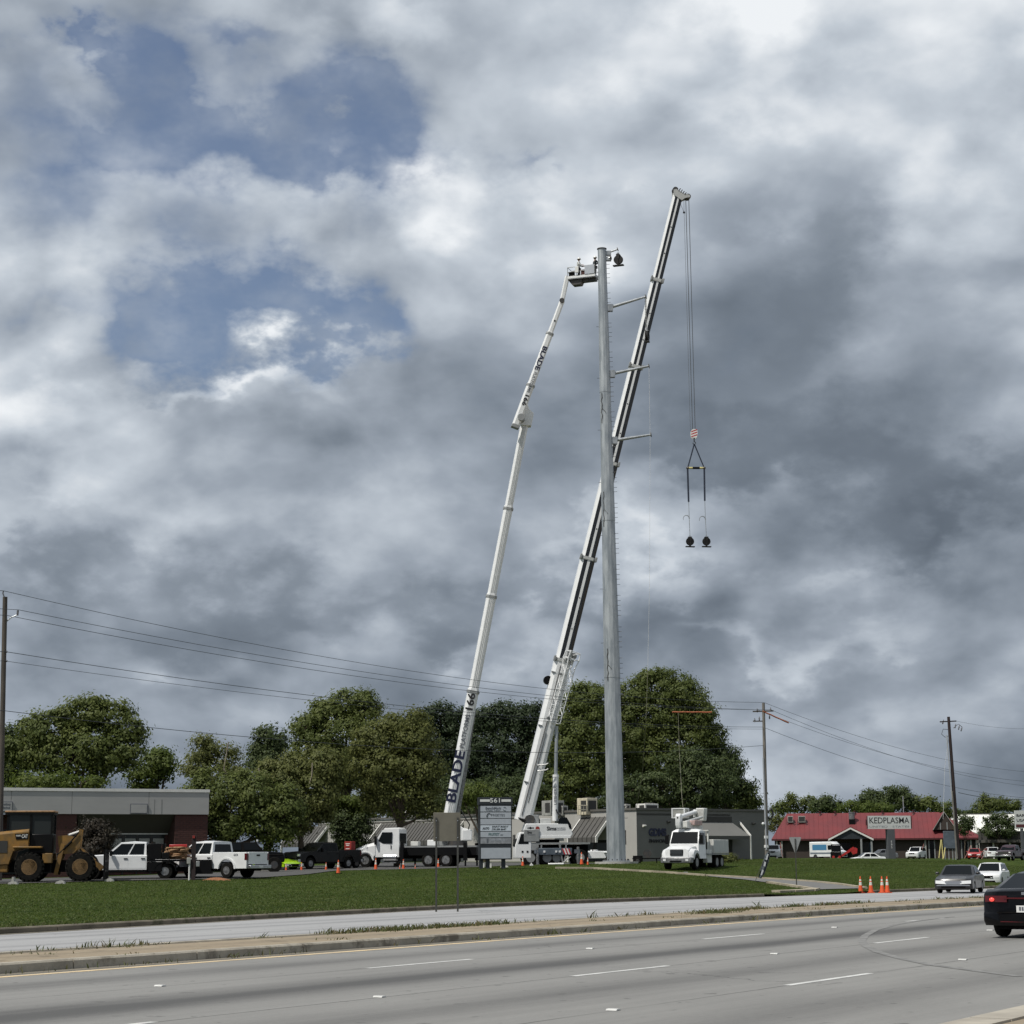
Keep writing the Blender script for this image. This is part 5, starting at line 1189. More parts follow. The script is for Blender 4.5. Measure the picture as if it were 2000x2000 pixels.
b = MB(FC); b.cyl((-.80, -.1, zc_(1346)), (-.80, .35, zc_(1346)), .36, n=20); b.build('hose_reel', 'black', mc)
# luffing cylinder
lu0 = lc_(at(1084, 1603, yc - .2)); lu1 = lc_(at(1085.5, 1513, yc - .2)); lu2 = lc_(at(1087, 1418, yc - .2))
b = MB(); b.cyl(lu0, lu1, .23, n=18); b.cyl(lu1 - Vector((0, 0, .2)), lu1, .26, n=18); b.build('luffing_cylinder', 'boomwhite', mc)
b = MB(); b.cyl(lu1, lu2, .14, n=14); b.build('luffing_rod', 'galv', mc)
text('LIEBHERR', .30, 'inkgrey', mc, facing(lu0.lerp(lu1, .55) + Vector((0, -.235, 0)), (0, 0, 1), (-1, 0, 0)), width=1.5, bold=.01)
b = MB(); b.tube([lu0 + Vector((.1, -.3, .9)), lu0 + Vector((.2, -.32, .6)), lu0 + Vector((.55, -.3, .3)), lu0 + Vector((.7, -.3, .1))], .06, 6); b.build('hydraulic_hose', 'rubberdark', mc)
# brackets and lattice extension stowed at the side of the boom
for y, dx in ((1493, 0), (1504, -.05)):
    b = MB(); q = lc_(at(1062, y, yc - .9)); b.tube([q + Vector((-.5, .2, -.05)), q + Vector((.2, 0, .0)), q + Vector((.36, 0, .10))], .05, 6); b.build('stowage_hook', 'boomgrey', mc)
l0 = lc_(at(1081, 1411, yc - 1.0)); l1 = lc_(at(1112, 1300, yc - 1.0)); FL = boomframe(l0, l1, Vector((.5, -1, 0))); LL = (l1 - l0).length; hw_ = .40
chord = [(-hw_, -hw_), (hw_, -hw_), (hw_, hw_), (-hw_, hw_)]
for x, y in chord:
    b = MB(FL); b.tube([(x, y, 0), (x * .95, y * .95, LL)], .05, 6); b.build('lattice_chord', 'boomwhite', mc)
nb = 7; b = MB(FL)
for i in range(nb):
    za, zb_ = LL * i / nb, LL * (i + 1) / nb
    for k in range(4):
        a, c = chord[k], chord[(k + 1) % 4]
        if i % 2: a, c = c, a
        b.tube([(a[0], a[1], za), (c[0], c[1], zb_)], .027, 5)
        b.tube([(chord[k][0], chord[k][1], za), (chord[(k + 1) % 4][0], chord[(k + 1) % 4][1], za)], .022, 5)
b.build('lattice_bracing', 'boomwhite', mc, kind='stuff')
b = MB(FL)
for x, y in chord: b.tube([(x, y, LL), (x * 1.25, y * 1.2, LL + .55), (x * 1.1, y * 1.1, LL + 1.15)], .05, 6)
for zq, k in ((LL + .55, 1.22), (LL + 1.15, 1.1)): b.tube([(c[0] * k, c[1] * k, zq) for c in chord] + [(chord[0][0] * k, chord[0][1] * k, zq)], .04, 6)
b.tube([(-hw_ * 1.2, -hw_, LL + .55), (hw_ * 1.1, hw_, LL + 1.15)], .035, 5); b.tube([(hw_ * 1.2, -hw_, LL), (-hw_ * 1.1, hw_, LL + 1.1)], .035, 5); b.build('lattice_head', 'boomwhite', mc)
for k in (-.15, .15):
    b = MB(FL); b.cyl((k, -.06, LL + .85), (k, .06, LL + .85), .26, n=16); b.build('head_sheave', 'carriergrey', mc)
b = MB(FL); b.box(-hw_ - .3, -hw_, -.1, .1, .1, .3); b.box(-hw_ - .4, -hw_, -.1, .1, LL * .8, LL * .8 + .15); b.build('lattice_mount', 'carriergrey', mc, smooth=0)
# boom head and hoist ropes
hd = lc_(at(1330, 378, yc)); FH = boomframe(t0, t0 + (t0 - f0), FACE)
for yy in (-.38, .38):
    b = MB(FH); b.prism([(-.42, -.20), (-.50, .22), (-.30, .34), (.40, .14), (.95, .16), (1.02, -.02), (.62, -.22), (.38, -.50)], yy - .04, yy + .04); b.build('head_plate', 'boomgrey', mc, smooth=0)
for xx, zq, rr in ((-.34, .34, .24), (.86, .05, .24)):
    for yy in (-.22, 0, .22):
        b = MB(FH); b.cyl((xx, yy - .05, zq), (xx, yy + .05, zq), rr, n=18); b.build('head_sheave', 'darksteel', mc)
for i in range(4):
    b = MB(FH); xx = -.10 + i * .19; b.hexa([(xx, -.44, .22 - i * .05), (xx + .07, -.44, .20 - i * .05), (xx + .07, .44, .20 - i * .05), (xx, .44, .22 - i * .05)], [(xx + .10, -.44, .50 - i * .07), (xx + .17, -.44, .48 - i * .07), (xx + .17, .44, .48 - i * .07), (xx + .10, .44, .50 - i * .07)]); b.build('head_bar', 'darksteel', mc, smooth=0)
hb = lc_(at(1355.5, 848, yc))
for dx, dy in ((-.11, 0), (.11, .0), (.11, .22), (-.11, .22)):
    b = MB(); tpx = hb.x + dx; b.tube([(tpx, hb.y + dy - .1, hb.z + .3), (tpx - .10 + dx * .2, hb.y + dy - .1, t0.z + .02)], .017, 5); b.build('hoist_rope', 'steelrope', mc)
ah = lc_(at(1336, 415, yc)); b = MB(); b.ball((ah.x, ah.y, ah.z), .10); b.tube([(ah.x, ah.y, ah.z), (ah.x + .02, ah.y, t0.z - .2)], .014, 5); b.tube([(ah.x, ah.y, ah.z), (ah.x - .32, ah.y, ah.z + .9)], .014, 5); b.build('limit_weight', 'black', mc)
b = MB(); b.tube([(ah.x + .01, ah.y, ah.z - .1), (hb.x - .30, hb.y, hb.z + .25)], .015, 5); b.build('hoist_rope', 'steelrope', mc)
# hook block with red and white bands
q = MB(frame(hb, (1, 0, 0), (0, 1, 0), (0, 0, 1)))
for yy in (-.17, .17): q.prism([(-.22, -.34), (-.29, -.05), (-.26, .25), (-.10, .40), (.12, .40), (.28, .25), (.28, -.05), (.20, -.34)], yy - .04, yy + .04)
hk = q.build('hook_block', 'inkwhite', mc, smooth=0)
for i in range(3):
    zq = -.22 + i * .22; b = MB(frame(hb, (1, 0, 0), (0, 1, 0), (0, 0, 1)))
    b.hexa([(-.25, -.215, zq - .10), (.25, -.215, zq + .08), (.25, -.215, zq + .18), (-.25, -.215, zq)], [(-.25, -.20, zq - .10), (.25, -.20, zq + .08), (.25, -.20, zq + .18), (-.25, -.20, zq)]); b.build('red_band', 'redchev', hk, smooth=0)
hz = lc_(at(1356, 866, yc)); b = MB(); b.tube([(hb.x, hb.y, hb.z - .3), (hz.x, hz.y, hz.z + .12)], .05, 8)
b.tube([(hz.x + .11 * math.sin(a_), hz.y, hz.z + .02 + .11 * math.cos(a_)) for a_ in np.linspace(.2, 5.2, 12)], .035, 6); b.build('hook', 'darksteel', mc)

# ------------------------------------------------------------------ lifting gear hanging from the hook
GZ = 'lifting gear hung from the crane hook'
hw0 = at(1356, 867, yc)
rg = thing('spreader_rig', 'navy slings and short spreader bar hanging below the striped hook block', 'spreader bar', hw0, 0)
def rl(px, py): return at(px, py, yc) - hw0
for px, py in ((1343.5, 913), (1375, 913)):
    e = rl(px, py); b = MB(); b.tube([Vector((0, 0, 0)), e], .055, 6); b.build('sling', 'sling', rg)
e0, e1 = rl(1343, 914), rl(1375.5, 914); b = MB(); b.cyl(e0, e1, .085, n=12); b.build('spreader_bar', 'yellow_pale', rg)
for e in (e0, e1): MB().ball(e, .13, 8).build('bar_end', 'darksteel', rg)
b = MB(); b.cyl(e0.lerp(e1, .3), e0.lerp(e1, .72), .10, n=12); b.build('bar_sleeve', 'black', rg)
for a, c in (((1343, 917), (1345, 980)), ((1375.5, 917), (1376.5, 978))):
    b = MB(); b.tube([rl(*a), rl(*c)], .075, 6); b.build('hanging_sling', 'sling', rg)
for a, c, h in (((1345, 980), (1347.5, 1046), (1346, 1010)), ((1376.5, 978), (1379.5, 1046), (1377.5, 1012))):
    b = MB(); b.tube([rl(*a), rl(*h), rl(*c)], .028, 5); b.build('chain', 'galv2', rg)
    hq = rl(*h); b = MB(); b.tube([hq + Vector((.02 - .26 + .26 * math.cos(a_), 0, -.12 + .28 * math.sin(a_))) for a_ in np.linspace(0, PI * 1.12, 9)], .05, 6, .02); b.build('grip_hook', 'galv2', rg)
def sheave_block(label, c, R_, width=.16, bar=.42, rz=0.0, frame_h=.45, m='block', group=None):
    """stringing block: spoked sheave between side straps, base bar below, eye on top (origin at the eye)"""
    root = thing('sheave_block', label, 'stringing block', c, rz, group)
    z = -frame_h - R_ * .4
    b = MB(); b.lathe([(R_ * .80, -width / 2), (R_, -width / 2), (R_ * .90, 0), (R_, width / 2), (R_ * .80, width / 2)], (0, 0, z), (0, 1, 0), 24)
    b.lathe([(R_ * .18, -width / 2), (R_ * .18, width / 2)], (0, 0, z), (0, 1, 0), 12)
    for i in range(6):
        a = PI * i / 3 + .26; b.tube([(R_ * .12 * math.cos(a), 0, z + R_ * .12 * math.sin(a)), (R_ * .86 * math.cos(a), 0, z + R_ * .86 * math.sin(a))], .03, 5)
    b.build('sheave', m, root)
    for y in (-width / 2 - .04, width / 2 + .04):
        b = MB(); b.box(-.05, .05, y - .015, y + .015, z - R_ - .06, z + .05); b.prism([(-.05, z), (.05, z), (.16, z + R_ + .05), (.05, -.06), (-.05, -.06), (-.16, z + R_ + .05)], y - .015, y + .015); b.build('side_strap', m, root, smooth=0)
    MB().box(-bar, bar, -width / 2 - .05, width / 2 + .05, z - R_ - .14, z - R_ - .06).build('base_bar', m, root, smooth=0)
    b = MB(); b.tube([(.05 * math.cos(a), 0, .02 + .06 * math.sin(a)) for a in np.linspace(0, 2 * PI, 9)], .018, 5); b.box(-.05, .05, -width / 2 - .055, width / 2 + .055, -.12, -.04); b.build('eye', 'galv2', root)
    return root
GB = 'stringing blocks below the spreader bar'
for px in (1347.5, 1379.5):
    sheave_block('dark stringing block with spoked wheel at the %s end of the spreader rig' % ('left' if px < 1360 else 'right'), at(px, 1047, yc), .34, .14, .38, R(12), .32, group=GB)

# ------------------------------------------------------------------ steel transmission pole
mp_ = on(1204, 26.5); mp_.z = at(1204, 1684, mp_.y).z
pole = thing('transmission_pole', 'tall tapered galvanised steel pole with arms and step bolts, taller than all around it', 'steel pole', mp_, 0)
def zpole(py): return at(1200, py, mp_.y).z - mp_.z
ztop = zpole(487); r0, r1 = .715, .33
def prad(z): return r0 + (r1 - r0) * z / ztop
def pcx(z): return -.40 * z / ztop          # the pole leans a little to the left
cuts = [.12, zpole(1290), zpole(985), zpole(735), ztop]
for i in range(4):
    za, zb_ = cuts[i], cuts[i + 1]; b = MB(); ov = .035 * (3 - i)
    z_lo = za - (1.3 if i else 0)
    b.cyl((pcx(z_lo), 0, z_lo), (pcx(zb_), 0, zb_), prad(z_lo) + (.022 if i else 0), prad(zb_), n=12, ph=PI / 12); b.build('shaft_section', 'galv', pole, smooth=15)
b = MB(); b.cyl((pcx(ztop), 0, ztop), (pcx(ztop), 0, ztop + .06), r1 + .05, n=16); b.build('top_cap', 'darksteel', pole)
b = MB(); b.cyl((0, 0, .04), (0, 0, .13), 1.02, n=24); b.build('base_plate', 'galv2', pole)
b = MB()
for i in range(16):
    a = 2 * PI * i / 16; b.cyl((.90 * math.cos(a), .90 * math.sin(a), .1), (.90 * math.cos(a), .90 * math.sin(a), .24), .035, n=6)
b.build('anchor_bolts', 'darksteel', pole, kind='stuff')
def arm(p0, p1, ra, rb):
    """from pixel at the pole face to pixel at the tip"""
    a = at(p0[0], p0[1], mp_.y) - mp_; e = at(p1[0], p1[1], mp_.y - .15) - mp_; a.y = 0
    rs = prad(a.z); s0 = Vector((rs * .85 + pcx(a.z), 0, a.z)); d = (e - s0).normalized()
    b = MB(); b.cyl(s0 + d * .12, e, ra, rb, n=10); o = b.build('arm', 'galv2', pole, smooth=30)
    for y in (-ra - .05, ra + .05): b = MB(); b.box(rs * .8 + pcx(a.z), rs + .38 + pcx(a.z), y - .02, y + .02, a.z - ra * 1.9, a.z + ra * 2.1); b.build('bracket_plate', 'galv2', pole, smooth=0)
    b = MB(); b.cyl(e - d * .02, e + d * .05, rb + .09, n=14); b.build('end_plate', 'darksteel', o)
    return e
t1 = arm((1186, 495), (1206, 487), .085, .06); arm((1187, 506), (1192.5, 503.5), .08, .075)
t2 = arm((1190, 602), (1261, 579.5), .135, .085); t3 = arm((1193, 731), (1267, 715), .135, .085); t4 = arm((1198, 861), (1271, 849), .135, .085)
b = MB(); nst = 0; z = 3.2
while z < ztop - 1.0:
    rr = prad(z); sgn = 1 if nst % 2 == 0 else 1
    for a in ((-.25,) if nst % 2 else (.12,)):
        b.cyl((rr * math.cos(a) * .9 + pcx(z), rr * math.sin(a) * .9 - .05, z), ((rr + .24) * math.cos(a) + pcx(z), (rr + .24) * math.sin(a) - .05, z + .01), .016, n=5)
    z += .38 if nst % 5 else .85; nst += 1
b.build('step_bolts', 'darksteel', pole, kind='stuff')
b = MB()
for z in np.arange(8, ztop - 2, 4.1):
    rr = prad(z); b.cyl((-rr * .9 + pcx(z), -.1, z), (-rr - .2 + pcx(z), -.1, z), .016, n=5)
b.build('side_bolts', 'darksteel', pole, kind='stuff')
for i, (px, ya, yb_) in enumerate(((1175.5, 770, 828), (1179, 962, 1030), (1186.5, 1268, 1330))):
    za, zb_ = zpole(yb_), zpole(ya); x0 = (at(px, ya, mp_.y - .6) - mp_).x
    b = MB(); pts = []
    for k in range(9):
        z = zb_ + (za - zb_) * k / 8; rr = prad(z) * .985; xx = x0 - pcx(z) + .035 * math.sin(k * 2.3)
        pts.append((xx + pcx(z), -math.sqrt(max(rr * rr - xx * xx, .01)) - .03, z))
    b.tube(pts, .035, 5); q = pts[4]; rr = prad(q[2]); c0_ = pcx(q[2]); b.tube([(q[0], q[1], q[2]), (q[0] + .28, -math.sqrt(max(rr * rr - (q[0] - c0_ + .28) ** 2, .01)) - .03, q[2] - .35)], .022, 5)
    b.build('jacking_strap', 'darksteel', pole)
pd = MB(T(mp_.x, mp_.y, mp_.z)); pd.prism([(1.6 * math.cos(2 * PI * i / 20), 1.35 * math.sin(2 * PI * i / 20)) for i in range(20)], -.7, .04, ax='z')
tag(pd.build('concrete_footing', 'concrete_light', smooth=30), 'pale round concrete footing under the tall steel pole', 'footing')
w_ = mp_ + t1; sheave_block('large dark stringing block hanging from the topmost arm of the steel pole', w_ + Vector((.05, -.1, -.32)), .36, .20, .42, R(-20), .42)
# insulator string with block under the second arm
e2 = mp_ + t2; ins = thing('insulator_string', 'pale ribbed insulator hanging from the longest upper arm of the steel pole', 'insulator', e2, 0)
dn = at(1264, 644, e2.y) - e2; ln = -dn.z
b = MB(); pr = []
nrib = 22
for i in range(nrib):
    h = -.12 - (ln - .3) * i / nrib; pr += [(.03, h), (.10 if i % 2 == 0 else .08, h - (ln - .3) / nrib * .35), (.03, h - (ln - .3) / nrib * .6)]
b.lathe(pr, (0, 0, 0), (0, 0, 1), 12); b.build('ribbed_rod', 'polymer', ins); b = MB(); b.cyl((0, 0, .05), (0, 0, -.13), .03); b.cyl((0, 0, -ln + .2), (0, 0, -ln), .035); b.build('end_fitting', 'galv2', ins)
sheave_block('narrow dark stringing block below the ribbed insulator', e2 + Vector((dn.x, 0, dn.z)), .40, .20, .2, R(72), .30)
# ropes
def ropething(name, label, pts, r, m, cat='rope'):
    b = MB(); b.tube(pts, r, 5); return tag(b.build(name, m), label, cat)
a = mp_ + t4 + Vector((-.02, -.1, -.1)); g1 = at(1246, 1584, mp_.y - 2)
ropething('pale_rope', 'thin pale rope hanging from the arms of the steel pole past the big tree', [mp_ + t3 + Vector((0, -.2, -.1)), Vector((a.x - .05, a.y - .2, a.z)), at(1268.5, 1150, a.y - .3), at(1265, 1310, a.y - .4)], .010, 'ropepale')
ropething('hand_line', 'tan rope slanting down from the pale rope to the building roof', [at(1265, 1310, a.y - .4), at(1262, 1400, a.y), at(1254, 1520, a.y + 6), at(1242, 1582, a.y + 12)], .020, 'rope')

# ------------------------------------------------------------------ pylon sign 561
ps_ = on(967, 29.6); ps_.z = at(967, 1690, ps_.y).z
sg = thing('tenant_pylon_sign', 'dark pylon sign numbered 561 with a stack of pale tenant panels', 'pylon sign', ps_, R(11))
K = 29.6; zs = lambda y: (1690 - y) / K; hwid = 1.06
MB().box(-hwid - .02, hwid + .02, -.32, .32, zs(1679), zs(1574)).build('cabinet', 'signdark', sg, smooth=0, bevel=.01)
MB().box(-hwid - .07, hwid + .07, -.36, .36, zs(1573.6), zs(1559)).build('header', 'signdark', sg, smooth=0, bevel=.01)
yf = -.325
def fm(x, z, y=yf): return facing((x, y, z), (1, 0, 0), (0, 0, 1))
hy = zs(1565.5)
text('561', .40, 'inkwhite', sg, fm(-.02, hy, -.365), bold=.012, width=.66)
for x0, x1 in ((-hwid, -.40), (.38, hwid - .05)): MB().box(x0, x1, -.372, -.355, hy - .075, hy + .085).build('header_bar', 'inkwhite', sg, smooth=0)
rows = [(1575.8, 1586.6), (1588.2, 1599.2), (1600.6, 1611.6), (1613, 1624), (1625.4, 1636.2), (1637.6, 1648.6)]
pmats = ['greypanel', 'greypanel', 'greypanel', 'lightpanel', 'greypanel', 'panelworn']
for (ya, yb_), m in zip(rows, pmats): MB().box(-hwid + .03, hwid - .04, yf - .012, -.30, zs(yb_), zs(ya)).build('tenant_panel', m, sg, smooth=0)
MB().box(-hwid + .06, hwid - .08, yf - .012, -.30, zs(1677), zs(1656.5)).build('lower_panel', 'greypanel', sg, smooth=0)
rc = [(zs(a_) + zs(b_)) / 2 for a_, b_ in rows]; yt = yf - .016
text('BenchMark', .25, 'inkgrey', sg, fm(-.18, rc[0] + .03, yt), bold=.02, width=1.05); text('PHYSICAL  THERAPY', .08, 'inkgrey', sg, fm(-.18, rc[0] - .12, yt), width=.95)
b = MB()
for a0 in (0, PI): b.tube([(.58 + .10 * math.cos(a0 + t), yt, rc[0] + .11 * math.sin(a0 + t)) for t in np.linspace(.2, 2.3, 7)], .018, 5)
b.build('emblem', 'inkgrey', sg)
b = MB(); b.tube([(-.46 + .14 * math.cos(t), yt, rc[1] - .06 + .18 * math.sin(t)) for t in np.linspace(PI + .35, .35, 10)], .035, 6, .012); b.build('emblem', 'ink', sg)
text('FREEYES', .22, 'inkgrey', sg, fm(.14, rc[1], yt), width=.92)
text('AUTO', .20, 'ink', sg, fm(-.68, rc[3] - .03, yt), bold=.03, width=.46, shear=.3); text('PAINT BODY', .15, 'ink', sg, fm(.26, rc[3] + .085, yt), bold=.02, width=1.1, shear=.3); text('770 509 8647', .15, 'ink', sg, fm(.18, rc[3] - .085, yt), bold=.02, width=.98, shear=.3)
text('FRUITEST', .24, 'inkgreen', sg, fm(-.14, rc[4], yt), bold=.01, width=.72); text('.car', .16, 'inkgrey', sg, fm(.38, rc[4] - .02, yt), bold=.01, width=.22)
text('TRINITY CENTER', .13, 'greypanel', sg, fm(.12, rc[5] + .03, yt), width=.98); MB().box(-.62, -.50, yt, yf - .01, rc[5] - .14, rc[5] + .14).build('emblem', 'inkgrey', sg, smooth=0)
for x in (-.95, -.5, .55): MB().box(x - .11, x + .11, -.18, .18, -.5, zs(1679)).build('leg', 'signdark', sg, smooth=0)
GP = 'pale blocks below the pylon sign'
for px, w_, h_, lab in ((942.5, .24, .32, 'square pale block under the left end of the 561 sign'), (956.5, .24, .30, 'notched pale block under the middle of the 561 sign')):
    q = on(px, 28.5); b = MB(T(q.x, q.y, q.z)); b.prism([(-w_ / 2, 0), (w_ / 2, 0), (w_ / 2, h_), (w_ * .1, h_), (w_ * .05, h_ * .8), (-w_ / 2, h_ * .95)], -.12, .12); tag(b.build('concrete_block', 'trim', smooth=0), lab, 'block')
q = on(985, 28.2); b = MB(T(q.x, q.y, q.z)); b.prism([(-.3, 0), (.3, 0), (.22, .11), (.1, .14), (.05, .07), (-.05, .07), (-.12, .14), (-.24, .10)], -.15, .15); tag(b.build('pale_rubble', 'trim', smooth=0), 'low pale lump on the grass under the right half of the 561 sign', 'rubble')

# ------------------------------------------------------------------ road sign seen from behind, two posts
bs = at(873, 1758, Ys(59)); bs.z = H(bs.x, bs.y)
bd = thing('road_sign_back', 'blank tan back of a road sign on two thin posts in the grass', 'road sign', bs, R(3))
zz2 = lambda y: at(873, y, bs.y).z - bs.z
MB().box(-.45, .45, .02, .045, zz2(1643), zz2(1587)).build('sign_plate', 'signback', bd, bevel=.008)
for x in (-.355, .355):
    b = MB(); b.prism([(x - .03, -.03), (x + .03, -.03), (x + .03, .018), (x - .03, .018)], -.6, zz2(1597), ax='z'); b.build('post', 'post', bd, smooth=0)
    for z in (zz2(1603), zz2(1636)): b = MB(); b.cyl((x, -.045, z), (x, -.02, z), .018, n=8); b.build('bolt', 'galv2', bd)
# give-way sign back and its post
ys = hit(1556, 1733); yd = thing('yield_sign_back', 'grey back of a triangular sign, point down, on a thin post at the driveway corner', 'road sign', ys, R(-8))
yz = lambda y: at(1556, y, ys.y).z - ys.z
b = MB(); sc_ = (yz(1635) - yz(1666)); b.prism([(-.30, yz(1635)), (.30, yz(1635)), (.33, yz(1637)), (.03, yz(1666)), (-.03, yz(1666)), (-.33, yz(1637))], .03, .045); b.build('sign_plate', 'carriergrey', yd, smooth=0)
b = MB(); b.prism([(-.03, -.02), (.03, -.02), (.03, .025), (-.03, .025)], -.5, yz(1638), ax='z'); b.build('post', 'post', yd, smooth=0)

# ------------------------------------------------------------------ feather flag
ff = hit(1477, 1724.5); fl = thing('feather_flag', 'dark feather banner sagging from its bent pole beside the driveway', 'banner', ff, 0)
def rf(px, py): return at(px, py, ff.y) - ff
spine = [rf(1475, 1722), rf(1480, 1708), rf(1486, 1694), rf(1493, 1679), rf(1500, 1666), rf(1504, 1664)]
b = MB(); b.tube(spine, .018, 6); b.build('pole', 'post', fl)
ed1 = [rf(1481, 1714), rf(1485.5, 1700), rf(1490, 1684), rf(1495, 1670), rf(1500, 1664)]; ed2 = [rf(1487, 1716), rf(1494, 1706), rf(1499, 1690), rf(1503, 1674), rf(1504.5, 1664)]
b = MB(); vs = []; n = len(ed1); K2 = 4
for i in range(n):
    for k in range(K2 + 1): p = ed1[i].lerp(ed2[i], k / K2); vs.append((p.x, p.y + .10 * math.sin(k * 1.9 + i * .8), p.z))
N_ = len(vs); vs += [(x, y + .012, z) for x, y, z in vs]; fs = []
for i in range(n - 1):
    for k in range(K2):
        a_ = i * (K2 + 1) + k; c = [a_, a_ + 1, a_ + K2 + 2, a_ + K2 + 1]; fs += [tuple(c), tuple(x + N_ for x in c[::-1])]
b.add(vs, fs); b.build('cloth', 'flag_navy', fl, smooth=60, fix=False)
b = MB()
for i, (u0, u1) in enumerate(((.12, .30), (.42, .55), (.62, .86))):
    def cp(u, v):
        f = u * (n - 1); i0 = min(int(f), n - 2); w = f - i0; return ed1[i0].lerp(ed2[i0], v).lerp(ed1[i0 + 1].lerp(ed2[i0 + 1], v), w) + Vector((0, -.12, 0))
    q = [cp(u0, .25), cp(u0, .6), cp(u1, .55), cp(u1, .2)]; b.hexa(q, [p + Vector((0, .02, 0)) for p in q])
b.build('print', 'flag_white', fl, smooth=0)

# ------------------------------------------------------------------ plasma centre pylon
kp = on(1740, 17.2); kp.z = at(1740, 1677, kp.y).z - .3
ks = thing('plasma_centre_sign', 'white sign reading KEDPLASMA UNITED STATES on a dark grey pylon with red sides', 'pylon sign', kp, R(6))
kz = lambda y: at(1745, y, kp.y).z - kp.z; kx = lambda px: (px - 1745) / 17.2
xa, xb = kx(1700), kx(1786)
MB().box(kx(1738.5), kx(1753), -.42, .42, -.5, kz(1619.5)).build('pylon', 'postgrey', ks, smooth=0, bevel=.02)
MB().box(xa + .05, xb + .15, -.34, .34, kz(1618.5), kz(1593.8)).build('cabinet', 'kedside', ks, smooth=0, bevel=.02)
MB().box(xa, xb, -.40, -.345, kz(1619), kz(1593.3)).build('face', 'kedface', ks, smooth=0)
km = (xa + xb) / 2 - .03
text('KEDPLASMA', .95, 'ink', ks, facing((km, -.406, kz(1603)), (1, 0, 0), (0, 0, 1)), width=(xb - xa) * .93, bold=.004)
text('UNITED   STATES', .30, 'panelworn', ks, facing((km, -.406, kz(1614.5)), (1, 0, 0), (0, 0, 1)), width=(xb - xa) * .93)
for k, ch in enumerate('585'): text(ch, .32, 'inkwhite', ks, facing((kx(1745.5), -.426, kz(1644 + k * 5.6)), (1, 0, 0), (0, 0, 1)))

# ------------------------------------------------------------------ cones
def cone(px, py, h, label, group, white=2):
    s = h / .91; 
    base = hit(px, py) if py < 1725 else onroad(px, py, 37.0)
    if py >= 1725: base = base
    c = thing('traffic_cone', label, 'traffic cone', base, random.uniform(0, 1.5), group); c.scale = (1, 1, 1)
    k = h; 
    MB().box(-.19, .19, -.19, .19, .0, .045).build('base', 'orange' if py > 1725 else 'blackmatt', c, smooth=0)
    b = MB(); b.lathe([(.145, .04), (.135, .09), (.088, .42 * .95 + .04)], (0, 0, 0), (0, 0, 1), 14); b.build('body', 'orange', c)
    b = MB(); b.lathe([(.0905, .42), (.070, .60)], (0, 0, 0), (0, 0, 1), 14); b.build('collar', 'conewhite', c)
    b = MB(); b.lathe([(.068, .60), (.062, .655)], (0, 0, 0), (0, 0, 1), 14); b.build('body', 'orange', c)
    b = MB(); b.lathe([(.062, .655), (.050, .75)], (0, 0, 0), (0, 0, 1), 14); b.build('collar', 'conewhite', c)
    b = MB(); b.lathe([(.048, .75), (.030, .90), (.026, .91)], (0, 0, 0), (0, 0, 1), 14); b.build('tip', 'orange', c)
    c.scale = (h / .91,) * 3
    return c
GC = 'traffic cones closing the driveway'
for px, py, lab in ((1681, 1740, 'leftmost of four orange cones across the driveway mouth'), (1701, 1738, 'second cone from the left of the four across the driveway mouth'),
                    (1723, 1737.3, 'third cone from the left at the driveway mouth, close beside the last'), (1733, 1735.5, 'rightmost of four orange cones, set a little behind its neighbour')):
    cone(px, py, .86, lab, GC)
GW = 'traffic cones around the work lot'
def cone2(px, py, hpx, s, lab):
    q = on(px, s); b = cone(px, 1700, hpx / s, lab, GW); b.location = q; return b
cone2(559, 1692, 14, 28, 'orange cone in front of the lime sports car'); cone2(589, 1692, 16, 28, 'cone with a pale sleeve in front of the dark pickup grille')
cone2(637, 1691, 15, 28, 'cone by the side door of the dark pickup'); cone2(661, 1702, 26, 33.5, 'large orange cone standing nearest on the lot edge, left of the white truck')
cone2(734, 1699, 22, 28.5, 'orange cone beside the front wheel of the platform truck'); cone2(788, 1694, 19, 28, 'tall cone below the flat deck of the platform truck'); cone2(781, 1694, 9, 28.2, 'short cone close left of the taller one under the truck deck')
cone2(811, 1693, 9, 28, 'small squat cone alone below the middle of the truck deck'); cone2(856, 1688, 17, 26.4, 'cone in front of the rear wheels of the platform truck')
cone2(1021, 1694, 19, 27.2, 'faded cone at the front wheel of the mobile crane'); cone2(1136, 1694, 24, 27, 'tall orange cone at the rear wheel of the mobile crane'); cone2(1148, 1697, 14, 27.2, 'small cone with a thin rod in front of the white jeep')
b = cone2(1637, 1676, 8, 14, 'tiny red cone below the arm of the red loader')

# ------------------------------------------------------------------ utility poles and lines
def upole(px_b, px_t, py_t, s, label, m='wood', rb=.17, rt=.12, dy=0.0):
    b0 = on(px_b, s); tp_ = at(px_t, py_t, b0.y + dy); o = thing('utility_pole', label, 'utility pole', b0, 0)
    v = tp_ - b0; b = MB(); b.cyl((0, 0, -.5), v, rb, rt, n=12); b.build('pole', m, o, smooth=40)
    return o, b0, v
u1, b1, v1 = upole(0, 10, 1166, 35.5, 'weathered wooden utility pole cut by the left edge', 'wood', .165, .135)
b = MB(); b.tube([v1 + Vector((0, -.05, -.1)), v1 + Vector((-.12, -.05, .2)), v1 + Vector((-.10, -.05, .33))], .04, 6); b.build('top_pin', 'porcelain', u1)
def rel(o0, px, py, y=None): return at(px, py, o0.y if y is None else y) - o0
b = MB(); b.tube([rel(b1, 12, 1214), rel(b1, 22, 1206), rel(b1, 34, 1201)], .035, 6); b.tube([rel(b1, 10, 1218), rel(b1, 16, 1210)], .035, 6); b.build('bracket_arm', 'galv2', u1)
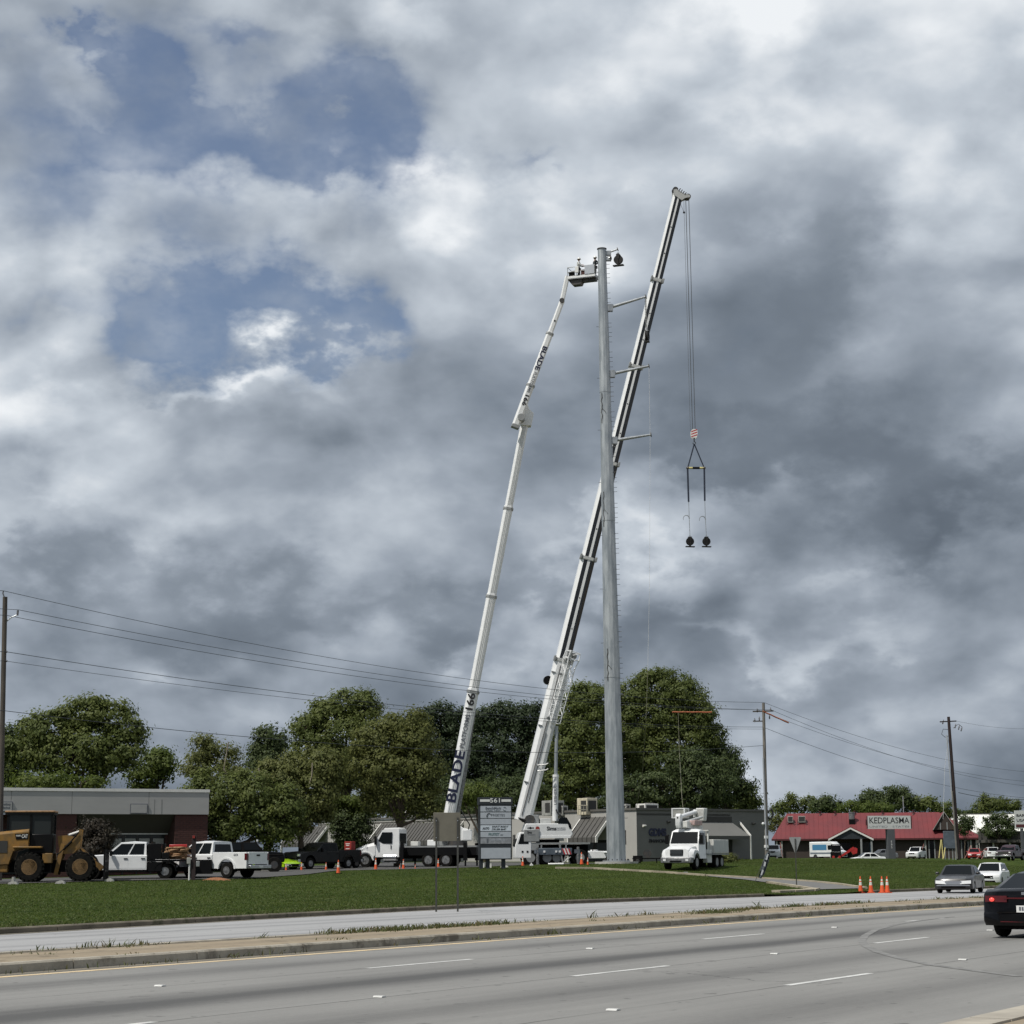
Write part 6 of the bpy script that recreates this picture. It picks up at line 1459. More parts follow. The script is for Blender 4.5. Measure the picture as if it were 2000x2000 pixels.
b = MB(); b.cyl(rel(b1, 34, 1202), rel(b1, 35, 1192), .06, n=10); b.build('insulator', 'porcelain', u1)
for py in (1273, 1291, 1388): b = MB(); q = rel(b1, 10 if py < 1300 else 5, py); b.cyl(q + Vector((-.1, 0, 0)), q + Vector((.12, 0, 0)), .06, n=8); b.build('insulator', 'porcelain', u1)
u2, b2, v2 = upole(1498, 1491, 1373, 21.8, 'tall pale utility pole between the grey building and the red roofed centre', 'wood_pale', .19, .13)
b = MB(); b.tube([rel(b2, 1494.5, 1480), rel(b2, 1501, 1660)], .075, 8); c_ = b.build('conduit', 'pipe', u2); c_.location = (-.20, -.15, 0)
b = MB(); b.box(-1.0, .95, -.05, .05, -.06, .06); ca = b.build('crossarm', 'wood', u2, smooth=0); ca.location = rel(b2, 1491, 1389); ca.rotation_euler = (0, R(-2), R(10))
b = MB(); b.box(-.95, .15, -.05, .05, -.05, .05); ca = b.build('crossarm', 'wood', u2, smooth=0); ca.location = rel(b2, 1491, 1408.5)
for px, py, L_ in ((1479, 1388, -1), (1505, 1386, 1), (1474, 1407, 1), (1483, 1404, 1), (1503, 1401, 1)):
    q = rel(b2, px, py); b = MB(); b.lathe([(.03, -.16), (.07, -.10), (.05, -.03), (.08, .03), (.05, .09), (.03, .2)], q, (0, 0, 1), 10); b.build('insulator', 'porcelain', u2)
b = MB(); b.tube([rel(b2, 1499, 1586), rel(b2, 1507, 1580), rel(b2, 1510, 1590), rel(b2, 1506, 1600), rel(b2, 1499, 1596)], .10, 8); b.build('cable_coil', 'rubberdark', u2)
b = MB(); q = rel(b2, 1490, 1609); b.ball(q + Vector((0, -.2, 0)), .14, 8); b.build('flood_lamp', 'lamp', u2)
for py in (1635, 1653):
    b = MB(); q = rel(b2, 1497, py); b.cyl(q + Vector((-.0, 0, -.12)), q + Vector((0, 0, .12)), .215, n=12); b.build('pole_band', 'inkwhite', u2)
u3, b3, v3 = upole(1873, 1852.5, 1400, 19.0, 'dark leaning utility pole in front of the right end of the red roof', 'wooddark', .21, .15)
b = MB(); b.box(-1.0, .85, -.05, .05, -.06, .06); ca = b.build('crossarm', 'wooddark', u3, smooth=0); ca.location = rel(b3, 1853, 1409); ca.rotation_euler = (0, R(-3), R(14))
for px, py in ((1842, 1410), (1866, 1418), (1873, 1421), (1878, 1424)):
    q = rel(b3, px, py); b = MB(); b.lathe([(.03, -.25), (.08, -.15), (.05, -.05), (.08, .05), (.05, .12), (.03, .25)], q, (.3, 0, 1), 8); b.build('insulator', 'porcelain', u3)
b = MB(); b.tube([rel(b3, 1853, 1425), rel(b3, 1842, 1424), rel(b3, 1839, 1434), rel(b3, 1846, 1440), rel(b3, 1853, 1437)], .03, 6); b.tube([rel(b3, 1862, 1422), rel(b3, 1872, 1414), rel(b3, 1879, 1420)], .03, 6); b.build('jumper_wire', 'wire', u3)
b = MB(); b.tube([rel(b3, 1852.5, 1436), rel(b3, 1862, 1545), rel(b3, 1868, 1600)], .065, 8); c_ = b.build('conduit', 'pipe', u3); c_.location = (-.24, -.2, 0)
b = MB(); b.tube([rel(b3, 1864, 1545), rel(b3, 1874, 1677)], .10, 8); c_ = b.build('ground_guard', 'wood_pale', u3); c_.location = (-.28, -.2, 0)
ropething('guy_wire', 'pale thin guy wire left of the dark leaning pole', [b3 + v3 + Vector((0, 0, -1.8)), at(1845, 1500, b3.y), at(1842, 1600, b3.y - 1)], .014, 'ropepale', 'guy wire')
def span(label, pts, sag, r=.016, n=24, group='power lines between the poles'):
    """line hung through points; sag in metres for each bay"""
    P = []
    for k, (a_, c) in enumerate(zip(pts[:-1], pts[1:])):
        a_, c = Vector(a_), Vector(c); s = sag[k] if isinstance(sag, (list, tuple)) else sag
        for i in range(n + (1 if k == len(pts) - 2 else 0)):
            u = i / n; p = a_.lerp(c, u); p.z -= 4 * s * u * (1 - u); P.append(p)
    b = MB(); b.tube(P, r, 5); return tag(b.build('power_line', 'wire', smooth=60), label, 'power line', group)
Ya, Yb = b1.y, b2.y
L0 = at(-260, 1110, Ya - 22)
far_ = lambda py: at(2150, py, 260)
def sagfit(a_, c, px, py):
    """sag that lets the line pass through a photo pixel"""
    best = None
    for s in np.arange(-.5, 6, .02):
        e = 1e9
        for u in np.linspace(.02, .98, 60):
            p = a_.lerp(c, u).copy(); p.z -= 4 * s * u * (1 - u); d = p - CAM; w = d.dot(FWD); X = 1000 + F_PX * d.dot(RGT) / w; Yp = 1000 - F_PX * d.dot(UPV) / w
            if abs(X - px) < 15: e = min(e, abs(Yp - py) + abs(X - px) * .01)
        if best is None or e < best[0]: best = (e, s)
    return best[1]
lines = [('topmost power line from the left pole top to the pale pole top', (7, 1154), (1492, 1372), (500, 1257), 1508, .016),
         ('power line from the bracket insulator of the left pole, second from the top', (36, 1191), (1479, 1386), (500, 1280), 1528, .016),
         ('power line just under the bracket line, third from the top', (14, 1202), (1505, 1386), (500, 1291), 1540, .016),
         ('thicker power line meeting the left pole well below its bracket', (12, 1273), (1490, 1420), (500, 1344), 1560, .018),
         ('fainter line close below the thicker one, fifth from the top', (10, 1291), (1491, 1424), (500, 1355), None, .013),
         ('lowest line from the left pole, running behind the tree tops', (7, 1388), (1491, 1456), (500, 1440), None, .018)]
for lab, a_, c, th_, yr, r_ in lines:
    A_, C_ = at(*a_, Ya - .12), at(*c, Yb - .12); s = sagfit(A_, C_, *th_)
    pts = [A_ + Vector((-14, -22, .6)), A_, C_]; sg_ = [.6, s]
    if yr: pts.append(far_(yr)); sg_.append(2.2)
    span(lab, pts, sg_, r_)
span('cable from the dark leaning pole to the right, with a dark splice', [at(1872, 1548, b3.y), at(2060, 1556, b3.y + 10)], .5, .03, group='power lines right of the dark pole')
span('thin wire leaving the dark pole crossarm toward the right', [at(1866, 1408, b3.y), at(2100, 1412, b3.y + 60)], .8, .012, group='power lines right of the dark pole')
# orange line guards
def guard(label, a_, c, y):
    p, q = at(*a_, y), at(*c, y + .5); b = MB(); o = thing('line_guard', label, 'line guard', p, 0, 'orange line guards on the wires'); v = q - p; n = 3
    for i in range(n):
        s0, s1 = v * (i / n), v * ((i + 1) / n - .012); b = MB(); b.tube([s0, s0.lerp(s1, .5) + Vector((0, 0, -.02)), s1], .065, 8); b.build('sleeve', 'sleeve', o)
    return o
guard('long orange line guard in front of the big tree', (1313, 1390.5), (1391, 1391), Yb - 14)
guard('orange line guard slanting down from the pale pole', (1490, 1389), (1541, 1412), Yb - .3)

# ------------------------------------------------------------------ small things around the lot
q = on(378, 37.5); pp = thing('meter_post', 'dark square post with a pale meter box and a white pipe beside it', 'post', q, R(8))
hgt = (at(378, 1631, q.y).z - q.z); MB().box(-.11, .11, -.11, .11, -.3, hgt).build('post', 'wooddark', pp, bevel=.01)
MB().box(-.34, -.14, -.20, -.05, hgt * .36, hgt * .50).build('meter_box', 'hvac', pp, bevel=.02); b = MB(); b.cyl((-.20, -.12, 0), (-.20, -.12, hgt * .36), .045, n=10); b.build('pipe', 'inkwhite', pp)
MB().box(.14, .32, -.2, -.05, hgt * .30, hgt * .42).build('meter_box', 'carriergrey', pp, bevel=.02); MB().box(-.08, .05, -.16, -.112, hgt * .93, hgt * .99).build('tag', 'redsign', pp, smooth=0)
q = on(395, 36.4); tb = MB(T(q.x, q.y, q.z)).box(-.55, .55, -.3, .3, .25, 1.0).build('trailer_box', 'black', bevel=.03); tag(tb, 'black box panel standing right of the dark post', 'box')
q = on(424, 37.4); b = MB(T(q.x, q.y, q.z)); 
vs = []; n1, n2 = 14, 6
for i in range(n1):
    for j in range(n2):
        u, v = i / (n1 - 1) * 2 - 1, j / (n2 - 1) * 2 - 1; vs.append((u * .85, v * .6, -.06 + .22 * max(0, 1 - u * u) * max(0, 1 - v * v) + random.uniform(-.015, .015)))
b.add(vs, [(i * n2 + j, (i + 1) * n2 + j, (i + 1) * n2 + j + 1, i * n2 + j + 1) for i in range(n1 - 1) for j in range(n2 - 1)]); tag(b.build('soil_mound', 'soil', fix=False), 'low mound of red soil on the grass below the white pickup', 'soil mound')
GPp = 'white pipes lying by the crane'
for px, l_, ang, lab in ((1078, .55, 0, 'short white pipe on the ground left of its twin by the crane outrigger'), (1092, .65, 3, 'slightly longer white pipe on the ground right of its twin')):
    q = on(px, 27.0); b = MB(T(q.x, q.y, q.z) @ RZ(R(ang))); b.cyl((-l_ / 2, 0, .09), (l_ / 2, 0, .09), .075, n=12); tag(b.build('white_pipe', 'inkwhite'), lab, 'pipe', GPp)
q = on(1038, 27.2); b = MB(T(q.x, q.y, q.z)); b.prism([(-.14, 0), (.14, 0), (.12, .10), (.04, .14), (.03, .22), (-.03, .22), (-.05, .14), (-.12, .10)], -.1, .1); tag(b.build('white_lump', 'inkwhite', bevel=.02), 'white lumpy cap on the grass by the crane front wheel', 'cap')
for px, s, lab in ((28, 39.6, 'grey post foot with a rounded block at the loader rear wheel'), (120, 39.6, 'grey block on the lot edge between the loader wheels'), (215, 38.2, 'flat grey block beside the fork carriage')):
    q = on(px, s); b = MB(T(q.x, q.y, q.z)); b.prism([(-.24, 0), (.24, 0), (.18, .12), (.06, .14), (.04, .36 if px < 50 else .16), (-.04, .36 if px < 50 else .16), (-.07, .14), (-.2, .10)], -.16, .16); tag(b.build('curb_block', 'concrete_light', smooth=0), lab, 'block')
# black trailer by the dark wall
q = on(1262, 23.0); tr = thing('utility_trailer', 'small black trailer with a reel beside the front truck', 'trailer', q, R(-6))
MB().box(-1.1, -.3, -.55, .55, .2, .72).build('box', 'black', tr, bevel=.03); MB().box(-1.15, 1.25, -.5, .5, .42, .52).build('frame', 'blackmatt', tr, smooth=0)
b = MB(); b.cyl((.12, -.3, .88), (.12, .3, .88), .36, n=16); b.build('reel', 'darksteel', tr)
b = MB(); b.tube([(.9, -.4, .5), (.9, -.4, .05)], .05); b.tube([(1.1, 0, .5), (1.9, 0, .45)], .05); b.build('drawbar', 'blackmatt', tr)
for sy in (1, -1): wheel(tr, -.7, sy * .6, .28, .18, sy, 'darksteel')
# electrical cabinet on legs, yellow stakes, leaning stakes
q = on(1856, 18.6); q.z = at(1856, 1677, q.y).z - .15; eb = thing('grey_cabinet_on_legs', 'grey blank cabinet standing on thin legs beside the dark leaning pole', 'cabinet', q, R(-6))
ez = lambda y: at(1856, y, q.y).z - q.z
MB().box(-.60, .62, -.2, .2, ez(1657), ez(1623)).build('cabinet', 'bluegrey', eb, bevel=.02)
for x in (-.5, -.12, .28, .56): MB().box(x - .05, x + .05, -.05, .05, -.4, ez(1657)).build('leg', 'carriergrey', eb, smooth=0)
MB().box(.60, .70, -.22, .22, ez(1657), ez(1622)).build('edge_plate', 'carriergrey', eb, smooth=0)
GS = 'pale yellow guy guards'
for a_, c, lab in (((1834, 1676), (1838, 1640), 'left pale yellow guard slanting beside the grey cabinet'), ((1842, 1678), (1839, 1640), 'middle pale yellow guard, the thickest of the three'), ((1843, 1676), (1846, 1655), 'short pale yellow guard closest to the grey cabinet')):
    b = MB(); b.tube([at(*a_, Ys(18.8)), at(*c, Ys(18.8) + .3)], .055, 7); tag(b.build('guy_guard', 'yellow_pale'), lab, 'guard', GS)
GT = 'pink stakes in the grass crest'
for a_, c, lab in (((1884, 1677), (1897, 1651), 'tallest pinkish leaning stake in front of the red car'), ((1907, 1678), (1925, 1657), 'long pinkish stake leaning right across the red car'), ((1917, 1678), (1924, 1664), 'shortest pinkish stake near the red car'), ((1528, 1674), (1524, 1645), 'pinkish stake standing by the parked white car'), ((1801, 1658), (1805, 1648), 'short thin stake by the white vehicle under the red roof')):
    b = MB(); b.tube([at(*a_, Ys(18)), at(*c, Ys(18))], .03, 6); tag(b.build('stake', mat('stake_pink', (.42, .20, .17), .8) if 'stake_pink' not in bpy.data.materials else bpy.data.materials['stake_pink']), lab, 'stake', GT)
q = on(1339, 30.2); b = MB(T(q.x, q.y, q.z)); b.prism([(-.14, 0), (.14, 0), (.13, .18), (-.13, .18)], -.08, .08); tag(b.build('grey_cap_box', 'carriergrey', smooth=0), 'small grey box on the drive just in front of the bucket truck', 'box')

# ------------------------------------------------------------------ bucket truck facing the camera
pb = on(1331, 28.6)
bt = thing('bucket_truck', 'white bucket truck parked facing forward before the shaded grey wall', 'bucket truck', pb, R(246))
# origin at the front axle, x forward
b = MB(); b.loft([[(-.55, y * k, .62), (-.55, y * k, 1.72 - z), (.55, y * k, 1.58 - z), (.95, y * k * .97, 1.40 - z), (1.02, y * k * .95, .72), (.72, y * k, .62)] for y, k, z in ((-.86, 1, .12), (-.66, 1, 0), (.66, 1, 0), (.86, 1, .12))]); b.build('hood', 'white', bt, smooth=40)
b = MB(); b.loft([[(-.56, y, .75), (-.60, y * .985, 1.75), (-1.0, y * .93, 2.58), (-1.25, y * .9, 2.76 - z), (-2.1, y * .9, 2.74 - z), (-2.2, y * .94, 2.6), (-2.2, y, .75)] for y, z in ((-1.06, .10), (-.8, 0), (.8, 0), (1.06, .10))]); b.build('cab', 'white', bt, smooth=40)
b = MB(); b.hexa([(-.60, -.97, 1.78), (-.60, .97, 1.78), (-.99, .90, 2.54), (-.99, -.90, 2.54)], [(-.572, -.97, 1.80), (-.572, .97, 1.80), (-.962, .90, 2.56), (-.962, -.90, 2.56)]); b.build('windscreen', 'glass', bt, bevel=.01)
MB().box(.93, 1.045, -.47, .47, .93, 1.36).build('grille', 'black', bt, bevel=.05)
for i in range(5): MB().box(1.04, 1.055, -.44, .44, .98 + i * .08, 1.00 + i * .08).build('grille_bar', 'chrome', bt, smooth=0)
MB().box(.2, .9, .12, .62, 1.46, 1.66).build('hood_patch', 'carriergrey', bt, bevel=.04) if False else None
for sy in (1, -1):
    b = MB(); b.loft([[(.78 + dx, sy * y0, .68), (1.0 + dx, sy * y0, .8), (.98 + dx, sy * y0, 1.18 - z), (.5, sy * y0, 1.42 - z), (-.2, sy * y0, 1.40 - z), (-.72, sy * y0, .9), (-.72, sy * y0, .75), (-.60, sy * y0, .75), (-.35, sy * y0, 1.05), (0, sy * y0, 1.15), (.38, sy * y0, 1.02), (.62, sy * y0, .68)] for y0, z, dx in ((.70, -.05, .0), (.95, 0, -.05), (1.14, .10, -.22))]); b.build('mudguard', 'white', bt, smooth=45)
    b = MB(); b.hexa([(.80, sy * .72, .98), (.60, sy * 1.12, 1.0), (.52, sy * 1.12, 1.18), (.78, sy * .72, 1.12)], [(1.0, sy * .72, .98), (.84, sy * 1.10, 1.02), (.76, sy * 1.08, 1.18), (.985, sy * .72, 1.12)]); b.build('headlight', 'lamp', bt, smooth=0)
    b = MB(); b.prism([(-.75, 1.8), (-1.08, 2.5), (-1.9, 2.5), (-1.9, 1.7), (-.9, 1.7)], sy * 1.0, sy * 1.068); b.build('side_window', 'glass', bt, smooth=0)
    b = MB(); b.box(-.70, -.58, sy * 1.12, sy * 1.36, 1.75, 2.35); b.tube([(-.64, sy * 1.05, 2.3), (-.64, sy * 1.2, 2.4)], .025, 5); b.build('mirror', 'black', bt, bevel=.02)
    wheel(bt, 0, sy * .98, .50, .28, sy, 'alu', .6)
    wheel(bt, -4.9, sy * .82, .50, .27, sy, 'alu', .6, dual=True); wheel(bt, -6.0, sy * .82, .50, .27, sy, 'alu', .6, dual=True)
    MB().cbox(1.21, sy * .8, .66, .04, .2, .14).build('fog_lamp', 'lamp', bt, smooth=0)
    MB().box(-3.3, -2.3, sy * .75 if sy > 0 else -1.1, 1.1 if sy > 0 else -.75, .45, 1.35).build('step_box', 'white_dirty', bt, bevel=.03)
    bx = MB().box(-6.8, -3.4, sy * .80 if sy > 0 else -1.22, 1.22 if sy > 0 else -.80, 1.10, 2.05).build('side_body', 'white_dirty', bt, bevel=.03)
    for k in range(3): MB().box(-6.7 + k * 1.1, -5.7 + k * 1.1, sy * 1.215 - .01, sy * 1.215 + .01, 1.18, 1.95).build('locker_door', 'boomgrey', bx, smooth=0)
MB().box(.70, 1.20, -1.1, 1.1, .44, .84).build('bumper', 'alu', bt, bevel=.06); MB().box(1.195, 1.21, -.42, .42, .52, .63).build('bumper_slot', 'black', bt, smooth=0)
MB().box(-6.9, .6, -.5, .5, .55, .95).build('chassis', 'blackmatt', bt, smooth=0); MB().box(-6.9, -2.3, -1.2, 1.2, 1.0, 1.09).build('deck', 'carriergrey', bt, smooth=0)
b = MB(); b.box(-2.8, -2.5, -1.15, 1.15, 2.62, 2.70); b.box(-2.7, -2.6, -1.1, -1.0, 1.1, 2.62); b.box(-2.7, -2.6, 1.0, 1.1, 1.1, 2.62); b.build('boom_rest', 'white_dirty', bt, smooth=0)
b = MB(); b.cyl((-3.6, 0, 1.1), (-3.6, 0, 2.3), .45, n=18); b.build('turret', 'white', bt)
# folded booms: lower boom runs forward over the cab, upper boom back from the front knuckle
b = MB(); b.hexa([(-3.8, -.15, 2.45), (-3.8, .33, 2.45), (-3.8, .33, 3.0), (-3.8, -.15, 3.0)], [(-.9, -.22, 2.85), (-.9, .18, 2.85), (-.9, .18, 3.3), (-.9, -.22, 3.3)]); b.build('lower_boom', 'white_dirty', bt, bevel=.04)
b = MB(); b.prism([(-1.15, 2.82), (-.75, 2.80), (-.62, 3.05), (-.66, 3.65), (-.82, 3.82), (-1.15, 3.75)], -.62, -.26); b.build('knuckle', 'white', bt, bevel=.05)
b = MB(); b.cyl((-.66, -.44, 3.52), (-.645, -.44, 3.52), .07, n=10); b.build('knuckle_pin', 'darksteel', bt)
b = MB(); b.cyl((-.95, -.44, 3.55), (-4.4, -.35, 4.0), .17, .15, n=12); b.build('upper_boom', 'white', bt)
b = MB(); b.cyl((-1.0, -.1, 3.2), (-3.4, .4, 3.6), .09, n=10); b.build('lift_cylinder', 'boomgrey', bt)
MB().box(-3.2, -1.6, -.1, .5, 3.02, 3.35).build('boom_cover', mat('worn_red_white', (.50, .36, .34), .6, var=.4, vscale=5), bt, bevel=.05)
b = MB(); b.loft([[(-4.9, -.25, 3.35), (-4.3, -.25, 3.35), (-4.3, .25, 3.35), (-4.9, .25, 3.35)], [(-5.0, -.32, 4.25), (-4.2, -.32, 4.25), (-4.2, .32, 4.25), (-5.0, .32, 4.25)]]); b.build('bucket', 'white_dirty', bt, bevel=.06)
b = MB(); b.box(-4.6, -4.2, -.5, -.33, 3.6, 4.15); b.build('bucket_mount', 'white', bt, bevel=.03)
b = MB(); z0_, z1_ = 3.55, 4.18
b.box(-4.2, -3.3, -1.75, -.85, z0_, z0_ + .06)
for x in (-4.2, -3.3):
    for y in (-1.75, -.85): b.box(x - .04, x + .04, y - .04, y + .04, z0_, z1_)
for z in (z1_,):
    b.box(-4.24, -3.26, -1.79, -1.71, z, z + .07); b.box(-4.24, -3.26, -.89, -.81, z, z + .07); b.box(-4.24, -4.16, -1.71, -.89, z, z + .07); b.box(-3.34, -3.26, -1.71, -.89, z, z + .07)
b.build('tool_cage', 'white', bt, smooth=0)
MB().box(-3.325, -3.30, -1.70, -.90, z0_ + .06, z1_).build('cage_panel', 'hvac', bt, smooth=0); MB().box(-4.2, -3.34, -.89, -.86, z0_ + .06, z1_).build('cage_panel', 'hvac', bt, smooth=0)
MB().box(-4.2, -3.34, -1.74, -1.71, z0_ + .06, z1_).build('cage_panel', 'hvac', bt, smooth=0)
bw = bt.matrix_basis @ Vector((0, 0, 0)) if False else None
rt_ = at(1334, 1577, pb.y + 3.6)
ropething('bucket_rope', 'thin tan rope running from the orange line guard down to the bucket truck', [at(1324.5, 1392, Yb - 14), at(1327, 1470, Yb - 15), at(1332, 1560, pb.y + 4), rt_], .018, 'rope')

# ------------------------------------------------------------------ grey strip building, two wings meeting at a corner
DX = (math.sin(R(54)), math.cos(R(54))); 
gc_ = at(1243, 1582, Ys(20.6)); zb_ = .62; HT = gc_.z - zb_
gb = thing('grey_strip_building', 'low grey stuccoed building with metal awnings and rooftop units behind the trucks', 'building', (gc_.x, gc_.y, zb_), R(36))
# local x runs along the right wing, its shade put into a darker stucco, local y back along the lit left wing
LR, LL_ = 16.9, 60.0
b = MB(); b.box(0, 8.2, 0, 16, -.6, HT); b.box(12.2, LR, 0, 16, -.6, HT); b.box(8.2, 12.2, 1.6, 16, -.6, HT); b.box(8.2, 12.2, 0, 1.6, HT * .80, HT); b.build('wall', 'stucco_shaded', gb, smooth=0)
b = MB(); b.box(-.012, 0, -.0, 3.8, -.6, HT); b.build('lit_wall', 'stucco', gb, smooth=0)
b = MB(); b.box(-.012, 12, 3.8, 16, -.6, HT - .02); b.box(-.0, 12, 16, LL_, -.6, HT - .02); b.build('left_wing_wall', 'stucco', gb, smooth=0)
b = MB(); b.box(-.14, LR + .12, -.12, .1, HT, HT + .20); b.box(-.14, .1, .1, LL_, HT, HT + .20); b.build('parapet_cap', 'parapet', gb, smooth=0)
MB().box(0, 12, 0, LL_, HT - .5, HT - .3).build('roof', 'parapet', gb, smooth=0)
def awning(name, y0, y1, out=1.7, z1=None, z0=None, fasc=.5):
    """metal awning on the left wing, leaning out toward -x"""
    z1 = HT - .55 if z1 is None else z1; z0 = HT * .545 if z0 is None else z0
    o = MB().hexa([(-.02, y0, z1), (-.02, y1, z1), (-out, y1, z0), (-out, y0, z0)], [(-.02, y0, z1 - .1), (-.02, y1, z1 - .1), (-out + .08, y1, z0 - .1), (-out + .08, y0, z0 - .1)]).build('awning', 'awning', gb, smooth=0)
    MB().box(-out - .01, -out + .07, y0, y1, z0 - fasc, z0).build('awning_fascia', 'awning', o, smooth=0)
    n = max(2, int((y1 - y0) / .62))
    for i in range(n + 1):
        y = y0 + (y1 - y0) * i / n
        b = MB(); b.hexa([(-.02, y - .022, z1), (-.02, y + .022, z1), (-out, y + .022, z0), (-out, y - .022, z0)], [(-.02, y - .022, z1 + .06), (-.02, y + .022, z1 + .06), (-out - .05, y + .022, z0 + .05), (-out - .05, y - .022, z0 + .05)])
        b.box(-out - .05, -out - .01, y - .022, y + .022, z0 - fasc, z0); b.build('seam', 'seam', o, smooth=0)
    for y in (y0, y1):
        b = MB(); b.prism([(-.0, z1 + .1), (-out - .10, z0 + .06), (-out - .10, -.6 if y == y1 else z0 - fasc), (-out + .12, -.6 if y == y1 else z0 - fasc), (-out + .12, z0 - .1), (-.0, z1 - .25)], y - .10 if y == y0 else y, y if y == y0 else y + .14); b.build('end_trim', 'trim', o, smooth=0)
    return o
def yof(px):   # distance along the left wing of a photo column
    lo, hi = 0, 70
    for _ in range(40):
        m = (lo + hi) / 2; c, s = math.cos(R(36)), math.sin(R(36)); X = gc_.x - s * m; Y = gc_.y + c * m
        if at(px, 1600, Y).x < X: lo = m
        else: hi = m
    return lo
awning('awning', 4.1, yof(1137)); awning('awning', yof(905), yof(745)); awning('awning', yof(640), yof(575))
for y0, y1 in ((4.4, yof(1140)), (yof(900), yof(752))):
    MB().box(-.03, 0, y0, y1, 0, HT * .5).build('shopfront', 'glass_lit', gb, smooth=0)
    n = int((y1 - y0) / 1.8)
    for i in range(n + 1): y = y0 + (y1 - y0) * i / n; MB().box(-.06, -.02, y - .05, y + .05, 0, HT * .5).build('mullion', 'seam', gb, smooth=0)
# entrance canopy on the right wing
z1, z0 = HT * .80, HT * .56
o = MB().hexa([(7.4, -.02, z1), (12.2, -.02, z1), (13.2, -1.5, z0), (6.6, -1.5, z0)], [(7.4, -.02, z1 - .1), (12.2, -.02, z1 - .1), (13.2, -1.42, z0 - .1), (6.6, -1.42, z0 - .1)]).build('canopy', 'stucco_shaded', gb, smooth=0)
MB().box(6.6, 13.2, -1.5, -1.42, z0 - .35, z0).build('canopy_fascia', 'awning', o, smooth=0)
MB().box(7.4, 12.2, -.03, -.003, z1, z1 + .55).build('canopy_band', 'seam', o, smooth=0)
b = MB(); b.prism([(-.0, z1 + .1), (-1.55, z0 + .05), (-1.55, -.6), (-1.40, -.6), (-1.40, z0 - .08), (-.0, z1 - .1)], 13.2, 13.34, ax='x'); b.build('canopy_trim', 'trim', o, smooth=0)
MB().box(9.2, 10.6, 1.5, 1.598, 0, 2.4).build('door', 'glass', gb, smooth=0)
# wall lettering and lamps
text('GDMS', .95, 'navy', gb, facing((2.55, -.03, HT * .615), (1, 0, 0), (0, 0, 1)), bold=.05, width=2.2, ext=.03); text('FINANCIAL', .42, 'ink', gb, facing((2.55, -.03, HT * .47), (1, 0, 0), (0, 0, 1)), bold=.03, width=2.2, ext=.03)
def wlamp(x, y, z, m='trim', n=(0, -1)):
    o = MB().prism([(0, -.12), (0, .12), (.30, .05), (.30, -.02)], -.14, .14).build('wall_lamp', m, gb, smooth=0); o.location = (x, y, z); o.rotation_euler = (0, 0, math.atan2(n[1], n[0])); return o
wlamp(.85, -.0, HT * .73); wlamp(3.9, -.0, HT * .80, 'hvacdark'); wlamp(15.0, -.0, HT * .78, 'hvacdark'); wlamp(-.012, 2.2, HT * .70, 'trim', (-1, 0))
b = MB(); b.box(-.05, -.015, 1.6, 1.72, HT * .42, HT * .66); b.build('wall_strip', 'seam', gb, smooth=0)
# rooftop units
def hvac(label, px, py0, py1, s, w, d, m='hvac', rail=False):
    p = at(px, py1, Ys(s)); h = at(px, py0, p.y).z - p.z; p.z = min(p.z, zb_ + HT - .3); h = at(px, py0, p.y).z - p.z
    o = thing('rooftop_unit', label, 'rooftop unit', p, R(36), 'air units on the grey building roof')
    MB().box(-w / 2, w / 2, -d / 2, d / 2, 0, h).build('casing', m, o, bevel=.03)
    MB().box(-w / 2 + .15, w / 2 - .15, -d / 2 - .015, -d / 2 + .01, h * .2, h * .85).build('grille', 'hvacdark', o, smooth=0)
    MB().box(-w / 2 - .015, -w / 2 + .01, -d / 2 + .12, d * .1, h * .2, h * .85).build('grille', 'hvacdark', o, smooth=0)
    b = MB(); b.cyl((w * .15, 0, h), (w * .15, 0, h + .12), min(w, d) * .3, n=16); b.build('fan', 'hvacdark', o)
    if rail:
        b = MB()
        for x in np.linspace(-w / 2 - 1.1, -w / 2 - .1, 4): b.tube([(x, -d / 2, 0), (x, -d / 2, h * .55)], .04, 5)
        for z in (h * .55, h * .3): b.tube([(-w / 2 - 1.1, -d / 2, z), (-w / 2, -d / 2, z)], .04, 5)
        b.build('railing', 'cream', o)
    return o
hvac('grey boxy air unit on the flat roof behind the crane cylinder', 1080, 1564, 1587, 19.6, 1.7, 1.5)
hvac('tan air unit with railing on the flat roof left of the steel pole', 1147, 1559, 1587, 19.9, 1.3, 1.6, 'cream', True)
hvac('small grey air unit on the flat roof just right of the steel pole', 1222, 1571, 1586, 20.2, .6, .8)
hvac('pale wide air unit on the roof above the dark wall', 1264, 1570, 1584, 20.2, 1.7, 1.4, 'trim')
hvac('white air unit half hidden by leaves over the left awning', 812, 1582, 1600, 17.2, 2.0, 1.6, 'trim')
hvac('low grey air unit right of the tan one', 1100, 1574, 1587, 19.6, .7, .7)

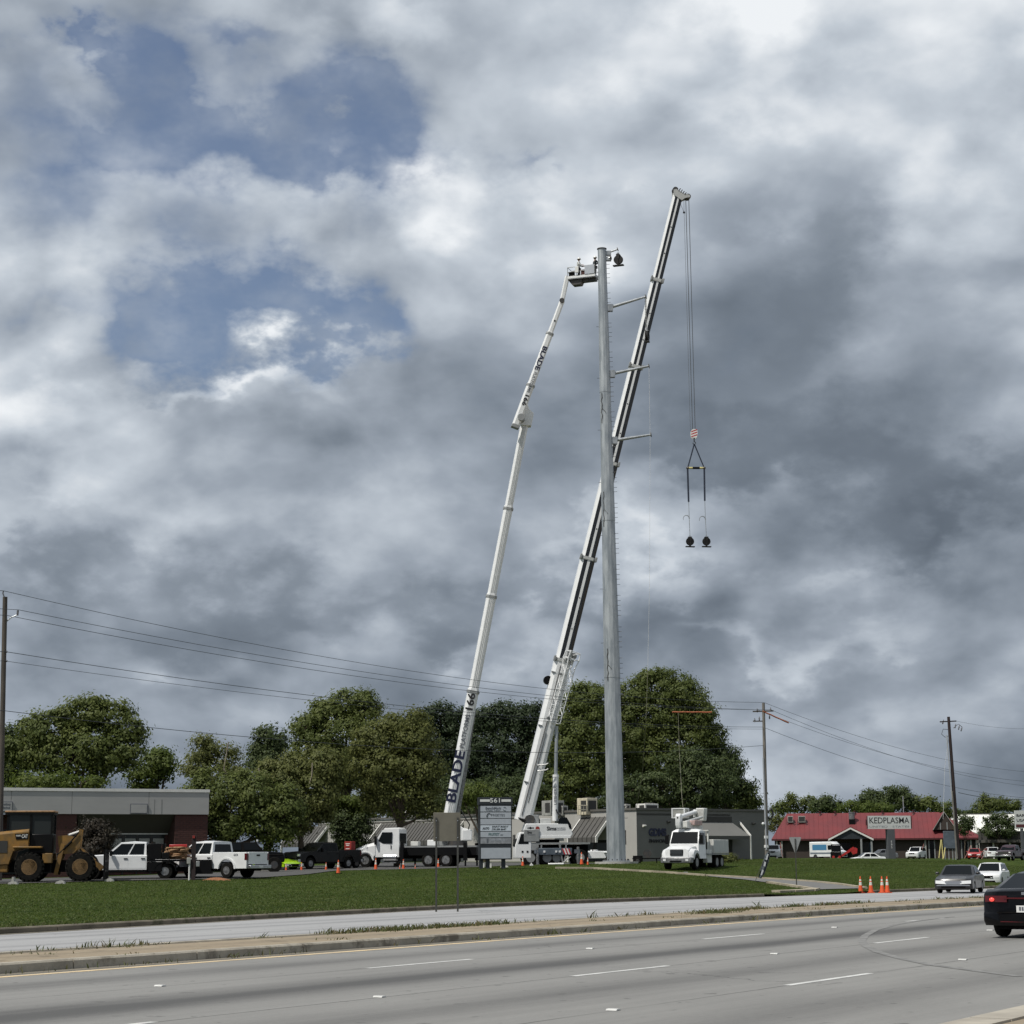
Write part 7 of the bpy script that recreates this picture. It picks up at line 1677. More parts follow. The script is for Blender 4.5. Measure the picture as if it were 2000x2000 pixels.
# ------------------------------------------------------------------ left building with painted fascia
le = at(409, 1542, Ys(28.5)); lb0 = .45; HL = le.z - lb0; aL = R(24.6)
lb = thing('counseling_building', 'low building with wide pale grey fascia, brick piers and sloping soffit at the left', 'building', (le.x, le.y, lb0), aL)
fz0 = HL - (48.5 / 28.5); Ln = 30.0
for i, (x0, x1) in enumerate(((-Ln, -20), (-20, -13.4), (-13.4, -9.4), (-9.4, -4.2), (-4.2, 0))): MB().box(x0 + .012, x1 - .012, 0, .35, fz0, HL - .2).build('fascia_panel', 'fascia', lb, smooth=0)
MB().box(-Ln, .03, -.05, .4, HL - .2, HL).build('coping', 'trim', lb, smooth=0); MB().box(-Ln, -.02, .03, .36, fz0 + .02, HL - .21).build('fascia_back', 'seam', lb, smooth=0)
MB().box(-Ln, 0, .36, 12, HL - .5, HL - .3).build('roof', 'parapet', lb, smooth=0); MB().box(-.35, 0, .36, 12, -.6, HL - .2).build('side_wall', 'brick', lb, smooth=0)
kx2 = lambda px: (px - 409) / 28.5 / math.cos(aL) * .985
for x0, x1 in ((kx2(348), -.02), (kx2(108), kx2(172))):
    root_ = MB().box(x0, x1, .16, 2.0, -.6, fz0).build('brick_pier', 'brick', lb, smooth=0)
    # brick courses: proud bricks with recessed joints
    bw_, bh_ = .40, .135; rws = int(fz0 / bh_); me0 = MB().box(-bw_ / 2 + .012, bw_ / 2 - .012, .148, .165, 0, bh_ - .022).build('brick', 'brick', root_, smooth=0)
    first = True; cnt = 0
    for r_ in range(rws):
        off = (r_ % 2) * bw_ / 2; x = x0 + bw_ / 2 + off
        while x < x1 - bw_ / 2 + .01 and cnt < 290:
            o = me0 if first else me0.copy()
            if not first: COL.objects.link(o)
            first = False; o.location = (x, 0, r_ * bh_ + .01); x += bw_; cnt += 1
sx0, sx1 = kx2(172), kx2(390); zs1 = fz0; zs0 = fz0 - 1.25
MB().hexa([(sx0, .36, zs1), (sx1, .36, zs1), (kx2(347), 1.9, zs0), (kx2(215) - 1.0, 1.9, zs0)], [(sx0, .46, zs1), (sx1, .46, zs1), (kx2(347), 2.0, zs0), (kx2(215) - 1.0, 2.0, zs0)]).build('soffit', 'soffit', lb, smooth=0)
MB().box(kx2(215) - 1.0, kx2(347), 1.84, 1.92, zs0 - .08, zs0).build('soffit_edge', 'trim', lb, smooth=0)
MB().box(-Ln, kx2(348), 2.0, 2.2, -.6, fz0).build('back_wall', 'brick', lb, smooth=0)
wx = np.linspace(kx2(215), kx2(343), 6)
for i in range(5):
    f = MB().box(wx[i] + .05, wx[i + 1] - .05, 1.93, 1.99, .5, zs0 - .1).build('window', 'glass_lit', lb, smooth=0)
    MB().box(wx[i] - .05, wx[i] + .05, 1.90, 1.98, .3, zs0 - .08).build('window_frame', 'seam', f, smooth=0)
    MB().box(wx[i] + .12, wx[i + 1] - .12, 1.915, 1.932, .9 + .1 * (i % 2), zs0 - .35).build('window_print', 'hvac', f, smooth=0)
MB().box(-Ln, kx2(108), 1.9, 1.99, .4, fz0 - 1.0).build('window', 'glass_lit', lb, smooth=0)
def plaque(px0, px1, py0, py1, lines, m='fascia'):
    x0, x1 = kx2(px0), kx2(px1); z1_ = (1588.5 - py0) / 28.5 + fz0; z0_ = (1588.5 - py1) / 28.5 + fz0
    f = MB().box(x0, x1, -.07, .0, z0_, z1_).build('wall_sign', 'inkgrey', lb, smooth=0); MB().box(x0 + .05, x1 - .05, -.085, -.065, z0_ + .05, z1_ - .05).build('face', m, f, smooth=0)
    for k, t_ in enumerate(lines): text(t_, .2, 'inkgrey', f, facing(((x0 + x1) / 2, -.09, z1_ - .17 - k * .22), (1, 0, 0), (0, 0, 1)), width=(x1 - x0) * .78, bold=.02)
plaque(23, 59, 1566, 1585, ('Counseling', 'Associates')); plaque(265, 296, 1568.5, 1587.5, ())
for x, w_ in ((kx2(308), .07), (kx2(321), .09)): MB().box(x, x + w_, -.004, .01, fz0 + .02, fz0 + 1.0).build('stain', mat('rain_stain', (.25, .25, .24), .9) if 'rain_stain' not in bpy.data.materials else bpy.data.materials['rain_stain'], lb, smooth=0)
for px in (10, 45):
    p = at(px, 1537, le.y - 3 + 8); p.z = lb0 + HL - .3; o = thing('roof_vent', 'low pale vent dome on the left building roof, %s' % ('nearest the frame edge' if px < 20 else 'right of its twin'), 'roof vent', p, 0, 'vents on the left building roof')
    MB().box(-.6, .6, -.4, .4, 0, .5).build('casing', 'trim', o, bevel=.1); MB().box(-.7, .7, -.5, .5, .5, .62).build('lid', 'hvac', o, bevel=.05)
MB().cbox(kx2(128), .15, fz0 - .12, .25, .12, .14).build('flood_lamp', 'lamp', lb, smooth=0)

# ------------------------------------------------------------------ red roofed plasma centre
kb = at(1508, 1676, Ys(11.6)); kb.z = .7; aK = R(-9)
rb = thing('red_roofed_centre', 'long low building with red metal roof, entrance gable and dark walls', 'building', (kb.x, kb.y, kb.z), aK)
SK = 11.9; kxx = lambda px: (px - 1508) / SK; EV = at(1560, 1638.5, kb.y).z - kb.z; RG = EV + 4.35; W2 = 15.0
xl, xr_ = kxx(1508), kxx(1921)
MB().box(xl + .5, xr_ - .6, .6, W2 - .6, -.6, EV - .1).build('wall', 'darkwall', rb, smooth=0)
ry = 6.2; hx = kxx(1539); hr = kxx(1843)
roofq = [[(xl, -.2, EV), (xr_, -.2, EV), (hr, ry, RG), (hx, ry, RG)], [(xr_, -.2, EV), (xr_, W2, EV), (hr + .01, ry, RG)], [(xr_, W2, EV), (xl, W2, EV), (hx, ry, RG), (hr, ry, RG)], [(xl, W2, EV), (xl, -.2, EV), (hx, ry, RG)]]
b = MB()
for q in roofq: b.add(q, [tuple(range(len(q)))])
b.add([(xl, -.2, EV - .02), (xr_, -.2, EV - .02), (xr_, W2, EV - .02), (xl, W2, EV - .02)], [(3, 2, 1, 0)]); rf_ = b.build('roof', 'redroof', rb, smooth=0)
n = 44
for i in range(1, n):
    x = xl + (xr_ - xl) * i / n; top = 1.0 if hx <= x <= hr else ((x - xl) / (hx - xl) if x < hx else (xr_ - x) / (xr_ - hr))
    if top < .06: continue
    p0, p1 = Vector((x, -.2, EV)), Vector((x, -.2 + (ry + .2) * top, EV + (RG - EV) * top))
    b = MB(); b.hexa([p0 + Vector((-.025, 0, 0)), p0 + Vector((.025, 0, 0)), p1 + Vector((.025, 0, 0)), p1 + Vector((-.025, 0, 0))], [p0 + Vector((-.025, -.02, .04)), p0 + Vector((.025, -.02, .04)), p1 + Vector((.025, -.02, .04)), p1 + Vector((-.025, -.02, .04))]); b.build('roof_seam', 'redroof', rf_, smooth=0)
MB().box(xl, xr_, -.26, -.2, EV - .28, EV).build('eave', 'redroofdark', rb, smooth=0); MB().box(xl + .05, xr_ - .05, -.1, .6, EV - .3, EV - .12).build('soffit', 'darkwall', rb, smooth=0)
# entrance gable
ex0, ex1, ea = kxx(1620), kxx(1708), kxx(1664); ez = EV + 1.75; eo = -3.6
b = MB(); b.hexa([(ex0, eo, EV - .1), (ea, eo, ez), (ea, 3.0, ez), (ex0, 3.0, EV - .1)], [(ex0, eo, EV + .05), (ea, eo, ez + .17), (ea, 3.0, ez + .17), (ex0, 3.0, EV + .05)]); b.hexa([(ea, eo, ez), (ex1, eo, EV - .1), (ex1, 3.0, EV - .1), (ea, 3.0, ez)], [(ea, eo, ez + .17), (ex1, eo, EV + .05), (ex1, 3.0, EV + .05), (ea, 3.0, ez + .17)]); gr_ = b.build('gable_roof', 'redroof', rb, smooth=0)
b = MB(); b.prism([(ex0 + .4, EV - .1), (ex1 - .4, EV - .1), (ea, ez - .06)], eo + .25, eo + .4); b.build('gable_wall', 'signdark', rb, smooth=0)
for a_, c in (((ex0, EV - .1), (ea, ez)), ((ex1, EV - .1), (ea, ez))):
    b = MB(); b.hexa([(a_[0], eo - .04, a_[1] - .30), (c[0], eo - .04, c[1] - .26), (c[0], eo - .04, c[1] + .02), (a_[0], eo - .04, a_[1] + .02)], [(a_[0], eo + .04, a_[1] - .30), (c[0], eo + .04, c[1] - .26), (c[0], eo + .04, c[1] + .02), (a_[0], eo + .04, a_[1] + .02)]); b.build('gable_trim', 'trim', rb, smooth=0)
for px in (1624, 1684, 1704): MB().box(kxx(px) - .15, kxx(px) + .15, eo + .2, eo + .5, -.6, EV - .1).build('column', 'carriergrey', rb, smooth=0)
for px0, px1 in ((1640, 1664), (1689, 1700)): MB().box(kxx(px0), kxx(px1), .54, .6, .2, EV - .7).build('door', 'glass', rb, smooth=0)
for px0, px1, m in ((1687, 1708, 'bluevinyl'),):
    w_ = MB().box(kxx(px0), kxx(px1), .50, .585, .6, EV - .6).build('window', 'glass_lit', rb, smooth=0); MB().box(kxx(px0) - .1, kxx(px1) + .1, .53, .57, .5, .6).build('sill', 'trim', w_, smooth=0); MB().box(kxx(1702), kxx(1707), .48, .5, .7, EV - .7).build('poster', 'bluevinyl', w_, smooth=0)
for px0, px1 in ((1817, 1828), (1880, 1893)):
    w_ = MB().box(kxx(px0), kxx(px1), .50, .585, .5, EV - .5).build('window', 'glass', rb, smooth=0)
    for x in (kxx(px0), kxx(px1)): MB().box(x - .09, x + .09, .46, .58, .4, EV - .4).build('window_frame', 'carriergrey', w_, smooth=0)
for px in (1810, 1898, 1909): MB().box(kxx(px) - .14, kxx(px) + .14, .2, .45, -.6, EV - .3).build('column', 'hvac', rb, smooth=0)
for px in (1518, 1528): MB().box(kxx(px) - .12, kxx(px) + .12, -.0, .25, -.6, EV - .3).build('column', 'hvac', rb, smooth=0)
# right dormer gable
dx0, dx1, da = kxx(1826), kxx(1872), kxx(1849); dz0 = EV + 1.35; dz1 = RG - .02; dy = .4
b = MB(); b.prism([(dx0 + .1, dz0), (dx1 - .1, dz0), (da, dz1 - .15)], dy + .2, dy + .3); b.build('dormer_wall', 'darkwall', rb, smooth=0)
b = MB(); b.hexa([(dx0, dy, dz0), (da, dy, dz1), (da, ry, dz1), (dx0, ry, dz0)], [(dx0, dy, dz0 - .12), (da, dy, dz1 - .12), (da, ry, dz1 - .12), (dx0, ry, dz0 - .12)]); b.hexa([(da, dy, dz1), (dx1, dy, dz0), (dx1, ry, dz0), (da, ry, dz1)], [(da, dy, dz1 - .12), (dx1, dy, dz0 - .12), (dx1, ry, dz0 - .12), (da, ry, dz1 - .12)]); b.build('dormer_roof', 'redroof', rb, smooth=0)
for a_, c in (((dx0, dz0), (da, dz1)), ((dx1, dz0), (da, dz1))):
    b = MB(); b.hexa([(a_[0], dy - .06, a_[1] - .14), (c[0], dy - .06, c[1] - .14), (c[0], dy - .06, c[1] + .03), (a_[0], dy - .06, a_[1] + .03)], [(a_[0], dy, a_[1] - .14), (c[0], dy, c[1] - .14), (c[0], dy, c[1] + .03), (a_[0], dy, a_[1] + .03)]); b.build('dormer_trim', 'hvac', rb, smooth=0)
for px in (1841, 1854): MB().box(kxx(px) - .08, kxx(px) + .08, dy + .15, dy + .2, dz0, dz0 + 1.2).build('dormer_bar', 'carriergrey', rb, smooth=0)
# roof furniture
def rp(px, frac): return Vector((kxx(px), -.2 + (ry + .2) * frac, EV + (RG - EV) * frac))
for px in (1606, 1636, 1675, 1731, 1792):
    q = rp(px, .93); b = MB(); b.cyl(q + Vector((0, 0, -.1)), q + Vector((0, 0, .55)), .12, n=8); b.cyl(q + Vector((0, 0, .5)), q + Vector((0, 0, .65)), .2, n=8); b.lathe([(.28, 0), (.14, .2)], q + Vector((0, 0, -.1)), (0, 0, 1), 8); b.build('roof_pipe', 'redroofdark', rb)
q = rp(1669, .62); b = MB(); b.box(q.x - .5, q.x + .5, q.y - .5, q.y + .5, q.z - .4, q.z + .55); b.build('vent_base', 'black', rb, smooth=0); b = MB(); b.cyl(q + Vector((0, 0, .55)), q + Vector((0, 0, 1.6)), .52, n=16); b.cyl(q + Vector((0, 0, 1.6)), q + Vector((0, 0, 1.75)), .58, n=16); b.build('vent_drum', 'alu', rb)
q = rp(1700, .55); MB().box(q.x - .3, q.x + .3, q.y - .3, q.y + .3, q.z - .3, q.z + .75).build('vent_box', 'black', rb, smooth=0)
GKr = 'air units on the red roof'
for px, w_, lab in ((1546, .9, 'small pale air unit at the left end of the red roof'), (1569, 1.2, 'dark fronted air unit in its frame near the left end of the red roof')):
    q = rp(px, .62); wp = Matrix.Translation(kb) @ RZ(aK) @ q; o = thing('roof_air_unit', lab, 'air unit', wp, aK, GKr)
    MB().box(-w_ / 2, w_ / 2, -.4, .4, .1, 1.15).build('casing', 'hvac', o, bevel=.03); MB().box(-w_ / 2 + .1, w_ / 2 - .1, -.42, -.39, .25, 1.05).build('grille', 'hvacdark', o, smooth=0)
    b = MB()
    for x in (-w_ / 2 - .15, w_ / 2 + .15): b.box(x - .04, x + .04, -.6, -.52, -.9, .6)
    b.box(-w_ / 2 - .15, w_ / 2 + .15, -.6, -.52, .05, .12); b.build('stand', 'darksteel', o, smooth=0)
ropething('lamp_mast', 'thin pale mast rising behind the red roof', [at(1765, 1590, kb.y + 12), at(1763.5, 1555, kb.y + 12)], .06, 'pipe', 'mast')

# ------------------------------------------------------------------ far right buildings and sign
fw = at(1868, 1628, Ys(8.3)); fwz = fw.z
o = thing('white_hall', 'white hall with a broad white metal roof beyond the trees at the right', 'building', (fw.x, fw.y, 1.0), R(-4))
zt_ = at(1900, 1590.5, fw.y + 9).z - 1.0; ze_ = at(1900, 1626, fw.y).z - 1.0
WH = mat('bright_white_metal', (.78, .78, .73), .7, var=.05, vscale=.2)
MB().box(.3, 25.7, .3, 17.7, -.5, ze_ - .05).build('wall', WH, o, smooth=0)
b = MB(); b.prism([(0, ze_), (9, zt_), (18, ze_), (18, ze_ - .2), (0, ze_ - .2)], 0, 26, ax='x'); wr_ = b.build('roof', WH, o, smooth=0)
for k in range(1, 26):
    b = MB(); b.hexa([(k - .03, -.01, ze_), (k + .03, -.01, ze_), (k + .03, 9, zt_), (k - .03, 9, zt_)], [(k - .03, -.03, ze_ + .06), (k + .03, -.03, ze_ + .06), (k + .03, 9, zt_ + .06), (k - .03, 9, zt_ + .06)]); b.build('roof_seam', WH, wr_, smooth=0)
MB().box(0, 26, 8.8, 9.2, zt_ - .02, zt_ + .16).build('ridge_cap', 'parapet', o, smooth=0)
fb2 = at(1931, 1676, Ys(12.6)); fb2.z = .9
o = thing('brown_flat_shop', 'dark low shop with a pale flat eave at the right edge', 'building', fb2, R(-4)); hz_ = at(1940, 1640, fb2.y).z - fb2.z
MB().box(.2, 14, .8, 9, -.5, hz_ - .4).build('wall', 'darkwall', o, smooth=0); MB().box(-.2, 15, -.4, 9.5, hz_ - .45, hz_).build('eave', 'soffit', o, smooth=0); MB().box(.1, 14, .5, 9, hz_ + .01, hz_ + 1.3).build('mansard', mat('mansard', (.05, .047, .04), .9), o, smooth=0)
for k, x in enumerate((.9, 1.4, 3.4, 5.2)): MB().box(x - .12, x + .12, .3, .6, -.5, hz_ - .45).build('column', 'trim', o, smooth=0)
for k in range(3): MB().box(2.0 + k * 1.6, 3.0 + k * 1.6, .75, .79, .3, hz_ - 1.0).build('window', 'glass', o, smooth=0)
sp_ = on(1992, 14.0); sp_.z = at(1992, 1676, sp_.y).z; o = thing('bank_sign', 'white sign with black letters over a red panel, cut by the right edge', 'pylon sign', sp_, R(4)); sz = lambda y: at(1992, y, sp_.y).z - sp_.z
MB().box(-.42, 1.6, -.15, .15, sz(1618), sz(1583)).build('cabinet', 'kedface', o, smooth=0); MB().box(-.34, 1.55, -.17, -.14, sz(1616), sz(1610)).build('red_panel', 'kedside', o, smooth=0); MB().box(.3, .7, -.1, .1, -.5, sz(1618)).build('post', 'postgrey', o, smooth=0)
text('BAR', .52, 'ink', o, facing((.36, -.158, sz(1593)), (1, 0, 0), (0, 0, 1)), bold=.02, width=1.2); text('USA', .52, 'ink', o, facing((.36, -.158, sz(1602.5)), (1, 0, 0), (0, 0, 1)), bold=.02, width=1.2)

# ------------------------------------------------------------------ trees
def leaf_mesh(name, C, S, up, m, parent, rngl, lo=.6, hi=1.35, nrm=None):
    """one bent leaf-clump quad at every point of C, size S"""
    n = len(C); d = rngl.normal(size=(n, 3)) * .34
    if nrm is not None: d += nrm
    d[:, 2] += up; d /= np.linalg.norm(d, axis=1)[:, None]
    a = rngl.normal(size=(n, 3)); a -= (a * d).sum(1)[:, None] * d; a /= np.linalg.norm(a, axis=1)[:, None]; c = np.cross(d, a)
    s = (S * rngl.uniform(lo, hi, n))[:, None]; w = s * rngl.uniform(.45, .8, n)[:, None]
    p0 = C - a * s; p2 = C + a * s; p1 = C + c * w - d * s * .18; p3 = C - c * w - d * s * .18
    V = np.stack([p0, p1, p2, p3], 1).reshape(-1, 3)
    me = bpy.data.meshes.new(name); me.vertices.add(4 * n); me.vertices.foreach_set('co', V.ravel()); me.loops.add(4 * n); me.loops.foreach_set('vertex_index', np.arange(4 * n, dtype=np.int32))
    me.polygons.add(n); me.polygons.foreach_set('loop_start', np.arange(0, 4 * n, 4, dtype=np.int32)); me.polygons.foreach_set('loop_total', np.full(n, 4, np.int32)); me.materials.append(M[m]); me.update(calc_edges=True); me.validate()
    o = bpy.data.objects.new(name, me); COL.objects.link(o); o.parent = parent; return o
TREE_N = 0
def tree(label, px, s, lobes, m, leaf=.22, dens=1.0, group=None, base=None, trunk=.28, bark='bark', cat='tree', name='tree', clump=.75, up=.25, twigs=True, fill=.5):
    """lobes: ellipsoids (px, py, rx px, ry px) of the photo outline at scale s; each becomes clumps of leaves on limbs"""
    global TREE_N; TREE_N += 1; rl_ = np.random.default_rng(100 + TREE_N)
    b0 = on(px, s) if base is None else base; root = thing(name, label, cat, b0, 0, group); Y = b0.y
    P = []; NR = []; limbs = []; centre = []
    for k, (lx, ly, rx, ry) in enumerate(lobes):
        c = np.array(at(lx, ly, Y) - b0); a = rx / s; h = ry / s; dep = min(a, max(h, a * .6)) * .9
        c[1] += rl_.uniform(-.25, .25) * dep; centre.append(c)
        vol = a * h * dep; ncl = int(max(10, 11 * (a * h * dep) ** (2 / 3) / clump ** 2 * dens))
        v = rl_.normal(size=(ncl, 3)); v /= np.linalg.norm(v, axis=1)[:, None]
        rad = rl_.uniform(fill, 1.0, ncl) ** .6; rad *= 1 + .22 * np.sin(v[:, 0] * 5 + k) * np.cos(v[:, 2] * 6 + k * 2) + .08 * rl_.normal(size=ncl)
        cl = c + v * rad[:, None] * np.array([a, dep, h]); 
        cl = cl[cl[:, 2] > .25]
        leaf_ = leaf * .56; nl = int(30 * (clump / .75) ** 2 * (.22 / leaf_) ** 2 * .74)
        off = rl_.normal(size=(len(cl), nl, 3)) * clump * np.array([.52, .52, .34]) * rl_.uniform(.6, 1.25, (len(cl), 1, 1))
        out = (cl - c) / np.array([a, dep, h]); out /= np.linalg.norm(out, axis=1)[:, None] + 1e-6; nn = off / (np.linalg.norm(off, axis=2, keepdims=True) + 1e-6) * .8 + out[:, None] * .7; P.append((cl[:, None] + off).reshape(-1, 3)); NR.append(nn.reshape(-1, 3)); limbs += [(c, q) for q in cl[rl_.permutation(len(cl))[:max(3, len(cl) // 9)]]]
    P = np.concatenate(P); NR = np.concatenate(NR); NR = NR[P[:, 2] > .1]; P = P[P[:, 2] > .1]
    leaf_mesh('crown', P, leaf * .56, up, m, root, rl_, nrm=NR)
    b = MB(); top = np.mean(centre, 0); fork = Vector((top[0] * .35, top[1] * .3, max(1.2, top[2] * .38)))
    b.tube([(0, 0, -.3), (fork.x * .4, fork.y * .4, fork.z * .55), fork], trunk, 9, trunk * .7)
    for c in centre: b.tube([fork, fork.lerp(Vector(c), .5) + Vector((0, 0, -.1 * abs(c[0]))), Vector(c)], trunk * .55, 6, trunk * .2)
    b.build('trunk', bark, root)
    if twigs:
        b = MB()
        for c, q in limbs[:60]: b.tube([Vector(c), Vector(c).lerp(Vector(q), .55) + Vector((0, 0, .12)), Vector(q)], trunk * .14, 4, .015)
        b.build('branches', bark, root, kind='stuff')
    return root
GL = 'trees behind the left building'; GM = 'trees beside the grey building'; GB_ = 'dark trees behind the cranes'; GR = 'trees beyond the red roofed centre'
# left group
tree('wide leafy tree with airy top behind the left building', 150, 26, [(150, 1400, 60, 36), (95, 1430, 55, 45), (210, 1400, 50, 36), (258, 1425, 28, 28), (150, 1470, 95, 50), (50, 1470, 55, 40), (225, 1480, 60, 45), (60, 1420, 30, 22), (180, 1375, 30, 18)], 'leaf_mid', .24, 1.0, GL, clump=.72)
tree('dark tree cut by the left edge behind the utility pole', -10, 25, [(-10, 1470, 45, 45), (10, 1500, 50, 50), (15, 1440, 25, 22)], 'leaf_dark', .24, 1.0, GL)
tree('small bright bushy tree over the fascia left of the gap', 300, 25, [(305, 1495, 32, 30), (325, 1500, 20, 30), (285, 1520, 35, 30), (312, 1474, 14, 14)], 'leaf_bright', .22, 1.0, GL)
tree('low green bushes peeping over the fascia', 130, 27.5, [(60, 1530, 50, 16), (110, 1528, 45, 18), (160, 1530, 40, 14)], 'leaf_bright', .2, 1.0, GL)
# middle group
tree('thin greyish tree with wispy twigs right of the left building', 410, 26.5, [(405, 1470, 34, 26), (440, 1480, 24, 28), (385, 1500, 30, 30), (420, 1520, 50, 45), (470, 1530, 30, 40), (395, 1455, 14, 14)], 'leaf_olive', .17, .62, GM, bark='bark_pale', trunk=.14)
wt_ = [o for o in bpy.data.objects if o.get('label', '').startswith('thin greyish tree')][0]
for q_ in (((437, 1500), (452, 1530), (478, 1584)), ((446, 1450), (441, 1480), (436, 1506)), ((505, 1500), (512, 1530), (514, 1560)), ((610, 1490), (609, 1515), (604, 1530))):
    MB().tube([at(*p_, wt_.location.y - 4.6) - wt_.location for p_ in q_], .05, 5, .025).build('dead_branch', 'bark_pale', wt_)
tree('green thicket filling the gap beside the left building', 430, 27.5, [(400, 1560, 40, 55), (450, 1570, 45, 60), (500, 1560, 45, 60), (430, 1620, 50, 40), (520, 1610, 45, 50), (560, 1590, 35, 50)], 'leaf_mid', .2, 1.0, GM, name='thicket', cat='thicket')
tree('narrow dark tree at the left shoulder of the middle group', 525, 24, [(520, 1440, 22, 22), (505, 1465, 20, 24), (540, 1450, 20, 24), (525, 1500, 40, 40), (500, 1490, 12, 16)], 'leaf_dark', .22, 1.0, GM)
tree('tall olive tree with an open twiggy top in the middle group', 670, 23.5, [(680, 1378, 46, 32), (640, 1395, 40, 34), (715, 1385, 30, 34), (600, 1420, 34, 34), (670, 1440, 80, 50), (610, 1480, 60, 50), (700, 1500, 70, 50), (700, 1362, 22, 14)], 'leaf_mid', .22, .95, GM, clump=.7)
tree('broad yellow green tree with drooping sprays left of the lettered boom', 775, 25.5, [(775, 1420, 50, 28), (740, 1450, 60, 40), (810, 1450, 45, 38), (790, 1500, 75, 42), (830, 1520, 40, 50), (740, 1510, 60, 45), (770, 1560, 70, 32), (810, 1404, 22, 16), (835, 1580, 30, 22)], 'leaf_olive', .2, 1.05, GM, clump=.65, up=.1)
tree('rounded olive tree in the lower middle of the group', 590, 26, [(590, 1505, 55, 40), (560, 1540, 45, 45), (620, 1550, 45, 50), (590, 1590, 50, 40), (540, 1580, 40, 40), (640, 1500, 40, 40), (535, 1520, 36, 36)], 'leaf_olive', .2, 1.0, GM, clump=.65)
tree('flat topped light green tree on a vine covered trunk behind the dark pickup', 680, 24.8, [(680, 1568, 46, 13), (650, 1575, 26, 14), (712, 1578, 26, 14), (680, 1590, 40, 14)], 'leaf_bright', .17, 1.25, GM, clump=.5, trunk=.3)
tree('dark vines hanging round the trunk under the flat topped tree', 682, 24.9, [(672, 1620, 26, 42), (700, 1625, 24, 40), (682, 1655, 30, 30)], 'leaf_dark', .17, 1.2, GM, clump=.5, name='vine_clump', cat='vines')
# dark trees behind the cranes
tree('round dark pine top left of the lettered boom', 860, 16.5, [(860, 1400, 45, 26), (830, 1415, 26, 24), (890, 1410, 30, 28), (860, 1470, 70, 55), (900, 1500, 60, 60)], 'leaf_pine', .30, 1.0, GB_, clump=.95, fill=.6)
tree('broad dark pine dome between the two booms', 985, 16.5, [(985, 1400, 60, 30), (940, 1410, 40, 30), (1030, 1410, 40, 34), (985, 1460, 90, 50), (960, 1510, 80, 50), (1040, 1500, 60, 60)], 'leaf_pine', .30, 1.0, GB_, clump=.95, fill=.6)
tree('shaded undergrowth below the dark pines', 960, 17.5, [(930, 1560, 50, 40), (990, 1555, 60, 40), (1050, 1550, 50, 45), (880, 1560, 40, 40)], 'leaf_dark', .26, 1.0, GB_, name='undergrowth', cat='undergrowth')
tree('small bright bush behind the pylon sign', 945, 18.6, [(925, 1550, 24, 20), (955, 1556, 22, 16), (905, 1562, 20, 16)], 'leaf_bright', .2, 1.1, GB_, name='bush', cat='bush')
tree('left dome of the big broadleaf group right of the crane', 1140, 17.5, [(1140, 1365, 40, 34), (1110, 1390, 34, 34), (1165, 1375, 34, 36), (1140, 1430, 60, 50), (1110, 1470, 44, 50), (1150, 1500, 60, 55), (1100, 1540, 44, 36)], 'leaf_mid', .27, 1.05, GB_, clump=.9)
tree('great rounded broadleaf tree, highest crown right of the steel pole', 1290, 17, [(1285, 1345, 62, 38), (1235, 1365, 44, 38), (1335, 1365, 42, 40), (1280, 1400, 100, 48), (1370, 1405, 34, 38), (1230, 1440, 60, 50), (1330, 1450, 80, 50), (1270, 1490, 90, 50), (1390, 1440, 26, 30), (1270, 1322, 34, 16), (1215, 1500, 50, 55)], 'leaf_mid', .27, 1.1, GB_, clump=.9)
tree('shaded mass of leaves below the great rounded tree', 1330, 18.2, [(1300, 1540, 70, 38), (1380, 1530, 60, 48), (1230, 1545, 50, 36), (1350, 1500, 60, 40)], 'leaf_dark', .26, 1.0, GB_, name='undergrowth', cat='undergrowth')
tree('dark tree stepping down at the right of the great tree', 1418, 17, [(1418, 1475, 28, 24), (1430, 1500, 26, 30), (1400, 1500, 40, 40), (1415, 1540, 50, 40)], 'leaf_dark', .26, 1.0, GB_, clump=.85)
tree('low green tree at the far right foot of the great tree', 1455, 17, [(1455, 1550, 26, 22), (1440, 1570, 30, 22), (1475, 1568, 14, 16)], 'leaf_mid', .25, 1.0, GB_, clump=.8)
tree('low hedge of trees behind the grey building roof line left of the booms', 720, 15.8, [(590, 1575, 50, 30), (660, 1580, 50, 26), (730, 1580, 50, 24), (800, 1582, 50, 22), (870, 1580, 40, 24)], 'leaf_mid', .28, 1.0, GB_, name='hedge', cat='hedge', clump=.9, trunk=.12)
tree('low hedge of trees behind the grey building roof line right of the booms', 1170, 15.8, [(1060, 1578, 50, 22), (1130, 1575, 50, 24), (1200, 1572, 50, 26), (1270, 1570, 50, 26), (1340, 1572, 50, 24), (1420, 1575, 40, 22)], 'leaf_dark', .28, 1.0, GB_, name='hedge', cat='hedge', clump=.9, trunk=.12)
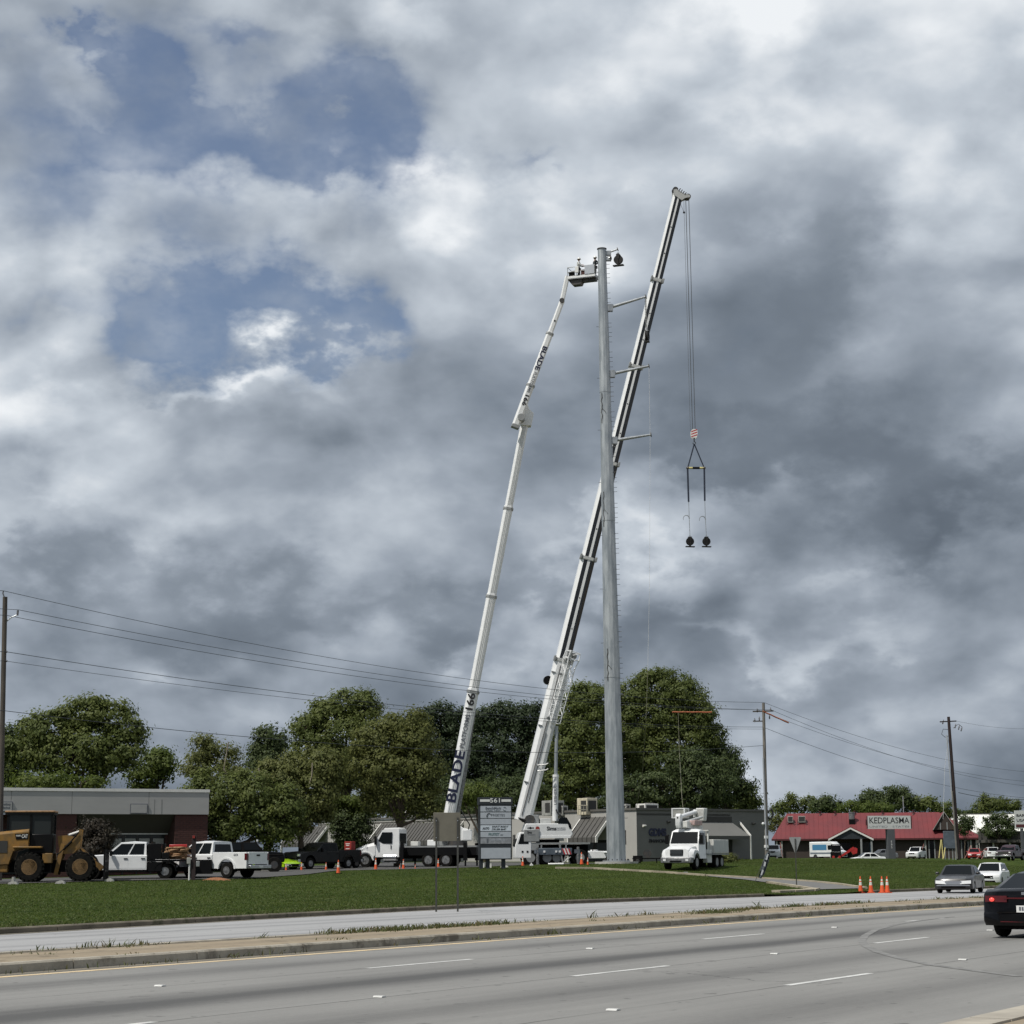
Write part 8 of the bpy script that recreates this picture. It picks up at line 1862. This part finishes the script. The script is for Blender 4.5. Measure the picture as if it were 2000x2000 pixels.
# beyond the red roof
tree('pale green tree line above the left half of the red roof', 1570, 8.6, [(1545, 1575, 22, 14), (1580, 1572, 24, 16), (1610, 1572, 20, 15), (1520, 1580, 16, 12), (1545, 1560, 5, 8)], 'leaf_mid', .42, 1.0, GR, clump=1.3, twigs=False)
tree('dark rounded crown in the tree line left of the white sign', 1617, 8.8, [(1617, 1566, 18, 12), (1605, 1575, 20, 14), (1630, 1576, 16, 14)], 'leaf_dark', .42, 1.0, GR, clump=1.2, twigs=False)
tree('tallest dark tree above the white sign', 1735, 9, [(1755, 1548, 20, 13), (1735, 1555, 26, 16), (1700, 1555, 22, 14), (1720, 1570, 50, 18), (1770, 1565, 20, 20), (1690, 1572, 22, 14)], 'leaf_dark', .42, 1.1, GR, clump=1.2, twigs=False)
tree('lighter trees in front of the tallest dark one', 1665, 9.3, [(1655, 1578, 22, 12), (1690, 1580, 22, 12), (1725, 1580, 20, 11)], 'leaf_bright', .38, 1.0, GR, clump=1.1, twigs=False)
tree('green tree line sinking toward the dark leaning pole', 1810, 9, [(1790, 1570, 24, 15), (1815, 1572, 22, 16), (1840, 1580, 20, 12), (1858, 1590, 14, 10)], 'leaf_mid', .42, 1.1, GR, clump=1.2, twigs=False)
tree('green trees behind the white hall at the right edge', 1940, 7.6, [(1930, 1572, 20, 14), (1950, 1570, 24, 14), (1975, 1574, 18, 12), (1915, 1580, 12, 14), (1922, 1562, 4, 9)], 'leaf_mid', .45, 1.1, GR, clump=1.3, twigs=False)
tree('low dark trees on the skyline right of the leaning pole', 1895, 6.5, [(1885, 1588, 14, 6), (1905, 1587, 14, 6)], 'leaf_dark', .5, 1.0, GR, clump=1.2, twigs=False)
tree('airy small tree in front of the white hall', 1945, 12.6, [(1940, 1605, 24, 14), (1960, 1602, 22, 16), (1925, 1620, 16, 10), (1975, 1612, 14, 14), (1950, 1625, 34, 12)], 'leaf_dark', .24, .7, GR, clump=.7, trunk=.15)
tree('small tree between the leaning pole and the white hall', 1884, 12.4, [(1886, 1602, 14, 12), (1880, 1615, 14, 14), (1893, 1612, 10, 12)], 'leaf_dark', .24, .8, GR, clump=.65, trunk=.12)
tree('pale flowering shrub at the left end of the red roof', 1520, 11.4, [(1518, 1600, 14, 9), (1525, 1606, 12, 9), (1510, 1612, 10, 12)], 'leaf_olive', .25, .8, GR, clump=.7, trunk=.1)
# shrubs
tree('wine coloured shrub in front of the left building behind the loader arm', 185, 31.5, [(185, 1622, 32, 20), (165, 1635, 26, 24), (205, 1640, 24, 24), (185, 1660, 30, 26)], 'leaf_wine', .13, .8, None, clump=.45, trunk=.07, name='shrub', cat='shrub')
tree('spiky green shrub right of the bucket truck', 1422, 23.5, [(1420, 1676, 16, 10), (1432, 1680, 14, 9), (1410, 1682, 14, 7)], 'leaf_olive', .13, 1.0, None, clump=.35, trunk=.04, name='shrub', cat='shrub')

M['blade'] = leafmat('grass_blade', (.060, .085, .020), (.085, .110, .028), (.11, .11, .045), .3)
# ------------------------------------------------------------------ weeds along the median and the kerbs
def weeds(name, spots, label_kind='stuff'):
    V = []; Fc = []; rw = np.random.default_rng(5)
    for t, d, z, n, r_, h in spots:
        for _ in range(n):
            tt, dd = t + rw.normal() * r_, d + rw.normal() * min(r_, .13); x, y = xy(tt, dd); a = rw.uniform(0, 2 * PI); hh = h * rw.uniform(.4, 1.2); w = .009 + .010 * rw.random(); lean = rw.normal(size=2) * hh * .5
            b = len(V); V += [(x - w * math.cos(a), y - w * math.sin(a), z), (x + w * math.cos(a), y + w * math.sin(a), z), (x + lean[0] * .5 + w * .8 * math.cos(a), y + lean[1] * .5 + w * .8 * math.sin(a), z + hh * .6), (x + lean[0] * 1.1, y + lean[1] * 1.1, z + hh)]
            Fc.append((b, b + 1, b + 2, b + 3))
    me = bpy.data.meshes.new(name); me.from_pydata(V, [], Fc); me.materials.append(M['weed']); o = bpy.data.objects.new(name, me); COL.objects.link(o); o['kind'] = 'stuff'; return o
rw = np.random.default_rng(11); spots = []
for t in np.arange(20, 110, .35):
    z = float(zr(t)); f = .5 + .5 * math.sin(t * .9) * math.sin(t * .37 + 1)
    if rw.random() < .10 + .75 * f * f: spots.append((t, 25.50 + rw.normal() * .10, z + .15, int(6 + 16 * f * rw.random()), .22, .06 + .09 * f * rw.random()))
    if rw.random() < .35: spots.append((t, 22.86, z, int(2 + 7 * rw.random()), .12, .05 + .10 * rw.random()))
    if rw.random() < .10: spots.append((t, 23.2 + rw.random() * 2.2, z + .15, 10, .18, .06))
for t, d in ((35.2, 25.3), (36.6, 25.4), (38.0, 25.25), (37.2, 25.5), (34.4, 25.5), (33.6, 25.5), (39.5, 25.4), (49, 24.6), (50, 24.4), (52, 24.9), (54, 25.2), (57, 25.3), (60, 25.2), (62, 25.3)):
    for k in range(5): spots.append((t + rw.normal() * .4, d + rw.normal() * .08, float(zr(t)) + .15, 30, .3, .11))
for t, h in ((26.5, .16), (33.2, .15), (44.5, .2), (47.5, .16), (55, .24), (58, .14), (64, .18), (31, .12)): spots.append((t, 25.55, float(zr(t)) + .15, 7, .05, h)); spots.append((t - 6.3, 22.85, float(zr(t)), 9, .08, h * .6))
weeds('median_weeds', spots)
edge = []
for t in np.arange(22, 86, .16):
    dcv = float(dcurb(t)); 
    if rw.random() < .75: d_ = dcv + .17 + rw.random() ** 2 * .5; x, y = xy(t, d_); edge.append((t, d_, H(x, y) - .01, int(5 + 9 * rw.random()), .10, .07 + .06 * rw.random()))
ge = weeds('kerb_grass', edge); ge.data.materials.clear(); ge.data.materials.append(M['blade'])

# short grass on the bank: upright tufts
rg = np.random.default_rng(21); n = 300000
tt = rg.uniform(24, 175, n); dd = dcurb(tt) + .2 + 48 * rg.random(n) ** 1.15; gx = tt * RV.x + dd * NV.x; gy = tt * RV.y + dd * NV.y
keep = (np.abs(gx / gy) < .285); gx, gy = gx[keep], gy[keep]
drvp = np.array([tuple(p)[:2] for p in (drv_r + drv_l[::-1])])
def inside(px, py, poly):
    r = np.zeros(len(px), bool); j = len(poly) - 1
    for i in range(len(poly)):
        c = ((poly[i, 1] > py) != (poly[j, 1] > py)) & (px < (poly[j, 0] - poly[i, 0]) * (py - poly[i, 1]) / (poly[j, 1] - poly[i, 1] + 1e-9) + poly[i, 0]); r ^= c; j = i
    return r
lot = bpy.data.objects['parking_lot'].data; lv = np.array([v.co[:2] for v in lot.vertices]).reshape(40, 60, 2); lotp = np.concatenate([lv[0], lv[:, -1], lv[-1, ::-1], lv[::-1, 0]])
keep = ~inside(gx, gy, drvp) & ~inside(gx, gy, lotp); gx, gy = gx[keep], gy[keep]
gz = np.concatenate([Hgt(gx[i:i + 8000], gy[i:i + 8000]) for i in range(0, len(gx), 8000)]); n = len(gx)
a = rg.uniform(0, 2 * PI, n); w = rg.uniform(.012, .03, n); h = rg.uniform(.02, .055, n); lx, ly = rg.normal(size=(2, n)) * .035
c, s_ = np.cos(a) * w, np.sin(a) * w
V = np.stack([np.stack([gx - c, gy - s_, gz - .01], -1), np.stack([gx + c, gy + s_, gz - .01], -1), np.stack([gx + c * .6 + lx, gy + s_ * .6 + ly, gz + h], -1), np.stack([gx - c * .7 + lx, gy - s_ * .7 + ly, gz + h * rg.uniform(.5, 1, n)], -1)], 1).reshape(-1, 3)
me = bpy.data.meshes.new('bank_grass'); me.vertices.add(4 * n); me.vertices.foreach_set('co', V.ravel()); me.loops.add(4 * n); me.loops.foreach_set('vertex_index', np.arange(4 * n, dtype=np.int32))
me.polygons.add(n); me.polygons.foreach_set('loop_start', np.arange(0, 4 * n, 4, dtype=np.int32)); me.polygons.foreach_set('loop_total', np.full(n, 4, np.int32)); me.materials.append(leafmat('bank_blade', (.070, .110, .021), (.092, .130, .027), (.110, .130, .038), .5)); me.update(calc_edges=True)
o = bpy.data.objects.new('bank_grass', me); COL.objects.link(o); o['kind'] = 'stuff'
if 0: print('LEAVES', sum(len(o.data.polygons) for o in bpy.data.objects if o.name.startswith('crown')))
